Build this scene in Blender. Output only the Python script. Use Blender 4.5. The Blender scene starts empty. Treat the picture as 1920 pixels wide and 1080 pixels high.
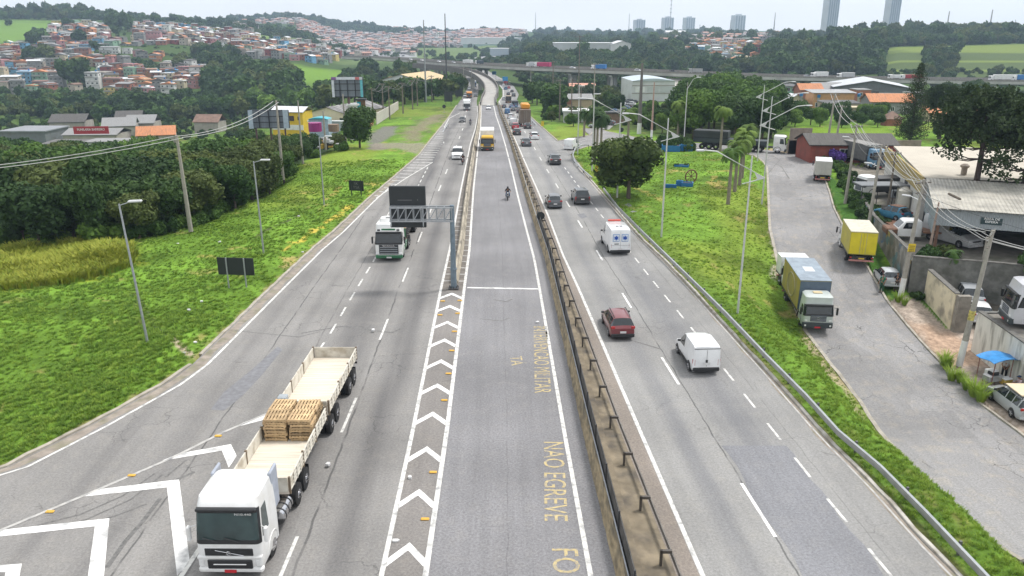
HAZE=0.00019;EXPO=0.37;CLOUD=(9.9,10.1,10.3)
import bpy,math,random
import numpy as np
from mathutils import Vector,Matrix,noise
rnd=random.Random(7)
rng=np.random.default_rng(7)
R=math.radians
SC=bpy.context.scene
COL=SC.collection
# camera model (used to turn a pixel of the 1920x1080 photo into a ground point)
F=1490.0;HC=19.6;TH=math.atan(485/1490)
def ray(px,py):
 dx=px-960;du=540-py
 return(dx,F*math.cos(TH)+du*math.sin(TH),-F*math.sin(TH)+du*math.cos(TH))
def G(px,py,z=0.0):
 d=ray(px,py);t=(z-HC)/d[2]
 return(d[0]*t,d[1]*t)
def P(px,py,z=0.0):
 x,y=G(px,py,z);return Vector((x,y,z))
def proj(x,y,z):
 c,s=math.cos(TH),math.sin(TH)
 dep=y*c-(z-HC)*s
 up=y*s+(z-HC)*c
 return 960+F*x/dep,540-F*up/dep
# fall(y): how far the land has dropped away beyond the junction, as a factor on the level plan
def fall(y):return float(np.interp(y,[0,128,140,155,175,200,230,260,300,400,9000],[1,1,1.02,1.08,1.2,1.36,1.48,1.57,1.65,1.75,1.75]))
def GL(l,z=0.0):return[G(p[0],p[1],z)for p in l]
# materials
MATS={}
def rgb(*c):return(c[0],c[1],c[2],1.0)
def newmat(name):
 m=bpy.data.materials.new(name);m.use_nodes=True
 nt=m.node_tree;b=nt.nodes.get('Principled BSDF')
 return m,nt,b
def M(name,col=None,rough=.6,var=.12,scale=3.0,metal=0.0,bump=0.0,coat=0.0,stain=None,stain_amt=.5,stain_scale=1.0,objvar=0.0,spec=None,emit=None,detail=4.0,stretch=None):
 if name in MATS:return MATS[name]
 m,nt,b=newmat(name);N=nt.nodes;L=nt.links
 b.inputs['Roughness'].default_value=rough
 b.inputs['Metallic'].default_value=metal
 if coat:b.inputs['Coat Weight'].default_value=coat
 if spec is not None:b.inputs['Specular IOR Level'].default_value=spec
 if emit:
  b.inputs['Emission Color'].default_value=rgb(*col);b.inputs['Emission Strength'].default_value=emit
 tc=N.new('ShaderNodeTexCoord');src=tc.outputs['Object']
 if stretch:
  mp=N.new('ShaderNodeMapping');mp.inputs['Scale'].default_value=stretch
  L.new(src,mp.inputs['Vector']);src=mp.outputs['Vector']
 nz=N.new('ShaderNodeTexNoise');nz.inputs['Scale'].default_value=scale;nz.inputs['Detail'].default_value=detail
 L.new(src,nz.inputs['Vector'])
 mr=N.new('ShaderNodeMapRange');mr.inputs[1].default_value=.3;mr.inputs[2].default_value=.7
 mr.inputs[3].default_value=1-var;mr.inputs[4].default_value=1+var
 L.new(nz.outputs['Fac'],mr.inputs[0])
 sc=N.new('ShaderNodeVectorMath');sc.operation='SCALE';sc.inputs[0].default_value=col[:3]
 L.new(mr.outputs[0],sc.inputs['Scale'])
 out=sc.outputs[0]
 if objvar:
  oi=N.new('ShaderNodeObjectInfo');m2=N.new('ShaderNodeMapRange')
  m2.inputs[3].default_value=1-objvar;m2.inputs[4].default_value=1+objvar
  L.new(oi.outputs['Random'],m2.inputs[0])
  s2=N.new('ShaderNodeVectorMath');s2.operation='SCALE'
  L.new(out,s2.inputs[0]);L.new(m2.outputs[0],s2.inputs['Scale']);out=s2.outputs[0]
 if stain:
  n2=N.new('ShaderNodeTexNoise');n2.inputs['Scale'].default_value=stain_scale;n2.inputs['Detail'].default_value=7
  L.new(src,n2.inputs['Vector'])
  r2=N.new('ShaderNodeMapRange');r2.inputs[1].default_value=.48;r2.inputs[2].default_value=.68;r2.inputs[4].default_value=stain_amt
  L.new(n2.outputs['Fac'],r2.inputs[0])
  mx=N.new('ShaderNodeMix');mx.data_type='RGBA'
  L.new(r2.outputs[0],mx.inputs[0]);L.new(out,mx.inputs[6]);mx.inputs[7].default_value=rgb(*stain);out=mx.outputs[2]
 L.new(out,b.inputs['Base Color'])
 if bump:
  bp=N.new('ShaderNodeBump');bp.inputs['Strength'].default_value=bump;bp.inputs['Distance'].default_value=.05
  n3=N.new('ShaderNodeTexNoise');n3.inputs['Scale'].default_value=scale*4;n3.inputs['Detail'].default_value=5
  L.new(src,n3.inputs['Vector']);L.new(n3.outputs['Fac'],bp.inputs['Height']);L.new(bp.outputs[0],b.inputs['Normal'])
 MATS[name]=m
 return m
# tagging / objects
THINGS=[]
def tag(o,label,cat,group=None,kind=None):
 if label:o['label']=label
 if cat:o['category']=cat
 if group:o['group']=group
 if kind:o['kind']=kind
 if label and kind!='structure':THINGS.append(o)
 return o
def empty(name,label,cat,loc=(0,0,0),rz=0.0,group=None):
 o=bpy.data.objects.new(name,None);COL.objects.link(o)
 o.empty_display_size=.3
 o.location=loc;o.rotation_euler=(0,0,rz)
 return tag(o,label,cat,group)
class MB:
 def __init__(s):s.v=[];s.f=[];s.m=[];s.uv=None
 def add(s,vs,fs,mi=0,T=None):
  b=len(s.v)
  if T is not None:vs=[tuple(T@Vector(v))for v in vs]
  s.v.extend([tuple(v)for v in vs]);s.f.extend([tuple(i+b for i in f)for f in fs]);s.m.extend([mi]*len(fs));return s
 def box(s,x0,x1,y0,y1,z0,z1,mi=0,T=None):
  vs=[(x,y,z)for z in(z0,z1)for y in(y0,y1)for x in(x0,x1)]
  return s.add(vs,[(0,2,3,1),(4,5,7,6),(0,1,5,4),(2,6,7,3),(0,4,6,2),(1,3,7,5)],mi,T)
 def rbox(s,x0,x1,y0,y1,z0,z1,r=.05,mi=0,T=None):
  r=min(r,(x1-x0)*.49,(y1-y0)*.49,(z1-z0)*.49)
  idx={};vs=[]
  for i,x in enumerate((x0,x1)):
   for j,y in enumerate((y0,y1)):
    for k,z in enumerate((z0,z1)):
     sx,sy,sz=(1 if i==0 else-1),(1 if j==0 else-1),(1 if k==0 else-1)
     for a,v in(('x',(x,y+sy*r,z+sz*r)),('y',(x+sx*r,y,z+sz*r)),('z',(x+sx*r,y+sy*r,z))):
      idx[(i,j,k,a)]=len(vs);vs.append(v)
  fs=[]
  I=lambda i,j,k,a:idx[(i,j,k,a)]
  for i in(0,1):fs.append([I(i,0,0,'x'),I(i,1,0,'x'),I(i,1,1,'x'),I(i,0,1,'x')][::(1 if i else-1)])
  for j in(0,1):fs.append([I(0,j,0,'y'),I(1,j,0,'y'),I(1,j,1,'y'),I(0,j,1,'y')][::(-1 if j else 1)])
  for k in(0,1):fs.append([I(0,0,k,'z'),I(1,0,k,'z'),I(1,1,k,'z'),I(0,1,k,'z')][::(1 if k else-1)])
  for j in(0,1):
   for k in(0,1):fs.append([I(0,j,k,'y'),I(1,j,k,'y'),I(1,j,k,'z'),I(0,j,k,'z')][::(1 if j==k else-1)])
  for i in(0,1):
   for k in(0,1):fs.append([I(i,0,k,'x'),I(i,1,k,'x'),I(i,1,k,'z'),I(i,0,k,'z')][::(-1 if i==k else 1)])
  for i in(0,1):
   for j in(0,1):fs.append([I(i,j,0,'x'),I(i,j,1,'x'),I(i,j,1,'y'),I(i,j,0,'y')][::(1 if i==j else-1)])
  for i in(0,1):
   for j in(0,1):
    for k in(0,1):fs.append([I(i,j,k,'x'),I(i,j,k,'y'),I(i,j,k,'z')][::(1 if(i+j+k)%2==0 else-1)])
  return s.add(vs,fs,mi,T)
 def tube(s,pts,r,n=8,mi=0,cap=True,T=None):
  pts=[Vector(p)for p in pts]
  rs=r if isinstance(r,(list,tuple))else[r]*len(pts)
  vs=[];fs=[]
  for i,p in enumerate(pts):
   d=(pts[min(i+1,len(pts)-1)]-pts[max(i-1,0)])
   d=d.normalized()if d.length>1e-9 else Vector((0,0,1))
   a=Vector((1,0,0))if abs(d.x)<.9 else Vector((0,1,0))
   u=d.cross(a).normalized();w=d.cross(u)
   for k in range(n):
    an=2*math.pi*k/n
    vs.append(p+(u*math.cos(an)+w*math.sin(an))*rs[i])
  for i in range(len(pts)-1):
   for k in range(n):
    fs.append((i*n+k,i*n+(k+1)%n,(i+1)*n+(k+1)%n,(i+1)*n+k))
  if cap:
   fs.append(tuple(range(n))[::-1]);fs.append(tuple((len(pts)-1)*n+k for k in range(n)))
  return s.add(vs,fs,mi,T)
 def cyl(s,p0,p1,r,n=12,mi=0,T=None):return s.tube([p0,p1],r,n,mi,True,T)
 def poly(s,pts,z=None,mi=0):
  vs=[(p[0],p[1],z if z is not None else p[2])for p in pts]
  return s.add(vs,[tuple(range(len(vs)))],mi)
 def prism(s,pts,z0,z1,mi=0,T=None):
  n=len(pts)
  A=sum(pts[i][0]*pts[(i+1)%n][1]-pts[(i+1)%n][0]*pts[i][1]for i in range(n))
  if A<0:pts=pts[::-1]
  vs=[(p[0],p[1],z0)for p in pts]+[(p[0],p[1],z1)for p in pts]
  fs=[tuple(range(n))[::-1],tuple(range(n,2*n))]+[(i,(i+1)%n,n+(i+1)%n,n+i)for i in range(n)]
  return s.add(vs,fs,mi,T)
 def loft(s,rings,mi=0,closed=True,caps=True,T=None):
  n=len(rings[0]);vs=[v for r in rings for v in r];fs=[]
  for i in range(len(rings)-1):
   for k in range(n if closed else n-1):
    fs.append((i*n+k,i*n+(k+1)%n,(i+1)*n+(k+1)%n,(i+1)*n+k))
  if caps:fs+=[tuple(range(n))[::-1],tuple((len(rings)-1)*n+k for k in range(n))]
  return s.add(vs,fs,mi,T)
 def mesh(s,name,mats,smooth=None):
  me=bpy.data.meshes.new(name)
  me.from_pydata(s.v,[],s.f)
  for m in(mats if isinstance(mats,(list,tuple))else[mats]):me.materials.append(m)
  me.polygons.foreach_set('material_index',s.m)
  if smooth is not None:
   me.polygons.foreach_set('use_smooth',[True]*len(s.f))
   me.set_sharp_from_angle(angle=R(smooth))
  me.update()
  return me
 def build(s,name,mats,parent=None,smooth=None,fix=False):
  me=s.mesh(name,mats,smooth)
  if fix:
   import bmesh
   bm=bmesh.new();bm.from_mesh(me);bmesh.ops.recalc_face_normals(bm,faces=bm.faces);bm.to_mesh(me);bm.free()
  return put(name,me,parent)
def put(name,me,parent=None,loc=None,rz=None,scale=None):
 o=bpy.data.objects.new(name,me);COL.objects.link(o)
 if parent is not None:o.parent=parent
 if loc is not None:o.location=loc
 if rz is not None:o.rotation_euler=(0,0,rz)if not isinstance(rz,(tuple,list))else rz
 if scale is not None:o.scale=scale if isinstance(scale,(tuple,list))else(scale,)*3
 return o
CH={}
def copy_tree(root,loc,rz,label=None,group=None,scale=None):
 def cp(o,par):
  c=o.copy();COL.objects.link(c)
  if par is not None:c.parent=par
  for k in CH.get(o.name,()):cp(k,c)
  return c
 CH.clear()
 for o in bpy.data.objects:
  if o.parent is not None:CH.setdefault(o.parent.name,[]).append(o)
 c=cp(root,None);c.location=loc;c.rotation_euler=(0,0,rz)
 if scale:c.scale=(scale,)*3 if not isinstance(scale,(tuple,list))else scale
 if label:c['label']=label
 if group:c['group']=group
 THINGS.append(c)
 return c
def text_mesh(txt,size,mat,name='lettering',parent=None,T=None,spacing=1.0,xs=1.0,extrude=0.0,bold=0.0):
 cu=bpy.data.curves.new('lettering','FONT');cu.body=txt;cu.size=size;cu.align_x='CENTER';cu.align_y='CENTER'
 cu.space_character=spacing;cu.extrude=extrude;cu.offset=bold;cu.resolution_u=3
 ob=bpy.data.objects.new('lettering',cu);COL.objects.link(ob)
 dg=bpy.context.evaluated_depsgraph_get()
 me=bpy.data.meshes.new_from_object(ob.evaluated_get(dg))
 bpy.data.objects.remove(ob)
 me.transform(Matrix.Diagonal((xs,1,1,1)))
 if T is not None:me.transform(T)
 me.materials.clear();me.materials.append(mat)
 me.name=name
 return put(name,me,parent)
def Tm(loc=(0,0,0),rx=0,ry=0,rz=0):
 return Matrix.Translation(loc)@Matrix.Rotation(rz,4,'Z')@Matrix.Rotation(ry,4,'Y')@Matrix.Rotation(rx,4,'X')
# palette
WHITE=M('white_paint',(.69,.695,.69),.38,.05,2,coat=.25,stain=(.50,.48,.44),stain_amt=.45,stain_scale=1.3)
BLACKP=M('black_plastic',(.018,.019,.021),.5,.15)
TYRE=M('tyre_rubber',(.015,.015,.016),.85,.2)
RIM=M('steel_rim',(.38,.38,.39),.35,.1,metal=.7)
GLASS=M('tinted_glass',(.012,.018,.022),.07,.1,coat=.5)
CHROME=M('chrome',(.6,.6,.62),.18,.05,metal=1)
GALV=M('galvanised_steel',(.33,.35,.37),.45,.12,4,metal=.4)
LAMPG=M('lamp_glass',(.65,.66,.66),.12,.1,coat=.5)
REDL=M('red_lamp',(.35,.012,.012),.15,.1,coat=.5)
ORANGEL=M('amber_lamp',(.7,.22,.02),.2,.1)
PLATEW=M('plate_white',(.6,.6,.6),.5,.05)
PLATER=M('plate_red',(.5,.02,.03),.5,.05)
CONC=M('concrete',(.33,.30,.255),.9,.2,2,bump=.3,stain=(.12,.11,.09),stain_amt=.7,stain_scale=.8)
CONCP=M('pole_concrete',(.30,.28,.245),.9,.15,3)
RUST=M('rusty_steel',(.16,.085,.055),.85,.3,3)
DARKST=M('dark_steel',(.045,.045,.048),.55,.15)
# road outline functions x(y)
def XF(l,z=0.0,raw=False):
 g=sorted([(b,a)for a,b in(l if raw else GL(l,z))])
 ys=np.array([a for a,b in g]);xs=np.array([b for a,b in g])
 def f(y):
  y=np.asarray(y,float)
  r=np.interp(y,ys,xs)
  s0=(xs[2]-xs[0])/(ys[2]-ys[0])
  r=np.where(y<ys[0],xs[0]+(y-ys[0])*s0,r)
  return r
 return f
ELs=XF([(715,1080),(773.5,810),(827,540),(845,460),(865,352),(882,270),(891,242),(896,215),(894,190),(897,172),(900,162),(890,151),(880,140),(868,130)])
CLs=XF([(797.5,1080),(837.5,810),(870.5,540),(880,470),(888,352),(897,270),(901,240),(902,214),(902,195)])
CRs=XF([(1107.5,1080),(1058,810),(1011.5,540),(1002,487),(987,430),(972,372),(960,320),(947,270),(938,240),(930,217),(925,195)])
RAs=XF([(1264,1080),(1160,810),(1063,540),(1043,477),(1017,410),(997,357),(978,312),(965,275),(952,244),(942,216),(934,191)])
RLs=XF([(1318,1080),(1201,810),(1084.5,540),(1055,477),(1030,410),(1008,357),(988,312),(972,275),(958,244),(945,216),(936,190),(944,180),(944,169),(932,152),(914,139),(895,130)])
RCs=XF([(1795,1080),(1715,1000),(1665,940),(1537,810),(1440,700),(1385,640),(1295,540),(1242,485),(1200,445),(1135,370),(1100,330),(1071,291),(1045,264),(1019,242),(995,220),(979,204),(969,187),(973,177),(964,162),(955,155),(926,139),(905,127)])
LCs=XF([(-1,-1)]and[(0,882),(160,802),(310,720),(362,682),(510,540),(587,467),(625,436),(687,377),(722,347),(785,292),(802,270),(842,220),(857,197),(865,185),(876,166),(874,156),(866,146),(850,132)])
_lc=LCs
def LCs(y):
 y=np.asarray(y,float)
 return np.where(y<32.77,-24.0-(32.77-y)*1.15,_lc(y))
def sgd_poly(poly,X,Y):
 """signed distance to polygon (positive outside)"""
 x=X.ravel();y=Y.ravel();n=len(poly)
 ins=np.zeros(x.shape,bool);dmin=np.full(x.shape,1e9)
 for i in range(n):
  x0,y0=poly[i];x1,y1=poly[(i+1)%n]
  c=((y0>y)!=(y1>y))&(x<(x1-x0)*(y-y0)/((y1-y0)if y1!=y0 else 1e-9)+x0)
  ins^=c
  dx,dy=x1-x0,y1-y0;L=dx*dx+dy*dy+1e-12
  t=np.clip(((x-x0)*dx+(y-y0)*dy)/L,0,1)
  d=(x-x0-t*dx)**2+(y-y0-t*dy)**2
  dmin=np.minimum(dmin,d)
 d=np.sqrt(dmin);return np.where(ins,-d,d).reshape(X.shape)
SIDE_R=[(1965,850),(1910,808),(1845,760),(1740,652),(1666,565),(1632,507),(1590,442),(1565,390),(1552,347),(1535,302),(1530,293)]
SIDE_L=[(1415,292),(1432,303),(1440,315),(1443,370),(1446,432),(1465,510),(1515,625),(1540,657),(1615,752),(1652,810),(1690,850),(1752,917),(1815,970),(1865,1017),(1920,1052)]
JUN_TOP=[(1480,287),(1400,276),(1345,270),(1300,268),(1250,265),(1220,264),(1179,254),(1139,246),(1120,240),(1092,241),(1107,254),(1045,265)]
JUN_BOT=[(1068,291),(1073,287),(1080,281),(1103,274),(1194,272),(1242,276),(1302,280),(1374,286)]
def ZS(y):return np.interp(y,[30,45,56,60,66,72,82,100,117],[-4,-4,-3.7,-3.4,-2.7,-1.9,-.8,-.1,0])
def GS(px,py,dz=0.0):
 z=-2.0
 for _ in range(12):z=float(ZS(G(px,py,z)[1]))+dz
 return G(px,py,z)
def GP(px,py,dz=0.0):
 x,y=GS(px,py,dz);return Vector((x,y,float(ZS(y))+dz))
def GSL(l):return[GS(*p)for p in l]
SLf=XF(GSL(SIDE_L[2:])+[(22.5,20)],raw=True);SRf=XF(GSL(SIDE_R)+[(33.5,20)],raw=True)
SIDEPOLY=GSL(SIDE_R+JUN_TOP+JUN_BOT+SIDE_L)+[(22.5,20),(22,10),(34,10),(33.5,20)]
DRIVE=GSL([(1668,568),(1690,552),(1725,566),(1777,619),(1800,600),(1856,640),(1875,668),(1935,742),(1990,800),(1965,850),(1910,808),(1845,760),(1740,652)])
YT=np.array([3,60,75,92,110,130,160,200,250,300,330,345,351,366,372,400,450,480,560,640,720,900,1100,1300,1500,6500.])
def col(d):
 ks=sorted(d);return np.interp(YT,ks,[d[k]for k in ks])
TT=[(-900,col({60:0,75:-1,110:-5,160:-9,300:-9,400:4,560:20,720:32,1500:40,6500:40})),(-60,col({60:0,70:0,92:-3,130:-6,160:-8.5,230:-10,300:-9.5,330:-7,400:4,480:13,560:19,640:25,720:31,900:34,1500:40,6500:40})),(130,col({60:0,75:0,92:-2.5,130:-6,160:-8.5,230:-10,300:-9.5,330:-7,400:4,480:13,560:20,640:26,720:31,900:36,1500:40,6500:40})),(300,col({60:0,80:0,92:-1,110:-4,160:-8.5,230:-10,300:-9.5,330:-8,400:1,480:10,560:17,640:21,720:24,900:27,1500:34,6500:34})),(430,col({60:0,92:0,110:-3,160:-8,230:-9,300:-9,330:-7,400:0,480:7,560:13,640:17,720:19,900:24,1200:30,6500:34})),(550,col({60:0,125:0,160:-4,230:-6,300:-6,345:-3,400:3,450:4,560:8,700:13,900:18,1200:34,1500:38,6500:38})),(650,col({60:0,155:0,200:-1.5,300:-2,345:-2,400:.5,500:-1,700:-1,900:0,1100:10,1300:25,1500:30,6500:30})),(750,col({60:0,300:0,500:-1,900:0,1100:8,1300:18,1500:20,6500:22})),(850,col({60:0,300:0,500:-1,900:0,1100:6,1300:12,1500:15,6500:18})),(930,col({60:0,300:0,500:-1,700:-1,900:3,1100:9,1300:16,1500:17,6500:18})),(1040,col({60:0,250:0,300:-1,400:-2,450:4.2,480:7,560:7.2,640:7.3,900:8,1300:12,6500:16})),(1200,col({60:0,250:0,300:-1,400:-2,450:4.2,480:7,560:7.2,720:7.6,1100:10,6500:15})),(1350,col({60:0,250:0,330:-1,400:2,480:5,640:9,900:12,1300:14,6500:16})),(1500,col({60:0,250:0,300:0,345:1,400:5,480:9,640:12,1000:14,6500:16})),(1640,col({60:0,250:0,300:-1,330:0,400:7,450:11,560:14,720:15,6500:17})),(1700,col({60:0,250:0,300:-1,330:0,345:3,351:3,366:6,372:6,400:9.5,450:11.5,560:15,720:16,6500:18})),(2100,col({60:0,250:0,300:-1,330:0,345:3,351:3,366:6,372:6,400:9.5,450:12.5,560:17,720:18,6500:18})),(3300,col({60:0,300:-1,400:8,6500:18})),]
TU=np.array([t[0]for t in TT],float);TZ=np.array([t[1]for t in TT])
def Hbase(X,Y):
 X=np.asarray(X,float);Y=np.maximum(np.asarray(Y,float),3)
 u=np.clip(960+1567*X/Y,TU[0],TU[-1])
 iu=np.clip(np.searchsorted(TU,u)-1,0,len(TU)-2);fu=(u-TU[iu])/(TU[iu+1]-TU[iu])
 fu=fu*fu*(3-2*fu)
 iy=np.clip(np.searchsorted(YT,Y)-1,0,len(YT)-2);fy=np.clip((Y-YT[iy])/(YT[iy+1]-YT[iy]),0,1)
 z0=TZ[iu,iy]*(1-fy)+TZ[iu,iy+1]*fy
 z1=TZ[iu+1,iy]*(1-fy)+TZ[iu+1,iy+1]*fy
 return z0*(1-fu)+z1*fu
_HB=Hbase
def Hbase(X,Y):
 X=np.asarray(X,float);Y=np.asarray(Y,float)
 a=RCs(Y)+2.2;b_=SLf(np.clip(Y,20,118))-.4
 t=np.clip((X-a)/np.maximum(b_-a,.5),0,1);t=t*t*(3-2*t)
 return _HB(X,Y)+np.where(Y<117,ZS(Y),0)*t
def H(x,y):return float(Hbase(np.array([x]),np.array([y]))[0])
def on(px,py,dz=0.0):
 """first point of the terrain (raised by dz) that a pixel of the photo sees"""
 d=np.array(ray(px,py));d=d/d[1]
 ys=np.concatenate([np.arange(24,200,.5),np.arange(200,700,2),np.arange(700,3000,10)])
 z=HC+d[2]*ys;h=Hbase(d[0]*ys,ys)+dz
 k=np.argmax(z<=h)
 if not(z<=h).any():k=len(ys)-1
 y=ys[k];return Vector((d[0]*y,y,float(h[k])-dz))
def roaddist(X,Y):
 d=np.full(X.shape,1e9)
 ok=(Y<420)
 l=LCs(Y)-X;r=X-ELs(Y);dd=np.maximum(l,r);d=np.minimum(d,np.where(ok,dd,1e9))
 l=ELs(Y)-X;r=X-RLs(Y);dd=np.maximum(l,r);d=np.minimum(d,np.where(Y<225,dd,1e9))
 l=RLs(Y)-X;r=X-RCs(Y);dd=np.maximum(l,r);d=np.minimum(d,np.where(ok,dd,1e9))
 d=np.minimum(d,sgd_poly(SIDEPOLY,X,Y))
 return d
def vnoise(X,Y,s,seed=0):
 """cheap value noise"""
 r=np.random.default_rng(seed);T=r.random((256,256))
 x=X/s;y=Y/s;xi=np.floor(x).astype(int);yi=np.floor(y).astype(int);fx=x-xi;fy=y-yi
 fx=fx*fx*(3-2*fx);fy=fy*fy*(3-2*fy)
 g=lambda a,b:T[a%256,b%256]
 return(g(xi,yi)*(1-fx)+g(xi+1,yi)*fx)*(1-fy)+(g(xi,yi+1)*(1-fx)+g(xi+1,yi+1)*fx)*fy
def smooth(a,b,x):t=np.clip((x-a)/(b-a),0,1);return t*t*(3-2*t)
# ground sheet
us=np.concatenate([np.linspace(-900,-60,70)[:-1],np.linspace(-60,2010,760)[:-1],np.linspace(2010,3300,80)])
ysg=np.exp(np.linspace(math.log(11),math.log(1700),680))
UU,YY=np.meshgrid(us,ysg);XX=(UU-960)/1567*YY
D=roaddist(XX,YY)
Zb=Hbase(XX,YY)
near=np.clip(1-YY/400,0,1)
mounds=(vnoise(XX,YY,2.3,1)-.5)*.22+(vnoise(XX,YY,.9,2)-.5)*.09+(vnoise(XX,YY,7,3)-.5)*.5
hill=(vnoise(XX,YY,30,4)-.5)*2.2*smooth(330,500,YY)+(vnoise(XX,YY,90,5)-.5)*5*smooth(500,900,YY)
DV=sgd_poly(DRIVE,XX,YY)
YARD=[(35.2,67),(36,71),(38.6,82.4),(45.5,104),(48.5,122),(62,124),(90,116),(90,40),(34.4,36),(34.4,53),(36,59),(35.6,65.5)]
DY=sgd_poly(YARD,XX,YY)
flat=smooth(.2,2.5,np.minimum(np.minimum(D,DV),DY))
ZZ=Zb+hill+.07+mounds*flat*near
ZZ=np.where(DV<0,Zb+.05,ZZ);ZZ=np.where(DY<0,Zb+.04,ZZ)
ZZ=np.where(D<.12,Zb-.3,ZZ)
# colours of the soil and plants
def pz(px):return GL(px)
GR=np.array([.13,.235,.03]);C=np.zeros(XX.shape+(3,));C[:]=GR
n1=vnoise(XX,YY,4,11)[...,None];n2=vnoise(XX,YY,1.3,12)[...,None];n3=vnoise(XX,YY,14,13)[...,None]
C*=(.72+.5*n1)*(.8+.4*n2)
C=C*(1-.5*smooth(.62,.8,n3))+np.array([.22,.25,.04])*.5*smooth(.62,.8,n3)
dk_=smooth(.6,.78,vnoise(XX,YY,5.5,15)*.6+vnoise(XX,YY,2.1,16)*.4)[...,None];C=C*(1-.45*dk_)
br_=smooth(.72,.82,vnoise(XX,YY,2.6,17)*.55+vnoise(XX,YY,.9,18)*.45)[...,None];C=C*(1-.6*br_)+np.array([.30,.24,.09])*.6*br_
def mixc(mask,c):
 global C
 m=np.clip(mask,0,1)[...,None];C=C*(1-m)+np.array(c)*m
def zone(px,c,soft=.6,amt=1.0,rag=1.0,raw=False,st=False):
 d=sgd_poly(px if raw else(GSL(px)if st else GL(px)),XX,YY)+(vnoise(XX,YY,1.1,21)-.5)*2*rag
 mixc(amt*(1-smooth(-soft,soft,d)),c)
def path(px,w,c,amt=.9,rag=.5,st=False):
 g=GSL(px)if st else GL(px)
 dm=np.full(XX.shape,1e9)
 for(x0,y0),(x1,y1)in zip(g,g[1:]):
  dx,dy=x1-x0,y1-y0;t=np.clip(((XX-x0)*dx+(YY-y0)*dy)/(dx*dx+dy*dy),0,1)
  dm=np.minimum(dm,np.hypot(XX-x0-t*dx,YY-y0-t*dy))
 dm+=(vnoise(XX,YY,.8,31)-.5)*2*rag
 mixc(amt*(1-smooth(w*.4,w,dm)),c)
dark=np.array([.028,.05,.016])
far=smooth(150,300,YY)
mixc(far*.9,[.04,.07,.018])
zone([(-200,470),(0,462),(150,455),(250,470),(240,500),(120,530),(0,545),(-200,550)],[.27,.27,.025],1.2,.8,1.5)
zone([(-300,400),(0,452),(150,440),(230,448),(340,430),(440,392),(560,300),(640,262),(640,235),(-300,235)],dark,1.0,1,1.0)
zone([(690,255),(720,236),(745,237),(740,252),(715,268),(722,280),(692,280)],[.16,.15,.14],.8,.9,.6)
zone([(760,245),(800,222),(835,210),(828,225),(800,245),(785,262),(755,268)],[.2,.165,.12],1.5,.8,1.8)
zone([(700,268),(790,268),(800,276),(780,290),(745,279),(700,282)],[.24,.21,.17],.8,.8,.6)
path([(530,473),(570,450),(600,430),(660,387)],.45,[.5,.38,.07])
path([(587,388),(615,372),(645,345),(655,335)],.3,[.33,.22,.08],.7)
path([(690,372),(700,345),(712,335)],.3,[.4,.34,.08],.6)
path([(480,445),(520,425),(560,405)],.22,[.06,.05,.04],.8,.2)
path([(60,820),(160,735),(230,680),(270,632)],.3,[.26,.30,.06],.6)
path([(250,550),(270,590),(300,620),(362,668)],.35,[.05,.05,.03],.75,.3)
path([(328,645),(345,658),(362,670)],.35,[.42,.34,.25],.9,.1)
path([(535,500),(552,485)],.7,[.42,.31,.14],.6)
for a,b in(((555,361),(575,363)),((430,475),(450,474)),((440,465),(470,467)),((380,480),(400,484)),((536,487),(550,490)),((1265,322),(1290,325)),((1330,345),(1342,333)),((1335,350),(1350,340)),((1350,352),(1362,342)),((1330,323),(1380,322)),((1190,355),(1240,375)),((1175,388),(1200,396))):
 path([a,b],.5,[.38,.29,.1],.6)
path([(1515,635),(1530,660),(1555,700),(1590,745),(1620,800),(1645,830)],.55,[.36,.29,.2],.85,.5,True)
path([(1455,500),(1462,520)],.8,[.36,.32,.26],.8,.5,True)
path([(1448,430),(1452,460),(1468,512)],.35,[.36,.32,.26],.6,.4,True)
mixc((1-smooth(0,.25,D))*(XX>5),[.33,.27,.17])
mixc(.7*(1-smooth(0,.6,D+(vnoise(XX,YY,.7,41)-.5)*.9))*(YY<200),[.25,.2,.1])
mixc(.55*(1-smooth(0,2.2,np.abs(XX-RCs(YY)-1.0)+(vnoise(XX,YY,1.3,42)-.5)*1.5))*(YY<95)*(XX>8),[.06,.11,.02])
YC=np.array([.2,.18,.15])*(.7+.6*vnoise(XX,YY,1.7,51)[...,None])
C=np.where((DY<0)[...,None],YC,C)
zone([(1545,300),(1560,330),(1600,385),(1640,450),(1655,480),(1680,560),(1655,555),(1632,507),(1590,442),(1565,390),(1552,347),(1535,302)],[.05,.12,.02],.3,1,.4,st=True)
zone([(1700,545),(1720,545),(1777,610),(1775,625),(1730,590)],[.06,.13,.02],.2,.8,.3,st=True)
zone([(1660,470),(1760,420),(1925,430),(1925,540),(1760,500)],[.10,.09,.075],.5,.8,.6)
DC=np.array([.36,.30,.25])*(.8+.35*vnoise(XX,YY,1.2,52)[...,None])
C=np.where((DV<0)[...,None],DC,C)
zone([(1740,652),(1700,600),(1790,625),(1860,690),(1780,690)],[.42,.28,.19],.6,.7,.6,st=True)
zone([(1800,690),(1850,685),(1920,740),(1920,800),(1850,755)],[.2,.17,.14],.5,.9,.5,st=True)
zone([(1425,282),(1480,287),(1530,293),(1530,283),(1480,276)],[.4,.3,.2],1,.9,1)
zone([(1480,275),(1670,262),(1660,240),(1480,240)],[.15,.24,.02],2,.85,1.5)
zone([(1020,228),(1130,240),(1240,258),(1300,262),(1480,272),(1480,205),(1020,190)],[.05,.075,.022],2,.85,2)
sl=(XX>0)&(UU>1655)&(YY>330)&(YY<440)
bench=np.zeros(XX.shape)
for y0,y1 in((343,350.5),(364,371.5),(394,440)):bench=np.maximum(bench,((YY>y0)&(YY<y1))*1.0)
m=sl*smooth(1640,1700,UU+(vnoise(XX,YY,12,61)-.5)*60)
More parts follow.
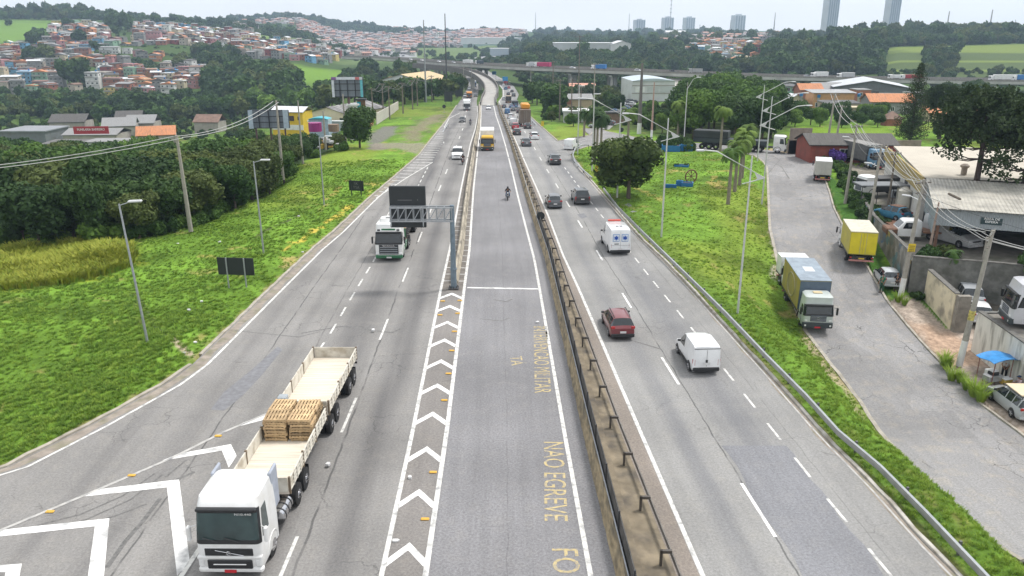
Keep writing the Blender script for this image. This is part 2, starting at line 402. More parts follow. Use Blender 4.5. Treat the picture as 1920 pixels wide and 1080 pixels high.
mixc(m*.95,[.075,.105,.035]);mixc(m*bench*.8,[.16,.21,.04])
def fz(u0,u1,y0,y1,c,amt=.9,su=25,sy=25):
 w=(vnoise(XX,YY,16,71)-.5)
 a=smooth(u0-su,u0+su,UU+w*50)*(1-smooth(u1-su,u1+su,UU+w*50))*smooth(y0-sy,y0+sy,YY+w*30)*(1-smooth(y1-sy,y1+sy,YY+w*30))
 mixc(a*amt,c)
fz(-300,120,470,640,[.135,.235,.04]);fz(500,690,345,405,[.14,.25,.03],.95,12,10);fz(560,760,300,345,[.09,.15,.03],.6)
fz(455,560,500,680,[.15,.22,.05],.9,10);fz(-300,90,290,330,[.12,.2,.03],.5)
fz(640,960,520,900,[.13,.18,.06],.8);fz(130,330,330,420,[.07,.12,.03],.8)
fz(1140,1250,440,560,[.16,.17,.08],.9,20,15);fz(1560,1640,455,700,[.12,.16,.06],.8)
gy,gx=XX.shape
me=bpy.data.meshes.new('ground')
vs=np.stack([XX,YY,ZZ],-1).reshape(-1,3)
i=np.arange(gx-1)[None,:]+(np.arange(gy-1)*gx)[:,None]
fcs=np.stack([i,i+1,i+gx+1,i+gx],-1).reshape(-1)
me.vertices.add(len(vs));me.vertices.foreach_set('co',vs.ravel().astype('f'))
me.loops.add(len(fcs));me.loops.foreach_set('vertex_index',fcs.astype('i'))
nf=len(fcs)//4
me.polygons.add(nf);me.polygons.foreach_set('loop_start',(np.arange(nf)*4).astype('i'));me.polygons.foreach_set('loop_total',np.full(nf,4,'i'))
me.polygons.foreach_set('use_smooth',np.ones(nf,bool));me.update(calc_edges=True)
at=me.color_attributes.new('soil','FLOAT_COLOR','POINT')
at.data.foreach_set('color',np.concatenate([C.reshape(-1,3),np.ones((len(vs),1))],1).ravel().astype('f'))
m,nt,b=newmat('ground_cover');N=nt.nodes;L=nt.links
ca=N.new('ShaderNodeAttribute');ca.attribute_name='soil'
tc=N.new('ShaderNodeTexCoord')
nz=N.new('ShaderNodeTexNoise');nz.inputs['Scale'].default_value=2.2;nz.inputs['Detail'].default_value=9;nz.inputs['Roughness'].default_value=.7
L.new(tc.outputs['Object'],nz.inputs['Vector'])
mr=N.new('ShaderNodeMapRange');mr.inputs[1].default_value=.3;mr.inputs[2].default_value=.7;mr.inputs[3].default_value=.55;mr.inputs[4].default_value=1.45
L.new(nz.outputs['Fac'],mr.inputs[0])
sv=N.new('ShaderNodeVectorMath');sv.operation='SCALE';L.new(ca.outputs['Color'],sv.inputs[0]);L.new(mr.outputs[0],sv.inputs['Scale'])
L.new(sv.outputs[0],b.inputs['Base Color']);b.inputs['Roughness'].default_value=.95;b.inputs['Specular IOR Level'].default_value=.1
bp=N.new('ShaderNodeBump');bp.inputs['Strength'].default_value=.8;bp.inputs['Distance'].default_value=.12
L.new(nz.outputs['Fac'],bp.inputs['Height']);L.new(bp.outputs[0],b.inputs['Normal'])
me.materials.append(m)
ground=put('ground',me);tag(ground,'green verges, yards and hills around the highway',None,kind='structure')
# asphalt
def asphalt(name,base,bands=(),joints=(),patch=0.0,crack=.5,span=(-12,12),warm=0.0,bandcol=(.055,.055,.06),speck=.25):
 m,nt,b=newmat(name);N=nt.nodes;L=nt.links
 uv=N.new('ShaderNodeUVMap');uv.uv_map='lane';sx=N.new('ShaderNodeSeparateXYZ');L.new(uv.outputs[0],sx.inputs[0])
 tc=N.new('ShaderNodeTexCoord')
 def noi(scale,det=4,vec=None,rough=.5):
  n=N.new('ShaderNodeTexNoise');n.inputs['Scale'].default_value=scale;n.inputs['Detail'].default_value=det;n.inputs['Roughness'].default_value=rough
  L.new(vec or tc.outputs['Object'],n.inputs['Vector']);return n.outputs['Fac']
 def rng_(s,a,b_,c,d):
  r=N.new('ShaderNodeMapRange');r.inputs[1].default_value=a;r.inputs[2].default_value=b_;r.inputs[3].default_value=c;r.inputs[4].default_value=d
  L.new(s,r.inputs[0]);return r.outputs[0]
 def mul(a,b_):
  q=N.new('ShaderNodeMath');q.operation='MULTIPLY'
  for k,s in enumerate((a,b_)):
   if isinstance(s,(int,float)):q.inputs[k].default_value=s
   else:L.new(s,q.inputs[k])
  return q.outputs[0]
 def mix(f,a,b_):
  x=N.new('ShaderNodeMix');x.data_type='RGBA'
  if isinstance(f,(int,float)):x.inputs[0].default_value=f
  else:L.new(f,x.inputs[0])
  for k,s in((6,a),(7,b_)):
   if isinstance(s,tuple):x.inputs[k].default_value=rgb(*s)
   else:L.new(s,x.inputs[k])
  return x.outputs[2]
 mp=N.new('ShaderNodeMapping');mp.inputs['Scale'].default_value=(1,.045,1);L.new(uv.outputs[0],mp.inputs['Vector'])
 streak=noi(2.2,5,mp.outputs[0]);big=noi(.13,5);mid=noi(1.1,6,None,.65);fine=noi(9,3,None,.85)
 c=mix(rng_(big,.35,.65,0,1),tuple(v*.86 for v in base),tuple(v*1.13 for v in base))
 c=mix(rng_(streak,.4,.75,0,.30),c,tuple(v*.6 for v in base))
 c=mix(rng_(mid,.5,.75,0,.5),c,(base[0]*1.2+warm,base[1]*1.17+warm*.6,base[2]*1.1))
 if bands:
  wob=noi(.05,2,tc.outputs['Object'])
  add=N.new('ShaderNodeMath');add.operation='ADD';L.new(sx.outputs[0],add.inputs[0]);L.new(rng_(wob,0,1,-.9,.9),add.inputs[1])
  f=rng_(add.outputs[0],span[0],span[1],0,1)
  cr=N.new('ShaderNodeValToRGB');L.new(f,cr.inputs[0]);cr.color_ramp.interpolation='B_SPLINE'
  es=cr.color_ramp.elements
  pts=[(span[0],0),(span[1],0)]
  for u,w,a in bands:pts+=[(u-w,0),(u,a),(u+w,0)]
  pts=sorted(pts)
  while len(es)>1:es.remove(es[-1])
  for k,(u,a)in enumerate(pts):
   t=(u-span[0])/(span[1]-span[0])
   e=es[0]if k==0 else es.new(min(max(t,0),1))
   e.position=min(max(t,0),1);e.color=(a,a,a,1)
  ln=noi(1.0,4,mp.outputs[0])
  lg=noi(.035,3)
  c=mix(mul(mul(cr.outputs[0],rng_(ln,.3,.65,.45,1.0)),rng_(lg,.3,.5,.7,1.0)),c,bandcol)
 if patch:
  vo=N.new('ShaderNodeTexVoronoi');vo.inputs['Scale'].default_value=.11;vo.distance='CHEBYCHEV'
  m3=N.new('ShaderNodeMapping');m3.inputs['Scale'].default_value=(2.6,1,1);L.new(uv.outputs[0],m3.inputs[0]);L.new(m3.outputs[0],vo.inputs['Vector'])
  sc=N.new('ShaderNodeSeparateColor');L.new(vo.outputs['Color'],sc.inputs[0])
  c=mix(rng_(sc.outputs[0],.6,.62,0,patch),c,tuple(v*.62 for v in base))
 dv=N.new('ShaderNodeTexNoise');dv.inputs['Scale'].default_value=.9;dv.inputs['Detail'].default_value=4;L.new(tc.outputs['Object'],dv.inputs['Vector'])
 av=N.new('ShaderNodeVectorMath');av.operation='MULTIPLY_ADD';L.new(dv.outputs['Color'],av.inputs[0]);av.inputs[1].default_value=(1.6,1.6,0);L.new(tc.outputs['Object'],av.inputs[2])
 ve=N.new('ShaderNodeTexVoronoi');ve.feature='DISTANCE_TO_EDGE';ve.inputs['Scale'].default_value=.55;L.new(av.outputs[0],ve.inputs['Vector'])
 ck=mul(rng_(ve.outputs['Distance'],.0,.018,1,0),rng_(noi(.22,3),.5,.62,0,crack))
 c=mix(ck,c,(.05,.05,.05))
 for u,w,a in joints:
  q=N.new('ShaderNodeMath');q.operation='SUBTRACT';L.new(sx.outputs[0],q.inputs[0]);q.inputs[1].default_value=u
  s2=N.new('ShaderNodeMath');s2.operation='ABSOLUTE'
  ad=N.new('ShaderNodeMath');ad.operation='ADD';L.new(q.outputs[0],ad.inputs[0]);L.new(rng_(noi(.6,4),0,1,-.12,.12),ad.inputs[1]);L.new(ad.outputs[0],s2.inputs[0])
  c=mix(mul(rng_(s2.outputs[0],w*.5,w,1,0),rng_(noi(.4,2),.35,.5,0,a)),c,(.06,.06,.06))
 gn=rng_(fine,.3,.7,1-speck,1+speck)
 sv=N.new('ShaderNodeVectorMath');sv.operation='SCALE';L.new(c,sv.inputs[0]);L.new(gn,sv.inputs['Scale'])
 L.new(sv.outputs[0],b.inputs['Base Color']);b.inputs['Roughness'].default_value=.88;b.inputs['Specular IOR Level'].default_value=.25
 bp=N.new('ShaderNodeBump');bp.inputs['Strength'].default_value=.25;bp.inputs['Distance'].default_value=.02;L.new(fine,bp.inputs['Height']);L.new(bp.outputs[0],b.inputs['Normal'])
 MATS[name]=m;return m
ROAD_Y=np.concatenate([np.arange(8,60,1.0),np.arange(60,130,2.0),np.arange(130,426,4.0)])
def ribbon(name,fl,fr,fref,ys,mat,z=0.0,n=10,label=None,kind='structure',parent=None):
 xl,xr,xf=fl(ys),fr(ys),fref(ys)
 t=np.linspace(0,1,n+1)
 X=xl[:,None]*(1-t)+xr[:,None]*t;Y=np.repeat(ys[:,None],n+1,1)
 Z=np.repeat((z(ys)if callable(z)else np.full(len(ys),z))[:,None],n+1,1)
 me=bpy.data.meshes.new(name)
 vs=np.stack([X,Y,Z],-1).reshape(-1,3)
 k=n+1
 fs=[(a*k+c,a*k+c+1,(a+1)*k+c+1,(a+1)*k+c)for a in range(len(ys)-1)for c in range(n)]
 me.from_pydata([tuple(v)for v in vs],[],fs)
 U=(X-xf[:,None]).ravel();V=Y.ravel()
 uvl=me.uv_layers.new(name='lane');li=np.zeros(len(me.loops),'i');me.loops.foreach_get('vertex_index',li)
 uvl.data.foreach_set('uv',np.stack([U[li],V[li]],-1).ravel().astype('f'))
 me.materials.append(mat);me.update()
 o=put(name,me,parent)
 if parent is None:tag(o,label,None,kind=kind)
 return o
AL=asphalt('asphalt_left',(.242,.234,.225),[(-1.75,1.0,.9),(-5.2,1.15,1.0),(-8.9,.5,.4),(-11.5,.8,.5),(-14.5,.6,.4)],[(-3.35,.07,.7),(-7.4,.06,.4),(-10.2,.06,.7)],crack=.55,span=(-24,2),bandcol=(.04,.04,.047))
AC=asphalt('asphalt_centre',(.208,.205,.212),[(1.6,.8,.10),(4.5,.8,.10)],[(3.1,.03,.3)],crack=.12,span=(-2,9),speck=.34)
AR=asphalt('asphalt_right',(.262,.258,.25),[(1.9,.75,.7),(5.3,1.6,.8)],[(3.62,.05,.7),(7.5,.04,.3)],crack=.4,span=(-3,14),bandcol=(.10,.105,.125))
AS=asphalt('asphalt_street',(.25,.245,.245),[],[],patch=.3,crack=1.0,warm=.09,speck=.3)
ACH=asphalt('asphalt_island',(.205,.192,.182),[],[],crack=.3,speck=.3)
ribbon('left_carriageway',LCs,ELs,ELs,ROAD_Y,AL,n=24,label='worn grey asphalt of the left carriageway')
YC1=np.concatenate([np.arange(8,59.5,1.0),[59.5]])
ribbon('painted_island',ELs,CLs,ELs,YC1,ACH,n=4,label='narrow asphalt island with painted chevrons')
YC2=np.concatenate([[59.5],np.arange(60,222,2.0)])
SHc=M('shoulder_grime',(.15,.135,.12),.95,.3,1.5,bump=.2)
ribbon('barrier_strip',ELs,CLs,ELs,YC2,SHc,n=4,label='dirty strip under the left concrete barrier')
YCn=np.concatenate([np.arange(8,60,1.0),np.arange(60,222,2.0)])
ribbon('centre_carriageway',CLs,lambda y:CRs(y)+.95,CLs,YCn,AC,n=10,label='blue grey asphalt of the single centre carriageway')
YRr=ROAD_Y
ribbon('right_carriageway',lambda y:np.where(y<222,RAs(y),RLs(y)-.4),RCs,RLs,YRr,AR,n=14,label='pale grey asphalt of the right carriageway')
AP=asphalt('asphalt_patch',(.198,.2,.213),[],[],crack=.1,speck=.3)
ribbon('asphalt_patch',lambda y:RLs(y)+3.75+.12*np.sin(y),lambda y:RLs(y)+6.9+.1*np.sin(y*1.7),RLs,np.arange(9,35.3,1.0),AP,z=.004,n=4,label='darker blue grey asphalt patch in the right carriageway')
GUT=M('gutter_grit',(.26,.225,.19),.95,.25,2,stain=(.14,.15,.07),stain_amt=.6,stain_scale=.9)
ribbon('gutter',lambda y:LCs(y)+.1,lambda y:LCs(y)+.72+.12*np.sin(y*1.3),LCs,np.arange(26,110,1.0),GUT,z=.004,n=2,label='gritty gutter strip along the left kerb')
ribbon('gutter',lambda y:RCs(y)-.32-.08*np.sin(y*1.1),lambda y:RCs(y)-.02,RCs,np.arange(9,120,1.0),GUT,z=.004,n=2,label='gritty gutter strip along the right kerb')
BRS=asphalt('brown_shoulder',(.235,.205,.18),[],[(1.3,.03,.6)],crack=.3,speck=.3)
ribbon('median_shoulder',RAs,lambda y:RLs(y)-.12,RAs,np.arange(9,215,2.0),BRS,z=.004,n=2,label='brownish paved shoulder beside the median rail')
def polysheet(name,poly,z,mat,label,kind='structure'):
 mb=MB();mb.poly(poly,z)
 me=mb.mesh(name,mat)
 import bmesh
 bm=bmesh.new();bm.from_mesh(me);bmesh.ops.triangulate(bm,faces=bm.faces)
 for f in bm.faces:
  if f.normal.z<0:f.normal_flip()
 bm.to_mesh(me);bm.free()
 uvl=me.uv_layers.new(name='lane')
 for lp in me.loops:uvl.data[lp.index].uv=me.vertices[lp.vertex_index].co.xy
 o=put(name,me);tag(o,label,None,kind=kind);return o
ribbon('side_street',SLf,SRf,SLf,np.arange(20,118.1,1.4),AS,z=lambda y:ZS(y),n=8,label='cracked pale asphalt of the sloping side street')
yy0=float(np.arange(20,118.1,1.4)[-1])
JM=[(float(SLf(yy0)),yy0),(float(SRf(yy0)),yy0)]+GL([(1535,302),(1530,293)]+JUN_TOP+[(1040,261)])+[(float(RCs(150))-.3,150),(float(RCs(130))-.3,130.0)]+GL(JUN_BOT+[(1415,292),(1432,303)])
polysheet('junction',JM,-.006,AS,'pale asphalt junction joining the slip road and the side street')
for i,pg in enumerate(([(395,768),(420,735),(470,695),(520,650),(530,655),(490,705),(455,742),(420,770)],[(1082,402),(1095,400),(1102,407),(1090,410)],[(1140,372),(1163,366),(1196,396),(1180,400)])):
 polysheet('road_patch',[p for p in GL(pg)],.0045,M('patch_dark',(.175,.176,.187),.9,.2,3),'darker repaired patch in the asphalt')
TM=M('tyre_mark',(.135,.132,.128),.85,.35,6)
q0=[]
for(pts,w_)in(([(70,985),(150,965),(230,930),(290,888)],.10),([(60,998),(160,975),(245,937),(305,890)],.10),([(200,1065),(235,1015),(270,975),(300,935)],.2),([(150,985),(215,968),(275,945)],.1),([(330,900),(365,885)],.16),([(310,895),(350,862)],.1),([(565,625),(640,612),(735,624),(760,612)],.16),([(440,620),(560,632),(600,622)],.1),([(780,560),(850,548)],.08),([(1190,640),(1240,655)],.14),([(925,562),(950,566),(960,561)],.15),([(900,598),(940,602),(955,596)],.1),([(1440,325),(1462,300),(1448,292)],.1),([(1438,300),(1465,312),(1480,335)],.12)):
 mb=MB();g=GL(pts)
 for k in range(len(g)-1):
  a,b_=Vector(g[k]),Vector(g[k+1]);d=(b_-a).normalized();n=Vector((-d.y,d.x))*w_/2*(1 if g[k][0]<16 else .9);mb.add([(a.x-n.x,a.y-n.y,.0055),(b_.x-n.x,b_.y-n.y,.0055),(b_.x+n.x,b_.y+n.y,.0055),(a.x+n.x,a.y+n.y,.0055)],[(0,1,2,3)])
 q0.append(mb)
mb=MB()
for m_ in q0:mb.add(m_.v,m_.f)
o=mb.build('tyre_marks',TM);tag(o,'dark tyre marks and scars in the asphalt',None,kind='structure')
# painted markings
PAINT=M('road_paint',(.62,.61,.58),.7,.10,2.5,stain=(.27,.27,.27),stain_amt=.9,stain_scale=3.2,detail=8)
PAINTN=M('fresh_road_paint',(.76,.75,.73),.7,.08,2.5,stain=(.3,.3,.3),stain_amt=.8,stain_scale=1.6,detail=8)
PAINTO=M('worn_road_paint',(.42,.41,.39),.8,.2,2.5,stain=(.25,.25,.25),stain_amt=1.0,stain_scale=2.0,detail=8)
ZM=.009
mk=MB()
def stripe(f,off,w,y0,y1,mi=0,st=2.0,mb=None):
 mb=mb or mk
 ys=list(np.arange(y0,y1,st))+[y1]
 xs=np.asarray(f(np.array(ys)))
 vs=[];fs=[]
 for x,y in zip(xs,ys):vs+=[(x+off-w/2,y,ZM),(x+off+w/2,y,ZM)]
 for i in range(len(ys)-1):fs.append((2*i,2*i+1,2*i+3,2*i+2))
 mb.add(vs,fs,mi)
stripe(ELs,.0,.20,9,218)
stripe(CLs,.0,.22,9,220,0)
stripe(CRs,.0,.20,9,220,0)
stripe(RLs,.0,.19,9,400,0)
stripe(RCs,-.22,.10,9,128,2)
DL=XF([(526,1080),(679,720),(735,579),(769,492),(801,410),(824,354),(841,312),(860,262),(869,238),(876,200),(882,170)])
D1=XF([(1454,1007),(1245,677),(1167,550),(1120,472),(1087,419),(1062,378),(1043,346),(1029,324),(1017,304),(999,272),(980,240),(962,205),(955,180)])
D2=XF([(1671,1080),(1552,936),(1397,741),(1302,622),(1222,524),(1183,474),(1131,408),(1079,342),(1061,317),(1040,292),(1016,262),(990,225)])
for y in np.arange(-2,330,12.75):stripe(DL,0,.15,12.55+y+.3,12.55+y+4.3,0)
for s in(27.55,42.12,55.49,68.2,80.5):stripe(D1,0,.15,s,s+(4 if s<50 else 3.4),1)
stripe(D1,0,.15,13.6,17.6,1)
for y in np.arange(90.5,330,11.5):stripe(D1,0,.15,y,y+3.4,0)
for y in np.arange(18.0,118,3.52):stripe(D2,0,.13,y,y+1.75,0)
for y in np.arange(150,300,9):stripe(D2,0,.13,y,y+2.5,2)
XL=XF([(500,800),(619,626),(656,563),(697,495),(784,349),(805,308),(812,296)])
for y in np.arange(43.2,118,3.5):stripe(XL,0,.14,y,y+1.9,0)
stripe(lambda y:LCs(y)+.95,0,.17,30,104,0,1.0)
g=GL([(705,372),(760,335),(810,305),(832,268),(834,237)])
def pline(pts,w,mi=0,mb=None,ZM=.0135):
 mb=mb or mk
 for(x0,y0),(x1,y1)in zip(pts,pts[1:]):
  d=Vector((x1-x0,y1-y0)).normalized();n=Vector((-d.y,d.x))*w/2
  mb.add([(x0-n.x,y0-n.y,ZM),(x1-n.x,y1-n.y,ZM),(x1+n.x,y1+n.y,ZM),(x0+n.x,y0+n.y,ZM)],[(0,1,2,3)],mi)
pline(g,.16)
gx_=XF([(705,372),(760,335),(810,305),(832,268),(834,237)])
for y in np.arange(97,172,2.6):
 a,b_=float(LCs(y))+.25,float(gx_(y))-.1
 if b_-a>.4:mk.add([(a,y,ZM),(b_,y-.35,ZM),(b_,y+.15,ZM),(a,y+.5,ZM)],[(0,1,2,3)],2)
pline(GL([(834,237),(842,222),(862,212)]),.16,0);pline(GL([(852,214),(861,214)]),.5,2)
pline(GL([(-40,1013),(0,995),(175,922),(320,860),(420,810),(500,776)]),.17,2)
pline(GL([(330,1095),(370,1035),(440,930),(530,800)]),.2,0)
for pg in([(304,864),(334,851),(433,833),(444,855),(429,877),(416,845)],[(150,932),(182,918),(336,899),(356,1054),(332,1080),(313,914)],[(0,1006),(0,994),(205,972),(195,1080),(165,1080),(178,987)],[(0,1073),(0,1060),(41,1057),(36,1085),(8,1085),(11,1073)],[(442,801),(455,793),(503,774),(500,786)]):
 gp=GL(pg)
 if len(gp)==6:
  a,b1,c1,d1,e1,f1=gp
  for q in((a,b1,c1,f1),(f1,c1,d1,e1)):
   A=sum(q[i][0]*q[(i+1)%4][1]-q[(i+1)%4][0]*q[i][1]for i in range(4))
   q=q if A>0 else q[::-1]
   mk.poly(q,ZM,1)
 else:mk.poly(gp if sum(gp[i][0]*gp[(i+1)%4][1]-gp[(i+1)%4][0]*gp[i][1]for i in range(4))>0 else gp[::-1],ZM,1)
ya=[27.19-3.8*3,27.19-3.8*2,27.19-3.8,27.19,31.09,34.92,38.67,42.26,45.8,49.31,52.67,56.09,59.0]
for y in ya:
 l0,r0=float(ELs(y-.7))+.12,float(CLs(y-.7))-.12;c=(l0+r0)/2
 mk.add([(l0,y-1.52,ZM),(c,y-.52,ZM),(c,y,ZM),(l0,y-1.0,ZM)],[(0,1,2,3)],1)
 mk.add([(c,y-.52,ZM),(r0,y-1.52,ZM),(r0,y-1.0,ZM),(c,y,ZM)],[(0,1,2,3)],1)
for y in np.arange(62,92,1.9):
 r0=float(CLs(y))-.1;mk.add([(r0-1.0,y,ZM),(r0,y-.1,ZM),(r0,y+.12,ZM),(r0-1.0,y+.22,ZM)],[(0,1,2,3)],2)
 l0=float(ELs(y))+.1;mk.add([(l0,y,ZM),(l0+.6,y,ZM),(l0+.6,y+.2,ZM),(l0,y+.2,ZM)],[(0,1,2,3)],2)
pline(GL([(876,539.5),(1009,542)]),.28,1)
pline(GL([(1045,284),(1068,283)]),.3,2);pline(GL([(1060,262),(1075,270),(1100,262)]),.15,2)
pline(GL([(1215,263),(1245,267)]),.25,2)
o=mk.build('lane_markings',[PAINT,PAINTN,PAINTO]);tag(o,'white painted lane lines, chevrons and hatching',None,kind='structure')
YEL=M('yellow_road_letters',(.46,.37,.19),.85,.15,3,stain=(.21,.21,.22),stain_amt=1.0,stain_scale=5,detail=9)
def road_text(txt,p0,p1,h,sp=1.0,bold=.0):
 a=Vector((*G(*p0),0));b_=Vector((*G(*p1),0));L_=(b_-a).length
 me_o=text_mesh(txt,1.0,YEL,'road_lettering',None,None,sp,1.0,0,bold)
 me=me_o.data
 xs=[v.co.x for v in me.vertices];ysv=[v.co.y for v in me.vertices]
 w0=max(xs)-min(xs);h0=max(ysv)-min(ysv);cx=(max(xs)+min(xs))/2;cy=(max(ysv)+min(ysv))/2
 d=(b_-a).normalized();ang=math.atan2(d.y,d.x);mid=(a+b_)/2
 me.transform(Matrix.Translation((mid.x,mid.y,ZM))@Matrix.Rotation(ang,4,'Z')@Matrix.Diagonal((L_/w0,h/h0,1,1))@Matrix.Translation((-cx,-cy,0)))
 return me_o
import bmesh
cc=bpy.data.objects['centre_carriageway']
for t in(('INTERVENCAO MILITAR',(1013,612),(1018,737),.95),('NAO EGREVE',(1038,829),(1043,977),1.0),('FO',(1059,1029),(1063,1075),1.05),('TÁ',(970,668),(974,685),.95)):
 o=road_text(*t);o.parent=cc
st_m=M('yellow_stud',(.62,.36,.05),.5,.1)
sb=MB();sb.rbox(-.18,.18,-.09,.09,0,.06,.03)
sme=sb.mesh('road_stud',st_m)
k=0
for p in[(797,974),(812,886),(833,751),(841,701),(847,658),(852,622),(858,588),(862,564),(825,591),(830,565)]:
 o=put('road_stud',sme,None,P(*p,.005));tag(o,'yellow raised road stud between the chevrons of the island','road stud','yellow studs on the central island')
for p in[(409,818),(247,892),(94,960)]:
 o=put('road_stud',sme,None,P(*p,.005));tag(o,'yellow raised road stud beside the pale line of the left gore','road stud','yellow studs along the left gore')
# kerbs, barriers, rails
KERB=M('kerb_concrete',(.36,.33,.28),.9,.2,3,stain=(.15,.13,.1),stain_amt=.6,stain_scale=1.5)
def kerb(name,pts,w,h,label,mat=KERB,side=1,z0=-.2,seg=1.0,mb=None,jit=.0,zf=None):
 own=mb is None;mb=mb or MB()
 q=[Vector((p[0],p[1]))for p in pts];out=[q[0]]
 for a,b_ in zip(q,q[1:]):
  n=max(1,int((b_-a).length/seg))
  for i in range(1,n+1):out.append(a.lerp(b_,i/n))
 vs=[];r=random.Random(3)
 for i,p in enumerate(out):
  d=(out[min(i+1,len(out)-1)]-out[max(i-1,0)]).normalized();n=Vector((-d.y,d.x))*side
  hh=h+r.uniform(-jit,jit)
  zz=float(zf(p.y))if zf else 0.0;hh+=zz;z0_=z0+zz
  vs.append([(p.x,p.y,z0_),(p.x,p.y,hh-.02),(p.x+n.x*.03,p.y+n.y*.03,hh),(p.x+n.x*w,p.y+n.y*w,hh),(p.x+n.x*w,p.y+n.y*w,z0_)])
 mb.loft(vs)
 if own:
  o=mb.build(name,mat,fix=True);tag(o,label,None,kind='structure');return o
yk=np.concatenate([np.arange(24,45.4,1.0)]);ptsL=[(float(LCs(y)),y)for y in yk]
kerb('left_kerb',ptsL,.2,.10,'worn kerb along the left verge',side=1,jit=.04)
kerb('left_kerb_far',[(float(LCs(y)),y)for y in np.arange(46.5,221,2.0)],.2,.10,'worn kerb along the far left verge',side=1,jit=.04)
kerb('right_kerb',[(float(RCs(y)),y)for y in np.arange(10,128,1.0)],.16,.10,'pale kerb edging the right carriageway',M('kerb_white',(.42,.40,.36),.9,.2,2,stain=(.2,.17,.12),stain_amt=.8,stain_scale=1.2),side=-1,jit=.04)
kerb('street_kerb',GL(JUN_BOT[2:])+GSL(SIDE_L),.28,.12,'broken concrete kerb on the grass side of the street',side=-1,jit=.05,zf=ZS)
kerb('pavement_kerb',GSL(SIDE_R[:5]),.2,.11,'cracked kerb in front of the yards',side=1,jit=.04,zf=ZS)
kerb('hedge_kerb',GSL(SIDE_R[4:]),.2,.12,'kerb along the hedge side of the street',side=1,jit=.04,zf=ZS)
kerb('island_kerb',GL([(1120,240),(1107,254),(1045,265),(1019,242),(995,220),(979,204)]),.2,.12,'pale kerb around the small green island',side=-1)
def profile_wall(f,ys,prof,off=0.0,zf=None):
 rings=[]
 for y in ys:
  x=float(f(y))+off;z=zf(y)if zf else 0
  rings.append([(x+a,y,z+b_)for a,b_ in prof])
 return rings
NJ=[(-.3,-.3),(-.3,.08),(-.13,.35),(-.09,.82),(.09,.82),(.13,.35),(.3,.08),(.3,-.3)]
CONCB=M('barrier_concrete',(.36,.32,.25),.95,.25,2.5,bump=.5,stain=(.11,.10,.085),stain_amt=.85,stain_scale=1.1,stretch=(1,.35,1))
mb=MB();mb.loft(profile_wall(lambda y:(ELs(y)*.45+CLs(y)*.55),np.concatenate([np.arange(61.5,130,2.2),np.arange(130,226,4.)]),NJ))
o=mb.build('concrete_barrier',CONCB,smooth=30,fix=True);tag(o,'stained concrete barrier running up from the overhead sign post','barrier')
ROUGH=M('rough_weathered_concrete',(.30,.24,.15),.95,.35,4,bump=1.0,stain=(.10,.09,.07),stain_amt=.9,stain_scale=1.3,stretch=(2.5,.5,1),detail=8)
NJ2=[(-.28,-.3),(-.28,.07),(-.12,.32),(-.07,.72),(.06,.72),(.06,-.3)]
mb=MB()
ring=profile_wall(lambda y:CRs(y)+1.22,np.concatenate([np.arange(8,130,.5),np.arange(130,226,4.)]),NJ2)
for r_ in ring:
 for i in range(5):
  x,y,z=r_[i];n_=noise.noise(Vector((x*2,y*1.3,z*2)))*.05 if i<4 else 0
  r_[i]=(x+n_,y,z+n_*.5)
mb.loft(ring)
o=mb.build('concrete_barrier',ROUGH,smooth=40,fix=True);tag(o,'rough yellow brown concrete barrier on the right of the centre carriageway','barrier')
rl=MB();rl.tube([(float(CRs(y))+1.24,y,.76)for y in np.concatenate([np.arange(8,70,1.),np.arange(70,222,4.)])],.035,6)
for y in np.arange(9,70,2.4):rl.cyl((float(CRs(y))+1.24,y,.7),(float(CRs(y))+1.24,y,.78),.05,6)
o=rl.build('barrier_pipe',GALV,bpy.data.objects['concrete_barrier.001'])
FEN=M('dark_fence_panel',(.05,.048,.045),.8,.3,2,stain=(.11,.1,.09),stain_amt=.5)
fe=empty('panel_fence','dark panel fence rising behind the rough concrete barrier','fence',(float(CRs(9))+1.34,9,0))
pb=MB();ys_=np.arange(9,84,1.0)
pb.loft([[(float(CRs(y))+1.32,y,0),(float(CRs(y))+1.32,y,1.45),(float(CRs(y))+1.36,y,1.45),(float(CRs(y))+1.36,y,0)]for y in ys_])
o=pb.build('fence_panel',FEN,fe,fix=True);o.location=-fe.location
pm=MB();pm.box(-.04,.04,-.03,.03,0,1.6)
pme=pm.mesh('fence_post',DARKST)
for y in np.arange(9,84,3.6):put('fence_post',pme,fe,Vector((float(CRs(y))+1.30,y,0))-fe.location)
DECK=M('median_deck',(.20,.165,.115),.95,.35,1.2,bump=.4,stain=(.08,.07,.06),stain_amt=.85,stain_scale=.7,detail=8)
mb=MB();ys_=np.concatenate([np.arange(8,90,1.),np.arange(90,222,3.)])
rg=[]
for y in ys_:
 a,b_=float(CRs(y))+1.38,float(RAs(y))+.05
 rg.append([(a,y,-.3),(a,y,.34),(a+.55,y,.34),(a+.60,y,.16),(b_,y,.12),(b_,y,-.3)])
mb.loft(rg)
o=mb.build('median_deck',DECK,smooth=30,fix=True);tag(o,'stained concrete median deck between the carriageways',None,kind='structure')
gr=empty('guard_rail','steel guard rail on bent brown brackets along the median','guard rail',(float(RAs(9)),9,0))
WB=[(-.03,.50),(.03,.54),(-.02,.60),(.03,.66),(-.03,.72),(-.05,.72),(-.01,.66),(-.05,.60),(-.01,.54),(-.05,.50)]
mb=MB();mb.loft(profile_wall(lambda y:RAs(y)+.02,np.concatenate([np.arange(9,90,1.),np.arange(90,222,4.)]),WB))
o=mb.build('rail_beam',M('old_rail',(.16,.145,.13),.6,.25,2,metal=.3),gr,fix=True);o.location=-gr.location
bm_=MB();bm_.box(-.46,-.37,-.06,.06,.1,.82);bm_.box(-.46,-.02,-.06,.06,.70,.82)
bme=bm_.mesh('bracket',M('bracket_steel',(.07,.06,.052),.6,.2,3))
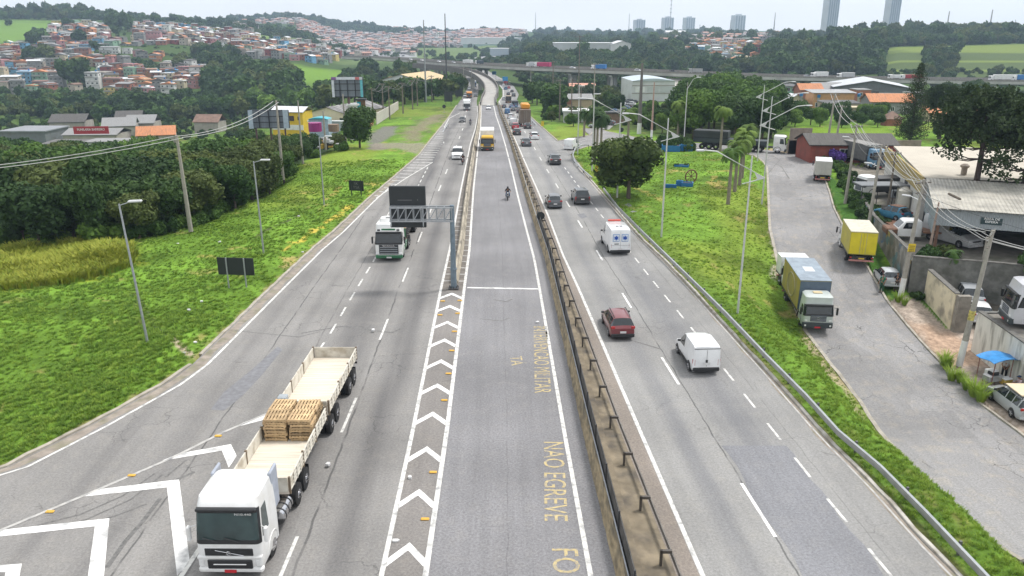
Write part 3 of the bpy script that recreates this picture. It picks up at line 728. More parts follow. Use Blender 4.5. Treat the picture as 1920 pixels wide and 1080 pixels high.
for i in range(55):
 y=14.6+3.66*i
 if y<215:put('bracket',bme,gr,Vector((float(RAs(y)),y,0))-gr.location)
RG=[(1133,352),(1160,387),(1210,437),(1260,485),(1317,540),(1365,587),(1440,665),(1515,740),(1575,806),(1655,873),(1740,958),(1855,1078),(1960,1190)]
rgp=[Vector((*G(a,b_,.72),0))for a,b_ in RG]
g2=empty('guard_rail','long galvanised guard rail on the right grass verge','guard rail',rgp[-1])
def resamp(pts,step):
 out=[pts[0].copy()];acc=0
 for a,b_ in zip(pts,pts[1:]):
  L_=(b_-a).length;n=max(1,int(round(L_/step)))
  for i in range(1,n+1):out.append(a.lerp(b_,i/n))
 return out
WB2=[(-.07,.42),(.0,.47),(-.06,.56),(.02,.65),(-.02,.74),(-.16,.75),(-.12,.42)]
rs=resamp(rgp,1.0);rings=[]
for i,p in enumerate(rs):
 d=(rs[min(i+1,len(rs)-1)]-rs[max(i-1,0)]).normalized();n=Vector((d.y,-d.x,0))
 rings.append([tuple(p-g2.location+n*-a*(1)+Vector((0,0,b_)))for a,b_ in WB2])
mb=MB();mb.loft(rings);mb.build('rail_beam',M('rail_zinc',(.36,.38,.385),.35,.15,2,metal=.6),g2,fix=True)
pm=MB();pm.box(-.05,.05,-.05,.05,0,.72)
pme=pm.mesh('post',M('rail_post',(.1,.1,.1),.6))
for p in rs[::4]:put('post',pme,g2,p-g2.location+Vector((.16,0,0)))
def small_rail(pts,label,h=.7,z=0):
 ps=[Vector((*G(a,b_,h),0))for a,b_ in pts];e=empty('guard_rail',label,'guard rail',ps[0])
 rs=resamp(ps,1.5);mb=MB()
 mb.tube([p-e.location+Vector((0,0,h))for p in rs],.11,6);mb.build('rail_beam',MATS['rail_zinc'],e)
 for p in rs[::3]:put('post',pme,e,p-e.location)
small_rail([(1104,272),(1090,272),(1078,279),(1074,290),(1078,303),(1090,316),(1110,333)],'curved guard rail around the tip of the big green island')
small_rail([(995,222),(1005,234),(1013,243)],'short guard rail end beside the small green island')
small_rail([(840,232),(826,254),(810,274),(803,284)],'low guard rail on the left verge by the hatched lane')
# cars
def paint(name,c,rough=.3):return M('car_paint_'+name,c,rough,.05,1.5,coat=.6,stain=tuple(v*.7+.05 for v in c),stain_amt=.4,stain_scale=2)
PB,PW,PR,PS=paint('black',(.02,.021,.024)),paint('white',(.72,.73,.74)),paint('dark_red',(.16,.022,.028)),paint('silver',(.40,.42,.44))
PG,PRR,PBL,PDG=paint('graphite',(.07,.075,.085)),paint('bright_red',(.42,.02,.035)),paint('blue',(.035,.13,.28)),paint('dark_green',(.02,.06,.04))
def wheels_for(root,L,W,r,wb,wt=.2,axles=None,scalex=1.0):
 t=MB();t.tube([(-wt/2,0,0),(-wt/2+.02,0,0),(wt/2-.02,0,0),(wt/2,0,0)],[r*.90,r,r,r*.90],18)
 tme=t.mesh('tyre',TYRE,40)
 q=MB();q.tube([(0,0,0),(wt/2+.004,0,0)],r*.66,14)
 for k in range(5):
  a=2*math.pi*k/5
  q.tube([(wt/2+.006,0,0),(wt/2+.012,math.cos(a)*r*.6,math.sin(a)*r*.6)],r*.08,4,1)
 q.tube([(wt/2,0,0),(wt/2+.02,0,0)],r*.16,8,1)
 rme=q.mesh('rim',[DARKST,RIM])
 for y in(axles or(wb/2,-wb/2)):
  for s in(1,-1):
   w=empty('wheel',None,None,(s*(W/2-wt/2+.01),y,r),0 if s>0 else math.pi);w.parent=root
   put('tyre',tme,w);put('rim',rme,w)
def shell(st,W):
 """st: list of (y, zbottom, zbelt, ztop, wbelt, wtop, tag) front to back; the tag names the segment that FOLLOWS"""
 body,gw,gs,gr=MB(),MB(),MB(),MB()
 rings=[]
 for(y,zb,zl,zt,wb,wt,tg)in st:
  hw=W/2;a=wb*hw;c=wt*hw
  half=[(a*.90,zb),(a*.985,zb+.16),(a,(zb+zl)/2+.06),(a*.965,zl),(c,zt-.05*(zt>zl+.12)),(c*.84,zt+.0),(0,zt+.025)]
  rg=[(x,y,z)for x,z in half]+[(-x,y,z)for x,z in half[-2::-1]]
  rings.append(rg)
 n=len(rings[0])
 for i in range(len(rings)-1):
  tg=st[i][6]
  for k in range(n-1):
   q=[rings[i][k],rings[i][k+1],rings[i+1][k+1],rings[i+1][k]]
   side=k in(3,8);top=k in(4,5,6,7)
   if tg=='ws' and(top or side):tgt=gw
   elif tg=='rw' and(top or side):tgt=gr
   elif tg=='sg' and side:tgt=gs
   else:tgt=body
   tgt.add(q,[(3,2,1,0)])
  body.add([rings[i][0],rings[i][-1],rings[i+1][-1],rings[i+1][0]],[(0,1,2,3)][::1])
 body.add(rings[0],[tuple(range(n))]);body.add(rings[-1],[tuple(range(n))[::-1]])
 return body,gw,gs,gr
def weld(o,d=.004):
 bm=bmesh.new();bm.from_mesh(o.data);bmesh.ops.remove_doubles(bm,verts=bm.verts,dist=d);bmesh.ops.recalc_face_normals(bm,faces=bm.faces)
 bm.to_mesh(o.data);bm.free()
 o.data.polygons.foreach_set('use_smooth',[True]*len(o.data.polygons));o.data.set_sharp_from_angle(angle=R(32))
PROTO={}
SPEC={'hatch':(3.95,1.66,1.46,.29,2.45,[(0,.32,.55,.60,.80,.70,''),(.10,.20,.62,.68,.93,.82,''),(.75,.18,.80,.86,.99,.86,''),(1.02,.18,.86,.92,1,.84,'ws'),(1.72,.18,.90,1.40,1,.70,'sg'),(2.34,.18,.91,1.46,1,.72,''),(2.42,.18,.91,1.46,1,.72,'sg'),(3.2,.18,.94,1.43,1,.71,''),(3.40,.18,.95,1.40,.99,.70,'rw'),(3.84,.2,.96,1.02,.96,.80,''),(3.95,.28,.78,.84,.90,.80,'')]),'wagon':(4.25,1.66,1.50,.29,2.45,[(0,.32,.55,.60,.80,.70,''),(.10,.20,.62,.68,.93,.82,''),(.75,.18,.80,.86,.99,.86,''),(1.02,.18,.86,.92,1,.84,'ws'),(1.72,.18,.90,1.40,1,.70,'sg'),(2.34,.18,.91,1.47,1,.72,''),(2.42,.18,.91,1.47,1,.72,'sg'),(3.1,.18,.94,1.48,1,.72,''),(3.18,.18,.94,1.48,1,.72,'sg'),(3.75,.18,.95,1.46,1,.71,''),(3.85,.18,.95,1.44,.99,.70,'rw'),(4.12,.2,.96,1.02,.96,.82,''),(4.25,.28,.78,.84,.90,.80,'')]),'sedan':(4.45,1.72,1.45,.31,2.6,[(0,.32,.55,.60,.78,.68,''),(.12,.20,.64,.70,.93,.80,''),(.9,.18,.82,.88,.99,.86,''),(1.2,.18,.87,.93,1,.84,'ws'),(1.9,.18,.90,1.40,1,.68,'sg'),(2.45,.18,.91,1.45,1,.70,''),(2.53,.18,.91,1.45,1,.70,'sg'),(3.2,.18,.93,1.40,1,.68,'rw'),(3.85,.18,.95,1.02,.98,.80,''),(4.35,.2,.94,1.0,.92,.78,''),(4.45,.28,.76,.82,.86,.76,'')]),'suv':(4.35,1.80,1.70,.35,2.6,[(0,.38,.70,.76,.82,.74,''),(.10,.26,.80,.88,.94,.84,''),(.8,.24,.98,1.04,1,.88,''),(1.1,.24,1.02,1.08,1,.86,'ws'),(1.7,.24,1.05,1.62,1,.76,'sg'),(2.4,.24,1.06,1.69,1,.77,''),(2.48,.24,1.06,1.69,1,.77,'sg'),(3.5,.24,1.08,1.68,1,.76,''),(3.75,.24,1.08,1.66,.99,.76,'rw'),(4.2,.26,1.10,1.16,.97,.84,''),(4.35,.34,.88,.94,.92,.84,'')]),'minivan':(4.15,1.72,1.86,.30,2.7,[(0,.34,.6,.66,.80,.70,''),(.10,.22,.72,.78,.94,.82,''),(.65,.2,.92,.98,.99,.86,''),(.95,.2,.98,1.04,1,.86,'ws'),(1.6,.2,1.02,1.72,1,.78,'sg'),(2.15,.2,1.02,1.85,1,.86,''),(2.25,.2,1.05,1.86,1,.88,''),(3.9,.2,1.05,1.85,.99,.88,''),(4.08,.2,1.05,1.78,.98,.88,''),(4.15,.24,1.0,1.6,.97,.90,'')]),'bigvan':(5.5,1.98,2.45,.34,3.4,[(0,.36,.7,.78,.80,.72,''),(.12,.26,.86,.94,.95,.84,''),(.75,.24,1.10,1.16,.99,.88,''),(1.0,.24,1.16,1.24,1,.88,'ws'),(1.75,.24,1.22,2.05,1,.80,'sg'),(2.4,.24,1.22,2.36,1,.86,''),(2.5,.24,1.3,2.42,1,.88,''),(5.3,.24,1.3,2.42,.99,.88,''),(5.44,.26,1.3,2.36,.98,.88,''),(5.5,.3,1.25,2.2,.97,.88,'')]),}
def make_car(kind,pm,label,loc,rz,name='parked_car',cat='car',group=None,plate=PLATEW,bumper=None,mir=BLACKP,rear_glass=True):
 L,W,Hh,r,wb,st=SPEC[kind]
 st=[(L/2-y,*rest)for y,*rest in st]
 root=empty(name,label,cat,loc,rz,group)
 body,gw,gs,gr=shell(st,W)
 b=body.build('body',pm,root);weld(b)
 for mbx,nm in((gw,'windscreen'),(gs,'side_window'),(gr,'rear_window')):
  if not mbx.f:continue
  if nm=='side_window':
   for s in(1,-1):
    m2=MB()
    for f in mbx.f:
     q=[mbx.v[i]for i in f]
     if q[0][0]*s>0:m2.add([(x+s*.003,y,z)for x,y,z in q],[(0,1,2,3)])
    o=m2.build(nm,GLASS,root)
  else:
   o=mbx.build(nm,GLASS,root);weld(o)
 wheels_for(root,L,W,r,wb)
 am=MB();am.cyl((-.012,0,0),(.012,0,0),r*1.16,16);ame=am.mesh('wheel_arch',BLACKP)
 for y in(wb/2,-wb/2):
  for s in(1,-1):put('wheel_arch',ame,root,(s*(W/2-.006),y,r+.03))
 zt=st[-2][3]-.12;zf=st[1][3]-.02
 fr,re=L/2,-L/2
 bm_=MB();bm_.rbox(-W*.47,W*.47,re-.05,re+.18,.24,.24+(.26 if bumper else .2),.05);bm_.build('rear_bumper',bumper or pm,root,30)
 bm_=MB();bm_.rbox(-W*.45,W*.45,fr-.18,fr+.05,.22,.46,.05);bm_.build('front_bumper',bumper or pm,root,30)
 g_=MB();g_.rbox(-W*.26,W*.26,fr-.02,fr+.03,zf-.22,zf-.10,.01);g_.build('grille',BLACKP,root)
 h_=MB();h_.rbox(-.17,.17,-.12,.03,-.07,.07,.03);hm=h_.mesh('headlight',LAMPG,30)
 for s in(1,-1):put('headlight',hm,root,(s*W*.37,fr-.04,zf-.12),-s*.35)
 tall=kind in('suv','minivan','bigvan')
 t_=MB();t_.rbox(-.09 if tall else-.14,.09 if tall else .14,-.05,.06,(-.2 if tall else-.08),(.22 if tall else .09),.02);tmz=t_.mesh('taillight',REDL,30)
 for s in(1,-1):put('taillight',tmz,root,(s*W*(.435 if tall else .40),re+.06,(.80 if tall and kind!='bigvan' else(.88 if kind=='bigvan' else zt))),s*.2)
 m_=MB();m_.rbox(-.1,.1,-.05,.05,-.07,.07,.03);mm=m_.mesh('wing_mirror',mir,30)
 ym=[s for s in st if s[6]=='ws'][0][0]-.35;zm=[s for s in st if s[6]=='ws'][0][3]+.1
 for s in(1,-1):put('wing_mirror',mm,root,(s*(W/2+.07),ym,zm))
 p_=MB();p_.box(-.2,.2,-.012,.012,-.065,.065);pme_=p_.mesh('number_plate',plate)
 put('number_plate',pme_,root,(0,re-.062,.62 if kind in('hatch','wagon')else(.75 if kind!='bigvan' else .6)));put('number_plate',pme_,root,(0,fr+.055,.36))
 return root
def heading(p0,p1):
 a,b=P(*p0),P(*p1);d=b-a;return math.atan2(d.y,d.x)-math.pi/2
AWAY=math.atan2(1,-.055)-math.pi/2
TOW=AWAY+math.pi
def hS(p0,p1):
 d=GP(*p1)-GP(*p0);return math.atan2(d.y,d.x)-math.pi/2
def lane_head(f,y,away=True):
 dx=float(f(y+4)-f(y-4))/8;a=math.atan2(1,dx)-math.pi/2
 return a if away else a+math.pi
def at(px,py,z=0.0):return P(px,py,z)
MAR=BLACKP
def rcar(kind,pm,label,px,py,**k):
 """px, py: the middle of the rear axle line on the ground"""
 L,W,Hh,r,wb,st=SPEC[kind];p=at(px,py);h=lane_head(RLs,p.y)
 p=p+Vector((-math.sin(h),math.cos(h),0))*(L/2-.1)
 return make_car(kind,pm,label,p,h,k.pop('name','moving_car'),k.pop('cat','car'),**k)
palio=rcar('wagon',PR,'dark red estate car with black roof rails driving beside the median',1167,638,bumper=BLACKP)
rr=MB()
for s in(1,-1):rr.tube([(s*.52,0.3,1.47),(s*.54,.1,1.55),(s*.54,-1.4,1.55),(s*.52,-1.6,1.47)],.028,6)
rr.build('roof_rail',BLACKP,palio)
fio=rcar('minivan',PW,'small white panel van with tall red tail lights in the near right lanes',1322,702,name='panel_van',cat='van',bumper=BLACKP)
d=MB();d.box(-.006,.006,-2.095,-2.085,.55,1.62);d.box(-.06,.06,-2.11,-2.08,.78,.98);d.box(-.78,.78,-2.094,-2.084,1.66,1.70);d.build('rear_door_seam',BLACKP,fio)
d=MB()
for s in(1,-1):d.rbox(s*.862-.02,s*.862+.02,-1.0,.9,.30,.50,.02)
d.build('side_trim',BLACKP,fio)
amb=rcar('bigvan',PW,'white ambulance van with blue rear crosses and red roof light bar',1162,478,name='ambulance',cat='van',bumper=BLACKP)
AMB_BLUE=M('emblem_blue',(.02,.09,.42),.4,.03)
for s in(1,-1):
 w_=MB();w_.rbox(s*.40-.31,s*.40+.31,-2.78,-2.735,1.28,1.98,.02);wo_=w_.build('rear_window',M('emblem_frame',(.10,.22,.48),.3,.03),amb)
 w_=MB();w_.rbox(s*.40-.27,s*.40+.27,-2.79,-2.76,1.32,1.94,.02);w_.build('window_film',M('film_white',(.62,.68,.74),.25,.03),wo_)
 e_=MB()
 for k in range(3):e_.box(-.21,.21,-2.80,-2.785,-.055,.055,0,Matrix.Translation((s*.40,0,1.63))@Matrix.Rotation(math.pi/3*k+math.pi/2,4,'Y'))
 e_.build('emblem',AMB_BLUE,wo_)
lb=MB();lb.rbox(-.62,.62,.55,.85,2.40,2.54,.05);lb.build('light_bar',M('beacon_red',(.50,.06,.04),.3,.1),amb,30)
vt=MB();vt.rbox(-.3,-.05,-1.9,-1.6,2.43,2.50,.02);vt.rbox(.05,.3,-1.9,-1.6,2.43,2.50,.02);vt.build('roof_vent',M('vent_grey',(.3,.3,.31)),amb)
dm=MB();dm.box(-.006,.006,-2.757,-2.748,.5,2.2);dm.box(-.9,.9,-2.757,-2.747,.92,.935);dm.box(-.55,-.15,-2.76,-2.75,1.02,1.10);dm.build('door_seam',BLACKP,amb)
rcar('hatch',PG,'black hatchback with pale roof next to the median barrier, behind the black sport utility car',1041,392)
suv=rcar('suv',PB,'black sport utility car with roof rails ahead of the ambulance',1092,385)
rr=MB()
for s in(1,-1):rr.tube([(s*.62,.4,1.70),(s*.62,-1.4,1.70)],.03,6)
rr.build('roof_rail',CHROME,suv)
rcar('sedan',PB,'black saloon car in the middle lane ahead of the black sport utility car',1042,310)
rcar('sedan',PG,'dark saloon car further up beside the dashed lane line',988,276)
rcar('hatch',PW,'white hatchback behind the brown box lorry on the shoulder side',1003,263)
rcar('hatch',PB,'black hatchback by the barrier just behind the bright red car',970,255)
rcar('hatch',PRR,'bright red hatchback behind the white van in the traffic queue',967,243)
rcar('hatch',PB,'small black car right behind the tall brown lorry',990,243)
rcar('minivan',PW,'white van with dark windows in the queue beside the brown lorry',963,237,name='panel_van',cat='van')
def mini(kind,pm,nm='queued_car'):
 return make_car(kind,pm,'',(0,0,0),0,nm)
def proto_del():pass
used={}
def place(kind,pm,label,px,py,head,cat='car',name='distant_car',group=None,z=0.0,scale=1.0):
 key=(kind,pm.name)
 p=at(px,py,z);h=head(p.y)if callable(head)else head
 if key in used:
  c=copy_tree(used[key],p,h,label,group,scale);c.name=name;c['category']=cat
  return c
 c=make_car(kind,pm,label,p,h,name,cat,group);used[key]=c;return c
QG='cars queueing up the right carriageway'
away=lambda y:lane_head(RLs,y);tow=lambda y:lane_head(ELs,y,False)
for k,pm,px,py,lab in(('minivan',PBL,951,213,'blue and white van in the queue'),('sedan',PG,962,208,'grey saloon in the middle of the queue'),('hatch',PB,973,212,'black hatchback at the shoulder side of the queue'),('hatch',PW,957,222,'white hatchback beside the blue van'),('hatch',PG,945,202,'grey hatchback along the median in the queue'),('sedan',PBL,959,202,'blue saloon car in the queue'),('hatch',PBL,967,201,'blue hatchback near the lorries of the queue'),('suv',PG,963,181,'dark grey off-road car in the far queue'),('hatch',PB,960,173,'small black car in the far queue'),('suv',PBL,948,168,'blue off-road car in the far queue'),('hatch',PRR,954,166,'small red car in the far queue'),('hatch',PW,944,161,'white hatchback by the red lorry of the queue'),('hatch',PS,945,188,'silver hatchback on the inner lane of the far queue'),('sedan',PB,953,178,'black saloon in the far queue'),('hatch',PG,973,208,'graphite hatchback at the rear of the queue')):
 place(k,pm,lab,px,py,away,group=QG)
LG='cars coming down the left carriageway'
place('suv',PW,'white off-road car coming down the left carriageway beside a motorcycle',858,296,tow,name='oncoming_car')
place('sedan',PB,'black saloon car with pale bonnet coming down the left carriageway',867,229,tow,name='oncoming_car')
place('hatch',PW,'white hatchback coming down the centre carriageway',916,205,lambda y:lane_head(CLs,y,False),name='oncoming_car')
for k,pm,px,py,lab in(('hatch',PW,879,193,'white hatchback ahead of the white box lorry'),('hatch',PW,880,168,'small white car far up the left carriageway'),('hatch',PB,892,181,'small black car beside the left barrier'),('hatch',PS,872,182,'silver car beside the orange lorry'),('sedan',PG,876,178,'grey saloon behind the orange lorry'),('hatch',PB,884,158,'dark car far up the left carriageway')):
 place(k,pm,lab,px,py,tow,group=LG)
rampv=place('minivan',PW,'white van on the slip road by the tip of the green island',1072,279,heading((1060,285),(1100,268)),'van','panel_van')
SH=heading((1590,442),(1552,347))
sil=make_car('hatch',PS,'silver hatchback parked at the kerb beside two people',GP(1662,530),hS((1690,600),(1650,525)),'parked_car')
gol=make_car('wagon',PS,'silver estate car with a roof load parked by the food stall',GP(1899,766,.08),hS((1935,800),(1860,735)),'parked_car')
rk=MB();rk.box(-.6,.6,-1.55,.3,1.58,1.66);rk.build('roof_load',M('plywood',(.62,.52,.36),.8,.1),gol)
rk=MB()
for y in(.15,-1.3):rk.cyl((-.66,y,1.55),(.66,y,1.55),.03,6)
for s in(1,-1):rk.tube([(s*.64,.5,1.48),(s*.64,.4,1.60),(s*.64,-1.7,1.60),(s*.64,-1.8,1.48)],.035,6)
rk.build('roof_rack',DARKST,gol)
make_car('hatch',PW,'white hatchback parked behind the thick end of the cream wall',GP(1831,596,.05),hS((1850,640),(1826,590)),'parked_car')
make_car('suv',PS,'silver car half hidden behind the white hatchback in the yard',GP(1813,566,.05),hS((1850,640),(1826,590)),'parked_car')
pk=make_car('hatch',M('faded_blue_paint',(.05,.20,.32),.5,.2),'old faded blue car with a rusty roof in the yard',P(1672,409,.05),.4,'scrap_car')
rf=MB();rf.rbox(-.56,.56,-1.2,.1,1.46,1.50,.02);rf.build('rusty_roof',RUST,pk)
for(px,py,lab)in((1164,268-40,''),):pass
# motorcycles with riders
def skin(name,joints,edges,radii,mat,parent=None,sub=1):
 me=bpy.data.meshes.new(name);me.from_pydata([tuple(j)for j in joints],edges,[]);me.update()
 o=bpy.data.objects.new(name,me);COL.objects.link(o)
 md=o.modifiers.new('s','SKIN');md.use_smooth_shade=True
 for i,r in enumerate(radii):me.skin_vertices[0].data[i].radius=(r,r)if not isinstance(r,tuple)else r
 me.skin_vertices[0].data[0].use_root=True
 sb_=o.modifiers.new('u','SUBSURF');sb_.levels=sub;sb_.render_levels=sub
 dg=bpy.context.evaluated_depsgraph_get()
 m2=bpy.data.meshes.new_from_object(o.evaluated_get(dg));bpy.data.objects.remove(o)
 m2.materials.clear();m2.materials.append(mat);m2.name=name
 m2.polygons.foreach_set('use_smooth',[True]*len(m2.polygons))
 return put(name,m2,parent)
SKIN=M('skin',(.30,.16,.10),.6,.08)
HAIR=M('dark_hair',(.015,.012,.01),.8,.2)
def hand(parent,p,d,up):
 """palm and five bent fingers; p wrist, d pointing direction, up back of hand"""
 d=Vector(d).normalized();up=Vector(up).normalized();s=d.cross(up).normalized();p=Vector(p)
 J=[p,p+d*.05,p+d*.085];E_=[(0,1),(1,2)];Rr=[.026,(.036),.034]
 for k,(o_,l_)in enumerate(((-.030,.07),(-.010,.08),(.010,.075),(.030,.06))):
  b_=len(J);q=p+d*.085+s*o_
  J+=[q,q+d*l_*.5-up*.008,q+d*l_*.8-up*.03];E_+=[(2,b_),(b_,b_+1),(b_+1,b_+2)];Rr+=[.010,.009,.008]
 b_=len(J);q=p+d*.03-s*.04;J+=[q,q+d*.035-s*.012-up*.01];E_+=[(1,b_),(b_,b_+1)];Rr+=[.011,.009]
 return J,E_,Rr
def person(label,loc,rz,J,shirt,trousers,name='person',hat=None,skinm=None,group=None,scale=1.0,long_sleeves=False,hair=True,held=None):
 """J: dict of joints in metres: pelvis chest neck head shL elL wrL shR elR wrR hipL knL anL hipR knR anR toeL toeR"""
 root=empty(name,label,'person',loc,rz,group);root.scale=(scale,)*3
 V={k:Vector(v)for k,v in J.items()}
 sm=skinm or SKIN
 order=['pelvis','chest','neck','head','shL','elL','wrL','shR','elR','wrR','hipL','knL','anL','toeL','hipR','knR','anR','toeR']
 rad=[.115,.125,.055,.075,.06,.043,.030,.06,.043,.030,.085,.055,.04,.035,.085,.055,.04,.035]
 js=[V[k]for k in order];E_=[(0,1),(1,2),(2,3),(1,4),(4,5),(5,6),(1,7),(7,8),(8,9),(0,10),(10,11),(11,12),(12,13),(0,14),(14,15),(15,16),(16,17)]
 for wr,el in(('wrL','elL'),('wrR','elR')):
  d=(V[wr]-V[el]).normalized();up=Vector((0,0,1))if abs(d.z)<.8 else Vector((1 if wr=='wrL' else-1,0,0))
  hj,he,hr=hand(root,V[wr],d,up);o=len(js);wi=order.index(wr)
  js+=hj[1:];rad+=hr[1:]
  E_+=[(wi if a==0 else a-1+o,wi if b==0 else b-1+o)for a,b in he]
 body=skin('body',js,E_,rad,sm,root)
 hd=V['head']+(V['head']-V['neck']).normalized()*.06
 f=(Vector((0,1,0)))
 bh=MB();rings=[]
 for k in range(9):
  t=k/8;z=-.12+.24*t;rr_=math.sqrt(max(0,1-((t-.52)/.53)**2))
  rings.append([(.075*rr_*math.cos(a),.095*rr_*math.sin(a)+(.012 if t<.4 else 0),z)for a in[2*math.pi*i/12 for i in range(12)]])
 bh.loft([[tuple(hd+Vector(v))for v in r_]for r_ in rings]);
 bh.rbox(hd.x-.012,hd.x+.012,hd.y+.085,hd.y+.115,hd.z-.03,hd.z+.012,.006)
 for s in(1,-1):bh.rbox(hd.x+s*.078-.008,hd.x+s*.078+.008,hd.y-.015,hd.y+.015,hd.z-.03,hd.z+.03,.006)
 bh.rbox(hd.x-.024,hd.x+.024,hd.y+.088,hd.y+.096,hd.z-.062,hd.z-.052,.003,1)
 for s in(1,-1):bh.rbox(hd.x+s*.03-.012,hd.x+s*.03+.012,hd.y+.084,hd.y+.092,hd.z+.012,hd.z+.024,.003,1)
 me=bh.mesh('body',[sm,HAIR],50)
 bmx=bmesh.new();bmx.from_mesh(body.data);bmx.from_mesh(me);bmx.to_mesh(body.data);bmx.free();body.data.materials.append(HAIR)
 nb=len(body.data.polygons)
 if hair and not hat:
  h_=MB();h_.loft([[tuple(hd+Vector((.084*c_*math.cos(a),.102*c_*math.sin(a)-.012,z)))for a in[2*math.pi*i/12 for i in range(12)]]for z,c_ in((.0,.97),(.05,1.0),(.10,.78),(.13,.3))]);h_.build('hair',HAIR,root,60)
 if hat:
  h_=MB();h_.loft([[tuple(hd+Vector((hat[1]*c_*math.cos(a),hat[1]*1.2*c_*math.sin(a)-.008,z)))for a in[2*math.pi*i/14 for i in range(14)]]for z,c_ in hat[2]])
  if hat[3]:h_.rbox(hd.x-.07,hd.x+.07,hd.y+.07,hd.y+.17,hd.z+.035,hd.z+.05,.01)
  h_.build(hat[0],hat[4],root,60)
 lp=lambda a,b,t:V[a].lerp(V[b],t)
 aL,aR=(('elL',1.0),('elR',1.0))if long_sleeves else(('elL',.0),('elR',.0))
 sj=[lp('pelvis','chest',-.05),V['chest'],lp('chest','neck',.75),V['shL'],lp('shL','elL',.75)if not long_sleeves else V['elL'],V['shR'],lp('shR','elR',.75)if not long_sleeves else V['elR']]
 se=[(0,1),(1,2),(1,3),(3,4),(1,5),(5,6)];sr=[(.15,.12),(.17,.13),.07,.075,.062,.075,.062]
 if long_sleeves:sj+=[lp('elL','wrL',.92),lp('elR','wrR',.92)];se+=[(4,7),(6,8)];sr+=[.042,.042]
 skin('shirt',sj,se,sr,shirt,root)
 tj=[V['pelvis'],V['hipL'],V['knL'],lp('knL','anL',.9),V['hipR'],V['knR'],lp('knR','anR',.9)]
 skin('trousers',tj,[(0,1),(1,2),(2,3),(0,4),(4,5),(5,6)],[.135,.105,.075,.06,.105,.075,.06],trousers,root)
 for a,t in(('anL','toeL'),('anR','toeR')):
  s_=MB();q=V[a];d=(V[t]-V[a]);d.z=0;d=d.normalized()if d.length>.01 else Vector((0,1,0));ang=math.atan2(d.y,d.x)-math.pi/2
  s_.rbox(-.048,.048,-.07,.20,-.055,.05,.03,0,Matrix.Translation((q.x,q.y,V[t].z+.02))@Matrix.Rotation(ang,4,'Z'));s_.build('shoe',BLACKP,root,40)
 return root
STAND=dict(pelvis=(0,0,.95),chest=(0,0,1.30),neck=(0,0,1.50),head=(0,.02,1.58),shL=(-.18,0,1.42),elL=(-.25,.02,1.15),wrL=(-.22,.16,.95),shR=(.18,0,1.42),elR=(.27,.0,1.15),wrR=(.30,.08,.90),hipL=(-.09,0,.90),knL=(-.11,.03,.50),anL=(-.12,-.02,.09),toeL=(-.13,.15,.03),hipR=(.09,0,.90),knR=(.11,.03,.50),anR=(.12,-.02,.09),toeR=(.13,.15,.03))
RIDE=dict(pelvis=(0,-.25,.86),chest=(0,-.08,1.18),neck=(0,.0,1.38),head=(0,.06,1.45),shL=(-.18,-.04,1.30),elL=(-.30,.18,1.12),wrL=(-.30,.42,1.05),shR=(.18,-.04,1.30),elR=(.30,.18,1.12),wrR=(.30,.42,1.05),hipL=(-.10,-.22,.84),knL=(-.22,.16,.72),anL=(-.20,.0,.34),toeL=(-.20,.17,.28),hipR=(.10,-.22,.84),knR=(.22,.16,.72),anR=(.20,.0,.34),toeR=(.20,.17,.28))
HELM=('helmet',.115,((-.10,.8),(-.04,1.0),(.04,1.03),(.10,.85),(.14,.4)),False)
def motorcycle(label,loc,rz,pm,scale=1.0):
 root=empty('motorcycle',label,'motorcycle',loc,rz);root.scale=(scale,)*3
 wm=MB();n=20;R_,r_=.26,.055
 rings=[[((R_+r_*math.cos(b))*0+r_*math.sin(b),(R_+r_*math.cos(b))*math.cos(a),(R_+r_*math.cos(b))*math.sin(a))for b in[2*math.pi*j/8 for j in range(8)]]for a in[2*math.pi*i/n for i in range(n+1)]]
 wm.loft(rings,caps=False);tme=wm.mesh('tyre',TYRE,60)
 q=MB();q.cyl((-.03,0,0),(.03,0,0),.07,8)
 for k in range(10):
  a=2*math.pi*k/10;q.tube([(0,0,0),(0,math.cos(a)*.24,math.sin(a)*.24)],.006,4)
 rme=q.mesh('rim',RIM)
 for y in(.64,-.62):
  w=empty('wheel',None,None,(0,y,.315));w.parent=root;put('tyre',tme,w);put('rim',rme,w)
 f=MB()
 for s in(1,-1):f.tube([(s*.09,.64,.315),(s*.09,.45,.95)],.02,6)
 f.tube([(0,.45,.9),(0,.1,.45),(0,-.25,.4),(0,-.62,.315)],.03,6);f.tube([(0,.42,.85),(0,-.2,.70),(0,-.7,.72)],.03,6)
 f.build('frame',DARKST,root)
 e=MB();e.rbox(-.14,.14,-.15,.22,.25,.55,.04);e.cyl((.15,.1,.3),(.15,-.7,.32),.04,8);e.build('engine',GALV,root,30)
 t=MB();t.rbox(-.13,.13,-.05,.38,.70,.92,.07);t.build('fuel_tank',pm,root,40)
 s_=MB();s_.rbox(-.13,.13,-.70,-.03,.72,.81,.04);s_.build('seat',BLACKP,root,30)
 h=MB();h.tube([(-.36,.34,1.02),(-.12,.44,1.0),(.12,.44,1.0),(.36,.34,1.02)],.016,6);h.build('handlebar',DARKST,root)
 for s in(1,-1):
  m_=MB();m_.tube([(s*.25,.42,1.0),(s*.3,.42,1.15)],.008,4);m_.rbox(s*.3-.06,s*.3+.06,.40,.43,1.13,1.2,.01);m_.build('mirror',BLACKP,root)
 l=MB();l.rbox(-.08,.08,.50,.60,.82,.97,.04);l.build('headlight',LAMPG,root,30)
 g_=MB();g_.rbox(-.06,.06,.35,.95,.58,.62,.01);g_.build('front_mudguard',pm,root);g_=MB();g_.rbox(-.07,.07,-.98,-.55,.60,.66,.01);g_.build('rear_mudguard',BLACKP,root)
 return root
DKC=M('dark_cloth',(.02,.022,.03),.9,.2);JEAN=M('denim',(.05,.09,.16),.9,.2);
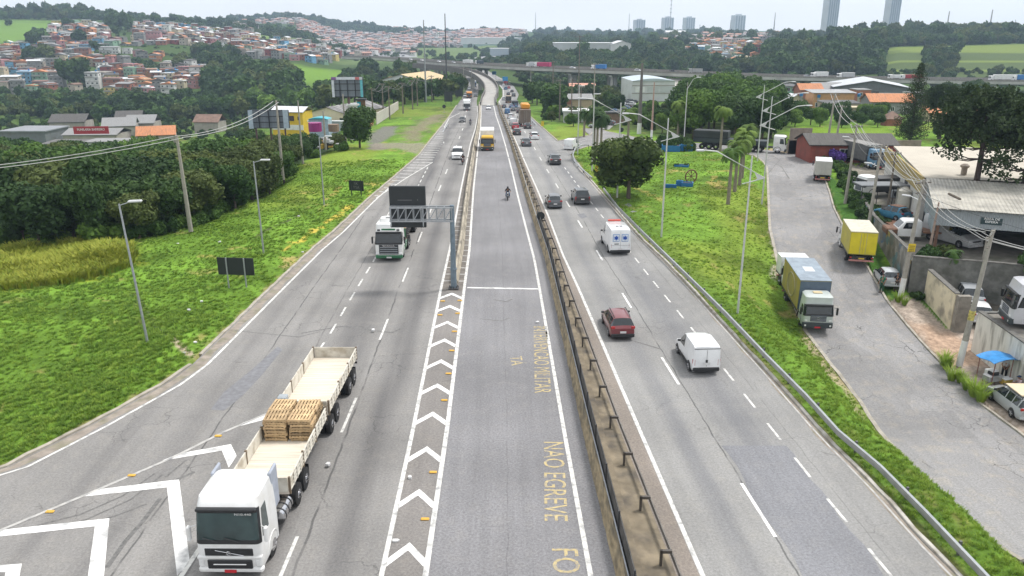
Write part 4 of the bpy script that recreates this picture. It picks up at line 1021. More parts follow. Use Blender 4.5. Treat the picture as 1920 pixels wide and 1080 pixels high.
def rider(px,py,h,lab,pm,jacket,jeans,helm_m=BLACKP):
 p=at(px,py);motorcycle('motorcycle ridden by '+lab,p,h,pm)
 return person(lab+', seated on a motorcycle',p,h,RIDE,jacket,jeans,hat=(*HELM,helm_m),long_sleeves=True)
rider(952,374,lane_head(CLs,110,False),'a rider in black jacket and blue jeans',paint('moto_grey',(.25,.27,.3)),DKC,JEAN)
rider(868,308,lane_head(ELs,130,False),'a rider in dark clothes beside the white car',paint('moto_red',(.3,.03,.02)),DKC,DKC)
rider(882,235,lane_head(ELs,180,False),'a rider in navy clothes further up the left lane',PB,JEAN,DKC)
rider(984,262-22,away(180),'a rider in black between the lanes of the queue',PB,DKC,DKC)if False else None
GREEN=M('green_cloth',(.02,.13,.07),.9,.15);WCL=M('white_cloth',(.6,.58,.58),.9,.08);BRN=M('brown_cloth',(.07,.05,.04),.9,.2)
person('person in green clothes standing in the street behind the silver car',GP(1652,549),2.2,STAND,GREEN,M('dark_green_cloth',(.015,.07,.035),.9))
person('person in dark shirt and shorts standing at the kerb',GP(1679,546,.08),2.8,STAND,DKC,BRN)
SIT=dict(pelvis=(0,0,.50),chest=(0,-.04,.84),neck=(0,.0,1.04),head=(0,.06,1.11),shL=(-.18,-.02,.96),elL=(-.22,.14,.72),wrL=(-.06,.34,.72),shR=(.18,-.02,.96),elR=(.22,.14,.72),wrR=(.06,.34,.74),hipL=(-.09,.03,.50),knL=(-.13,.44,.50),anL=(-.10,.52,.09),toeL=(-.10,.68,.03),hipR=(.09,.03,.50),knR=(.12,.45,.52),anR=(.06,.62,.10),toeR=(.05,.80,.04))
person('person in pink and white shirt and blue cap sitting on a stool against the wall',GP(1908,737,.07),R(75),SIT,M('pale_pink_cloth',(.55,.42,.44),.9,.08),DKC,hat=('cap',.098,((.02,1.0),(.07,1.0),(.12,.75),(.14,.3)),True,M('navy_cap',(.02,.04,.10),.8)))
person('person with dark hair standing behind the food stall',GP(1880,712,.07),R(150),{**STAND,'wrL':(-.1,.32,1.02),'wrR':(.1,.32,1.02),'elL':(-.24,.12,1.15),'elR':(.24,.12,1.15)},WCL,DKC)
# trucks
def rrect(x,y0,y1,r,z,n=4):
 pts=[]
 for cx_,cy_,a0 in((x-r,y1-r,0),(-x+r,y1-r,90),(-x+r,y0+r,180),(x-r,y0+r,270)):
  for k in range(n+1):
   a=R(a0+90*k/n);pts.append((cx_+r*math.cos(a),cy_+r*math.sin(a),z))
 return pts
def twheel(root,s,y,W,r=.5,dual=False):
 w=empty('wheel',None,None,(s*(W/2-(.28 if dual else .15)),y,r),0 if s>0 else math.pi);w.parent=root
 k=('tw',dual)
 if k not in PROTO:
  t=MB()
  for off in((-.16,.16)if dual else(0,)):t.tube([(off-.13,0,0),(off-.11,0,0),(off+.11,0,0),(off+.13,0,0)],[.42,.5,.5,.42],22)
  q=MB();o_=.16 if dual else 0
  q.tube([(o_+.05,0,0),(o_+.125,0,0)],.31,16)
  q.tube([(o_+.12,0,0),(o_+(.14 if dual else .22),0,0)],[.30,.12],14,1)
  q.tube([(o_+.12,0,0),(o_+.24,0,0)],.10,10,1)
  for i in range(8):
   a=2*math.pi*i/8;q.cyl((o_+.12,math.cos(a)*.18,math.sin(a)*.18),(o_+.17,math.cos(a)*.18,math.sin(a)*.18),.02,5,1)
  PROTO[k]=(t.mesh('tyre',TYRE,40),q.mesh('rim',[DARKST,CHROME],40))
 put('tyre',PROTO[k][0],w,scale=(1,r/.5,r/.5));put('rim',PROTO[k][1],w,scale=(1,r/.5,r/.5))
def cab(root,W,Ht,Lc,pm,y1=0.0,style='f',glassm=GLASS,low=BLACKP,zg=(1.55,2.55),r=.22,wb_r=.5):
 """front face at y1, extends backwards Lc"""
 x=W/2;a,b_=zg
 b=MB()
 lv=[(.38,x-.04,.06),(.55,x,0),(1.0,x,0),(a-.15,x,.0),(a,x,.02),(b_,x-.05,.20),(b_+.12,x-.07,.26),(Ht-.10,x-.10,.42 if style!='flat' else .32),(Ht,x-.24,.62)]
 b.loft([rrect(xx,y1-Lc,y1-ins,r,z,4)for z,xx,ins in lv])
 bo=b.build('cab',pm,root,35)
 def front_panel(amax,off,za,zb2):
  rows=[]
  for t in(0,.33,.66,1):
   z=za+(zb2-za)*t;tt=(z-a)/(b_-a);ins=.02+.18*tt;xx=x-.05*tt;row=[]
   for k in range(5):an=R(-amax+amax*k/5);row.append((-(xx-r)+(r+off)*math.sin(an),y1-ins-r+(r+off)*math.cos(an),z))
   for k in range(5):row.append((-(xx-r)+2*(xx-r)*k/5,y1-ins+off,z))
   for k in range(6):an=R(amax*k/5);row.append(((xx-r)+(r+off)*math.sin(an),y1-ins-r+(r+off)*math.cos(an),z))
   rows.append(row)
  g=MB();g.loft(rows,closed=False,caps=False);return g
 front_panel(80,.012,a-.10,b_+.07).build('screen_surround',BLACKP,root,60,fix=True)
 front_panel(46,.024,a+.07,b_-.10).build('windscreen',glassm,root,60,fix=True)
 v=MB();v.rbox(-x+.10,x-.10,y1-.28,y1-.08,b_-.02,b_+.10,.03);v.build('sun_visor',BLACKP,root)
 for s in(1,-1):
  w_=MB();q=[(s*(x+.006),y1-.32,a+.02),(s*(x+.006),y1-1.05,a+.06),(s*(x-.045),y1-1.05,b_-.10),(s*(x-.04),y1-.52,b_-.10)]
  w_.add(q,[(0,1,2,3)if s<0 else(3,2,1,0)]);w_.build('side_window',glassm,root)
  m_=MB();m_.rbox(s*(x+.22)-.07,s*(x+.22)+.07,y1-.18,y1+.02,a+.0,a+.62,.04);m_.tube([(s*x,y1-.25,a+.55),(s*(x+.2),y1-.1,a+.55)],.02,5);m_.build('wing_mirror',BLACKP if style!='v' else WHITE,root)
  ar=MB()
  for k in range(9):
   t0,t1=math.pi*k/8,0
  pts=[(s*(x-.02),y1-1.35+.62*math.cos(math.pi*k/8),.50+.60*math.sin(math.pi*k/8))for k in range(9)]
  ar.tube(pts,.05,5);ar.build('mudguard',low,root)
  sd=MB();sd.box(s*(x+.003)-.004,s*(x+.003)+.004,y1-1.9,y1-.85,.6,1.15);
 return bo
def frontfaces(root,W,y1,pm,kind):
 x=W/2
 if kind=='v':
  g=MB();g.rbox(-.9,.9,y1-.02,y1+.03,1.0,1.32,.03);gg=g.build('grille',BLACKP,root)
  c=MB();c.tube([(.5,y1+.04,1.25),(-.55,y1+.04,1.03)],.012,4);c.tube([(math.cos(t)*.08,y1+.05,1.14+math.sin(t)*.08)for t in[2*math.pi*k/12 for k in range(13)]],.014,5);c.build('emblem',CHROME,gg)
  g=MB();g.rbox(-.84,.84,y1-.02,y1+.06,.44,.84,.06);gg=g.build('lower_grille',BLACKP,root)
  c=MB();c.rbox(-.62,.62,y1+.04,y1+.08,.63,.68,.02);c.build('grille_bar',pm,gg)
  bp=MB();bp.rbox(-x,x,y1-.25,y1+.05,.26,.50,.07);bp.rbox(-x,x,y1-.2,y1+.04,.86,.98,.03);bp.build('bumper',pm,root,30)
  for s in(1,-1):
   h=MB();h.rbox(s*(x-.16)-.13,s*(x-.16)+.13,y1-.2,y1+.035,.50,.88,.06);h.build('headlight',LAMPG,root,30)
 elif kind=='s':
  g=MB();g.rbox(-.86,.86,y1-.02,y1+.02,.62,1.50,.05);gg=g.build('grille',M('grille_dark',(.035,.04,.045),.4),root)
  for z in(.70,.88,1.06,1.24):
   c=MB();c.rbox(-.78,.78,y1+.01,y1+.05,z,z+.05,.01);c.build('grille_bar',GALV,gg)
  text_mesh('SCANIA',.22,CHROME,'lettering',gg,Matrix.Translation((0,y1+.04,1.40))@Matrix.Rotation(math.pi,4,'Z')@Matrix.Rotation(math.pi/2,4,'X'),1.1,1.3,.005,.006)
  bp=MB();bp.rbox(-x,x,y1-.3,y1+.05,.25,.60,.08);bp.build('bumper',M('truck_green',(.02,.13,.055),.35,.05,coat=.4),root,30)
  for s in(1,-1):
   h=MB();h.rbox(s*(x-.2)-.17,s*(x-.2)+.17,y1-.2,y1+.04,.60,.78,.04);h.build('headlight',LAMPG,root,30)
 else:
  g=MB();g.rbox(-.62,.62,y1-.02,y1+.03,.85,1.38,.04);gg=g.build('grille',M('grille_slate',(.05,.06,.08),.5),root)
  for z in(.95,1.06,1.17,1.28):
   c=MB();c.box(-.58,.58,y1+.028,y1+.045,z,z+.025);c.build('grille_bar',GALV,gg)
  if kind=='w':
   c=MB();c.tube([(math.cos(t)*.11,y1+.05,1.12+math.sin(t)*.11)for t in[2*math.pi*k/12 for k in range(13)]],.014,5)
   c.tube([(-.07,y1+.05,1.19),(-.03,y1+.05,1.04),(0,y1+.05,1.12),(.03,y1+.05,1.04),(.07,y1+.05,1.19)],.012,4);c.build('emblem',CHROME,gg)
  bp=MB();bp.rbox(-x,x,y1-.3,y1+.06,.28,.78,.06);bp.build('bumper',M('bumper_dark',(.035,.045,.05),.5),root,30)
  for s in(1,-1):
   h=MB();h.rbox(s*(x-.24)-.12,s*(x-.24)+.12,y1-.1,y1+.03,.80,1.0,.05);h.build('headlight',LAMPG,root,30)
   h=MB();h.cyl((s*(x-.2),y1,.52),(s*(x-.2),y1+.075,.52),.08,10);h.build('fog_lamp',LAMPG,root,30)
 p_=MB();p_.box(-.22,.22,y1+.055,y1+.075,.30,.43);p_.build('number_plate',PLATER if kind!='s' else PLATEW,root)
WOOD=M('pale_plank',(.62,.56,.47),.85,.16,1.2,stretch=(.35,9,1),stain=(.42,.35,.27),stain_amt=.6,stain_scale=.7)
SIDEW=M('cream_side_board',(.60,.57,.50),.7,.12,2,stain=(.30,.25,.18),stain_amt=.7,stain_scale=1.8)
def flatbed(root,W,yf,yr,zf,hs,board=SIDEW,floor=WOOD,post=None):
 x=W/2
 f=MB();f.box(-x+.03,x-.03,yr,yf,zf-.12,zf);f.build('bed_floor',floor,root)
 f=MB();f.box(-.45,-.30,yr+.2,yf-.1,zf-.45,zf-.125);f.box(.30,.45,yr+.2,yf-.1,zf-.45,zf-.125)
 for k in range(int((yf-yr)/1.0)):f.box(-x+.1,x-.1,yr+.4+k,yr+.48+k,zf-.22,zf-.125)
 f.build('chassis',DARKST,root)
 n=3;L_=(yf-yr)/n
 for s in(1,-1):
  for k in range(n):
   b=MB();y0,y1=yr+k*L_+.05,yr+(k+1)*L_-.05
   b.box(s*x-.02,s*x+.02,y0,y1,zf-.02,zf+hs)
   for z in(.06,hs*.35,hs*.65,hs-.04):b.box(s*(x+.03)-.012,s*(x+.03)+.012,y0,y1,zf+z-.025,zf+z+.025)
   for q in range(1,4):b.box(s*(x+.045)-.012,s*(x+.045)+.012,y0+(y1-y0)*q/4-.03,y0+(y1-y0)*q/4+.03,zf,zf+hs-.02)
   b.build('side_board',board,root)
 pm_=MB();pm_.rbox(-.045,.045,-.05,.05,-.12,hs+.06,.01);pp=pm_.mesh('stake',post or M('stake_brown',(.16,.12,.08),.8))
 for s in(1,-1):
  for k in range(n+1):put('stake',pp,root,(s*x,yr+min(max(k*L_,.06),n*L_-.06),zf))
 for y in(yf,yr):
  b=MB();b.box(-x+.06,x-.06,y-.025,y+.025,zf,zf+hs+(.05 if y==yf else 0));b.build('end_board',board,root)
 b=MB();b.box(-x,x,yr-.06,yr,zf-.4,zf-.28);b.build('rear_bumper',DARKST,root)
def mudflap(root,x,y):
 b=MB();b.box(x-.25,x+.25,y-.01,y+.01,.25,.85);b.build('mudflap',BLACKP,root)
fr=P(434,1076);hd=math.atan2(-17.5,-.15)-math.pi/2
T1=empty('flatbed_lorry','big white lorry pulling two empty cream flat trailers, nearest vehicle','lorry',(-10.50,25.0,0),hd)
cab(T1,2.42,3.30,2.25,WHITE,0,'v',M('windscreen_teal',(.028,.052,.054),.06,.5,.9,coat=.6),WHITE,(1.60,2.82))
wp=MB()
for k_ in(-.45,.35):wp.tube([(k_,.06,1.62),(k_+.55,.03,1.78)],.018,4)
wp.build('wiper',BLACKP,T1)
frontfaces(T1,2.42,0,WHITE,'v')
h=MB();h.loft([rrect(.42,-1.55,-.75,.1,3.27),rrect(.40,-1.5,-.8,.1,3.34),rrect(.32,-1.4,-.9,.08,3.38)]);h.build('roof_hatch',WHITE,T1,40)
sv=MB();sv.tube([(-.95,-.38,3.02),(.95,-.38,3.02)],.03,6)
for u in(-.8,-.3,.3,.8):sv.rbox(u-.05,u+.05,-.5,-.4,3.02,3.1,.02)
sv.build('roof_light',ORANGEL,T1)
df=MB();df.rbox(1.04,1.16,-2.75,-1.9,1.6,3.35,.05);df.build('air_deflector',M('deflector_grey',(.33,.36,.42),.4),T1,30)
df=MB();df.rbox(-1.16,-1.04,-2.75,-1.9,1.6,3.35,.05);df.build('air_deflector',MATS['deflector_grey'],T1,30)
ws_sign=text_mesh('N10.440',.13,WHITE,'lettering',T1,Matrix.Translation((-.62,-.135,2.68))@Matrix.Rotation(math.pi,4,'Z')@Matrix.Rotation(math.pi/2,4,'X'),1.0,1.4,.004)
tk=MB()
for s in(1,-1):
 tk=MB();tk.cyl((s*.95,-2.75,.75),(s*.95,-3.95,.75),.33,18);tko=tk.build('fuel_tank',CHROME,T1,40)
 bn=MB()
 for y in(-2.95,-3.35,-3.75):bn.cyl((s*.95,y,.75),(s*.95,y-.06,.75),.345,18)
 bn.build('tank_strap',BLACKP,tko)
ch=MB();ch.box(-.4,-.28,-6.8,-1.5,.75,.95);ch.box(.28,.4,-6.8,-1.5,.75,.95);ch.box(-.9,.9,-2.8,-2.3,.6,1.0);ch.rbox(-.55,.55,-5.6,-4.6,.95,1.1,.04);ch.build('chassis',DARKST,T1)
for s in(1,-1):
 twheel(T1,s,-1.45,2.42)
 for y in(-4.95,-6.2):twheel(T1,s,y,2.5,.5,True)
 for y in(-11.4,-12.65):twheel(T1,s,y,2.5,.5,True)
 for y in(-15.9,-17.1):twheel(T1,s,y,2.5,.5,True)
 mudflap(T1,s*.95,-6.85);mudflap(T1,s*.95,-17.75)
def front_trailer():
 flatbed(T1,2.5,-3.75,-10.35,1.35,.62);flatbed(T1,2.5,-10.85,-18.0,1.35,.62)
front_trailer()
lt=MB();lt.rbox(.80,1.25,-11.2,-10.7,1.95,2.25,.04);lt.build('spare_box',M('box_grey',(.30,.33,.35),.5),T1,30)
PAL=M('pallet_wood',(.38,.27,.15),.85,.3,4,objvar=.45,stain=(.2,.13,.08),stain_amt=.5)
pb=MB()
for k in range(7):pb.box(-.55,.55,-.5+k*.155,-.5+k*.155+.1,.115,.135)
for x_ in(-.55,-.05,.45):pb.box(x_,x_+.1,-.5,.53,.03,.115)
for k in(0,3,6):pb.box(-.55,.55,-.5+k*.155,-.5+k*.155+.1,.0,.03)
pme2=pb.mesh('pallet',PAL)
FL=['bottom','second','third','fourth','fifth','sixth','seventh','top']
M1=Matrix.Translation(T1.location)@Matrix.Rotation(hd,4,'Z')
for c_,(cx_,nm)in enumerate(((.60,'left'),(-.58,'right'))):
 for k in range(8):
  for rowy,rn in((-9.65,'rear'),(-8.55,'front')):
   p=M1@Vector((cx_+rnd.uniform(-.05,.05),rowy+rnd.uniform(-.06,.06),1.352+k*.138))
   o=put('pallet',pme2,None,p,hd+math.pi/2+rnd.uniform(-.07,.07))
   tag(o,'%s wooden pallet of the %s %s stack on the white lorry'%(FL[k],nm,rn),'pallet','pallets stacked on the first trailer')
hd2=lane_head(ELs,70,False)
T2=empty('flatbed_lorry','white and green lorry with barred flat trailer under the overhead sign','lorry',(-10.9,67.9,0),hd2)
GRN=MATS['truck_green']if 'truck_green' in MATS else M('truck_green',(.02,.13,.055),.35,.05,coat=.4)
cab(T2,2.4,3.35,2.2,WHITE,0,'s',GLASS,GRN,(1.62,2.55));frontfaces(T2,2.4,0,WHITE,'s')
b=MB();b.rbox(-.62,.62,-.50,-.28,2.66,2.90,.03);b.build('roof_band',GRN,T2)
b=MB();b.loft([rrect(.9,-2.1,-.75,.3,3.2),rrect(.8,-2.15,-1.0,.3,3.62),rrect(.6,-2.1,-1.3,.3,3.66)]);b.build('roof_spoiler',WHITE,T2,40)
b=MB();b.rbox(-.35,.35,-1.45,-1.15,3.6,3.68,.03);b.build('roof_vent',DARKST,T2)
for s in(1,-1):
 b=MB();b.rbox(s*.85-.13,s*.85+.13,-.45,-.25,2.68,2.85,.03);b.build('roof_light',DARKST,T2)
 b=MB();b.rbox(s*1.08-.12,s*1.08+.12,-3.9,-2.4,.45,1.1,.08);b.build('side_fairing',GRN,T2,30)
 twheel(T2,s,-1.45,2.4)
 for y in(-4.4,-5.6,-10.8,-12.0,-13.2):twheel(T2,s,y,2.5,.5,True)
ch=MB();ch.box(-.4,.4,-6,-1.5,.7,.95);ch.build('chassis',DARKST,T2)
f=MB();f.box(-1.2,1.2,-15.2,-3.0,1.22,1.35);f.build('bed_floor',M('rusty_floor',(.30,.20,.13),.85,.25,1.5,stain=(.42,.33,.22),stain_amt=.8),T2)
for s in(1,-1):
 for k in range(4):
  b=MB();y0,y1=-15.1+k*3.0,-12.2+k*3.0
  for z in(1.45,1.68,1.91,2.14):b.box(s*1.23-.025,s*1.23+.025,y0,y1,z,z+.07)
  for q in range(5):b.box(s*1.23-.04,s*1.23+.04,y0+(y1-y0-.1)*q/4,y0+.08+(y1-y0-.1)*q/4,1.3,2.22)
  b.build('side_rack',DARKST if s<0 else WHITE,T2)
for y in(-3.05,-15.15):
 b=MB();b.box(-1.2,1.2,y-.03,y+.03,1.35,2.25);b.build('end_board',GRN,T2)
def box_lorry(label,loc,rz,W,Lb,Hb,pm,boxside,roofm,doorm,cabm='o',Hc=2.55,zf=1.05,name='box_lorry',wr=.42,Lc=1.75,three=False,trim=None,cat='lorry',group=None):
 t=empty(name,label,cat,loc,rz,group)
 L_=Lc+Lb+.25;o=L_/2
 cab(t,W-.12,Hc,Lc,pm,o,'flat',GLASS,BLACKP,(1.40,2.12)if Hc<2.9 else(1.5,2.4));frontfaces(t,W-.12,o,pm,cabm)
 y1=o-Lc-.2;y0=y1-Lb;x=W/2
 b=MB();b.box(-.42,.42,y0+.1,o-.8,.55,.85);b.build('chassis',DARKST,t)
 b=MB();b.box(-x,x,y0,y1,zf,Hb);b.build('cargo_box',boxside,t)
 b=MB();b.rbox(-x-.01,x+.01,y0-.01,y1+.01,Hb-.02,Hb+.06,.02);b.build('box_roof',roofm,t)
 d=MB()
 for s in(1,-1):
  d=MB();d.box(min(s*.02,s*(x-.06)),max(s*.02,s*(x-.06)),y0-.035,y0-.003,zf+.08,Hb-.1);dd=d.build('rear_door',doorm,t)
  k=MB();k.cyl((s*.25,y0-.05,zf+.1),(s*.25,y0-.05,Hb-.12),.015,5);k.build('door_bar',GALV,dd)
 for s in(1,-1):
  f=MB();f.box(s*x-.015,s*x+.015,y0-.01,y1+.01,zf-.12,zf+.02);f.build('side_rail',DARKST,t)
  twheel(t,s,o-1.2,W-.1,wr);twheel(t,s,y0+1.5,W,wr,True)
  if three:twheel(t,s,y0+2.6,W,wr,True)
  l=MB();l.rbox(s*(x-.25)-.1,s*(x-.25)+.1,y0-.05,y0+.02,.68,.8,.02);l.build('taillight',REDL,t)
 bp=MB();bp.box(-x+.1,x-.1,y0-.12,y0-.04,.42,.56)
 bp.build('rear_bumper',M('striped_bumper',(.45,.2,.18),.5,.3,12,stretch=(3,.1,.1)),t)
 bp=MB();bp.box(-.25,.25,y0-.06,y0-.03,.62,.75);bp.build('number_plate',M('plate_yellow',(.6,.42,.05)),t)
 return t,y0,y1,o
CURT=M('curtain_mustard',(.30,.24,.045),.6,.12,1.2,stretch=(1,3,.6),stain=(.16,.15,.12),stain_amt=.6,stain_scale=.6)
SLATE=M('slate_panel',(.085,.12,.17),.5,.12,1,stain=(.2,.24,.3),stain_amt=.4);ROOFG=M('grey_tarp_roof',(.24,.29,.34),.6,.15,1.5,stain=(.12,.14,.17),stain_amt=.5)
h3=hS((1489,546),(1527,620))
fp=GP(1531,628);dr=Vector((-math.sin(h3),math.cos(h3),0));c3=fp-dr*4.0;c3.z=float(ZS(c3.y))+.02
T3,y0,y1,o=box_lorry('silver fronted lorry with grey roof and mustard curtain sides parked on the grass side',c3,h3,2.45,5.8,3.55,M('cab_silver_green',(.42,.46,.44),.35,.05,2,coat=.3),CURT,ROOFG,SLATE,'w',2.85)
T3.rotation_euler=(-.045,0,h3)
b=MB();b.box(-1.2,1.2,y1+.003,y1+.03,1.1,3.5);b.build('front_panel',SLATE,T3)
b=MB();b.rbox(-.35,.35,o-1.35,o-.95,2.83,2.93,.03);b.build('roof_hatch',M('cream_hatch',(.55,.45,.27),.6),T3)
b=MB();b.box(-.45,.35,-1.4,-.2,3.612,3.622);b.build('roof_number_panel',M('panel_white',(.55,.58,.6)),T3)
rg=MB();rg.tube([(-1.235,-.7+math.cos(t)*1.25,2.3+math.sin(t)*.95)for t in[2*math.pi*k/24 for k in range(25)]],.05,5);rg.tube([(1.235,-.7+math.cos(t)*1.25,2.3+math.sin(t)*.95)for t in[2*math.pi*k/24 for k in range(25)]],.05,5)
rg.build('side_emblem',M('emblem_grey',(.30,.27,.16),.6),T3)
st_=MB();st_.box(-.008,.008,-.02,.02,.80,1.15);stm=st_.mesh('curtain_strap',BLACKP)
for k in range(12):
 for s in(1,-1):put('curtain_strap',stm,T3,(s*1.235,y0+.3+k*.46,0))
p=GP(1470,545);WL=c3-dr*8.2;WL.z=float(ZS(WL.y))+.02
box_lorry('short white box lorry hidden close behind the mustard curtain lorry',c3-dr*5.55+Vector((.1,0,float(ZS(c3.y+5.4))-c3.z)),h3+.02,2.4,1.5,2.6,WHITE,WHITE,WHITE,WHITE,Hc=2.4,Lc=1.2)
YLW=M('yellow_box',(.62,.52,.015),.5,.08,1.5,stain=(.4,.34,.03),stain_amt=.5);YSD=M('yellow_curtain',(.42,.36,.05),.6,.12,1.2,stain=(.25,.23,.1),stain_amt=.5)
h4=hS((1615,510),(1592,450));rp=GP(1612,506);dr4=Vector((-math.sin(h4),math.cos(h4),0));c4=rp+dr4*3.6;c4.z=float(ZS(c4.y))+.02
T4,y0,y1,o=box_lorry('yellow box lorry seen from behind beside the graffiti wall',c4,h4,2.4,5.2,3.2,WHITE,YSD,M('cream_roof',(.55,.52,.43),.7,.15),YLW)
h5=hS((1545,345),(1541,318));rp=GP(1541,343);dr5=Vector((-math.sin(h5),math.cos(h5),0));c5=rp+dr5*3
box_lorry('small white box lorry parked by the purple flowering shrub',c5,h5,2.1,3.9,2.85,WHITE,M('box_offwhite',(.48,.47,.43),.6,.12,1,stain=(.3,.28,.25),stain_amt=.5),WHITE,MATS['box_offwhite'],wr=.38)
h6=heading((1360,284),(1475,291))
T6=empty('articulated_lorry','white cab lorry with dark covered trailer under the trees','lorry',P(1474,287),h6)
cab(T6,2.4,2.9,2.1,WHITE,0,'flat');frontfaces(T6,2.4,0,WHITE,'o')
b=MB();b.box(-.4,.4,-14,-1.5,.75,1.0);b.build('chassis',DARKST,T6)
b=MB();b.rbox(-1.22,1.22,-15.5,-3.2,1.15,1.9,.05);b.build('trailer_bed',M('trailer_dark',(.03,.04,.045),.6),T6)
b=MB();b.rbox(-1.22,1.22,-15.5,-9.6,1.9,3.2,.1);b.build('tarpaulin',M('tarp_black',(.025,.03,.032),.7,.3,1),T6)
for s in(1,-1):
 twheel(T6,s,-1.3,2.4)
 for y in(-4.2,-5.4,-11.5,-12.7,-13.9):twheel(T6,s,y,2.5,.5,True)
TAN=M('brown_tarp',(.16,.125,.10),.7,.15,1.2);OR=M('orange_paint',(.62,.26,.02),.5,.06)
hh=lane_head(RLs,190);rp=P(986,240.5)
t,y0,y1,o=box_lorry('tall brown box lorry with an orange load on its roof in the queue',rp+Vector((-math.sin(hh),math.cos(hh),0))*4.5,hh,2.6,6.6,4.3,paint('orange_cab',(.6,.26,.02)),TAN,TAN,TAN,Hc=2.7,three=True)
b=MB();b.rbox(-.9,1.25,y0+2,y1-.2,4.36,5.6,.25);b.build('roof_load',OR,t,40)
hh=lane_head(CLs,145,False)
t,y0,y1,o=box_lorry('yellow fronted lorry with a white box coming down the centre carriageway',P(913,283)+Vector((.0,2.8,0)),hh,2.35,5.0,3.3,M('bright_yellow_paint',(.68,.40,.015),.4,.04,coat=.4),WHITE,WHITE,WHITE,Hc=2.6)
hh=lane_head(ELs,200,False)
box_lorry('white box lorry with blue windscreen coming down the left carriageway',P(874,209)+Vector((0,4,0)),hh,2.5,7,3.4,WHITE,WHITE,WHITE,WHITE,Hc=3.1)
box_lorry('orange lorry coming down the left carriageway',P(879,185)+Vector((0,3,0)),hh,2.5,5,2.6,M('orange_cab2',(.62,.22,.03),.5),OR,OR,OR,Hc=2.7)
box_lorry('blue and white tank lorry far up the left carriageway',P(888,164)+Vector((0,4,0)),hh,2.5,6,3.3,paint('blue2',(.03,.12,.3)),WHITE,WHITE,WHITE,Hc=2.9)
hh=lane_head(RLs,230)
box_lorry('small flat truck with a tan load inside the far queue',P(953,194)+Vector((0,2,0)),hh,2.3,4,2.9,WHITE,M('load_tan',(.3,.24,.18)),M('load_tan',(.3,.24,.18)),DARKST)
box_lorry('red lorry with pale roof at the head of the far queue',P(948,160)+Vector((0,4,0)),hh,2.5,6,3.8,PRR,M('lorry_red',(.4,.05,.05)),M('load_tan',(.3,.24,.18)),M('lorry_red',(.4,.05,.05)))
box_lorry('low dark lorry by the shoulder in the queue',P(958,203)+Vector((1,4,0)),hh,2.4,4,2.3,PB,DARKST,DARKST,DARKST,Hc=2.3)
hy=2.95
box_lorry('grey curtain lorry with a blue and white cab facing the camera in the upper yard',P(1634,316,.05)+Vector((0,3.2,0)),R(190),2.4,6.5,3.3,paint('cab_blue',(.10,.22,.34)),M('curtain_grey',(.10,.10,.10),.7,.2),M('tarp_grey',(.22,.21,.2),.7,.2),DARKST,Hc=2.9)
box_lorry('white truck parked crosswise under the grey canopy',P(1652,367,.05),R(100),2.3,4.5,2.3,WHITE,DARKST,DARKST,DARKST,Hc=2.6)
T7=empty('tractor_unit','silver tractor unit standing on the terrace above the food stall','lorry',Vector((35.5,53.9,-.58)),R(76))
SILV=M('cab_silver',(.50,.50,.53),.3,.04,coat=.4)
cab(T7,2.45,3.3,2.3,SILV,0,'s',GLASS,SILV,(1.55,2.45));frontfaces(T7,2.45,0,SILV,'o')
b=MB();b.box(-.42,.42,-6.2,-1.5,.7,1.0);b.build('chassis',DARKST,T7)
for s in(1,-1):
 twheel(T7,s,-1.45,2.45);twheel(T7,s,-4.6,2.5,.5,True);twheel(T7,s,-5.8,2.5,.5,True)
pkb=empty('pickup_truck','white pickup cab with rust red bonnet in the yard','truck',P(1694,447,.02),R(80))
b=MB();b.loft([rrect(.95,-1.3,.9,.12,.45),rrect(.95,-1.3,.9,.12,1.2),rrect(.88,-1.3,.35,.12,1.85),rrect(.8,-1.2,.2,.12,1.95)]);b.build('cab',WHITE,pkb,35)
b=MB();b.rbox(-.93,.93,.85,1.9,.5,1.15,.1);b.build('bonnet',RUST,pkb,30)
b=MB();b.box(-1.15,1.15,-5.2,-1.4,.85,1.0);b.build('flat_deck',M('rust_deck',(.22,.12,.075),.85,.3,1.5),pkb)
for s in(1,-1):
 b=MB();b.add([(s*.955,.5,1.2),(s*.955,-.6,1.2),(s*.90,-.6,1.78),(s*.90,.22,1.78)],[(0,1,2,3)if s<0 else(3,2,1,0)]);b.build('side_window',GLASS,pkb)
 twheel(pkb,s,1.2,1.9,.4);twheel(pkb,s,-4.0,2.1,.4,True)
b=MB();b.add([(-.8,.87,1.24),(.8,.87,1.24),(.75,.42,1.80),(-.75,.42,1.80)],[(0,1,2,3)]);b.build('windscreen',GLASS,pkb,fix=True)
make_car('bigvan',M('van_pale',(.45,.46,.47),.4),'pale grey van parked in the dark under the big shed',P(1783,455,.02),R(200),'parked_van','van')
# overhead sign, lamps, poles, signs
SIGNB=M('sign_black',(.014,.018,.02),.5,.1)
gt=empty('overhead_sign','black overhead message sign on a grey post with trussed arm','sign',P(851,541)+Vector((0,0,0)))
b=MB();b.tube([(0,0,0),(0,0,3.2),(0,0,6.75)],[.24,.20,.17],14);b.cyl((0,0,1.6),(0,0,1.68),.29,14);b.build('post',M('post_zinc',(.16,.21,.25),.5,.15,3,metal=.3),gt,40)
b=MB();b.rbox(-.4,.4,-.4,.4,0,.12,.02)
for k in range(8):
 a=2*math.pi*k/8;b.cyl((.33*math.cos(a),.33*math.sin(a),.1),(.33*math.cos(a),.33*math.sin(a),.28),.03,6)
b.build('base_plate',DARKST,gt)
XE=-4.75;z0,z1=5.55,6.6
b=MB()
for y in(-.35,.25):
 for z in(z0,z1):b.box(XE-.05,.1,y-.05,y+.05,z-.05,z+.05)
n=8
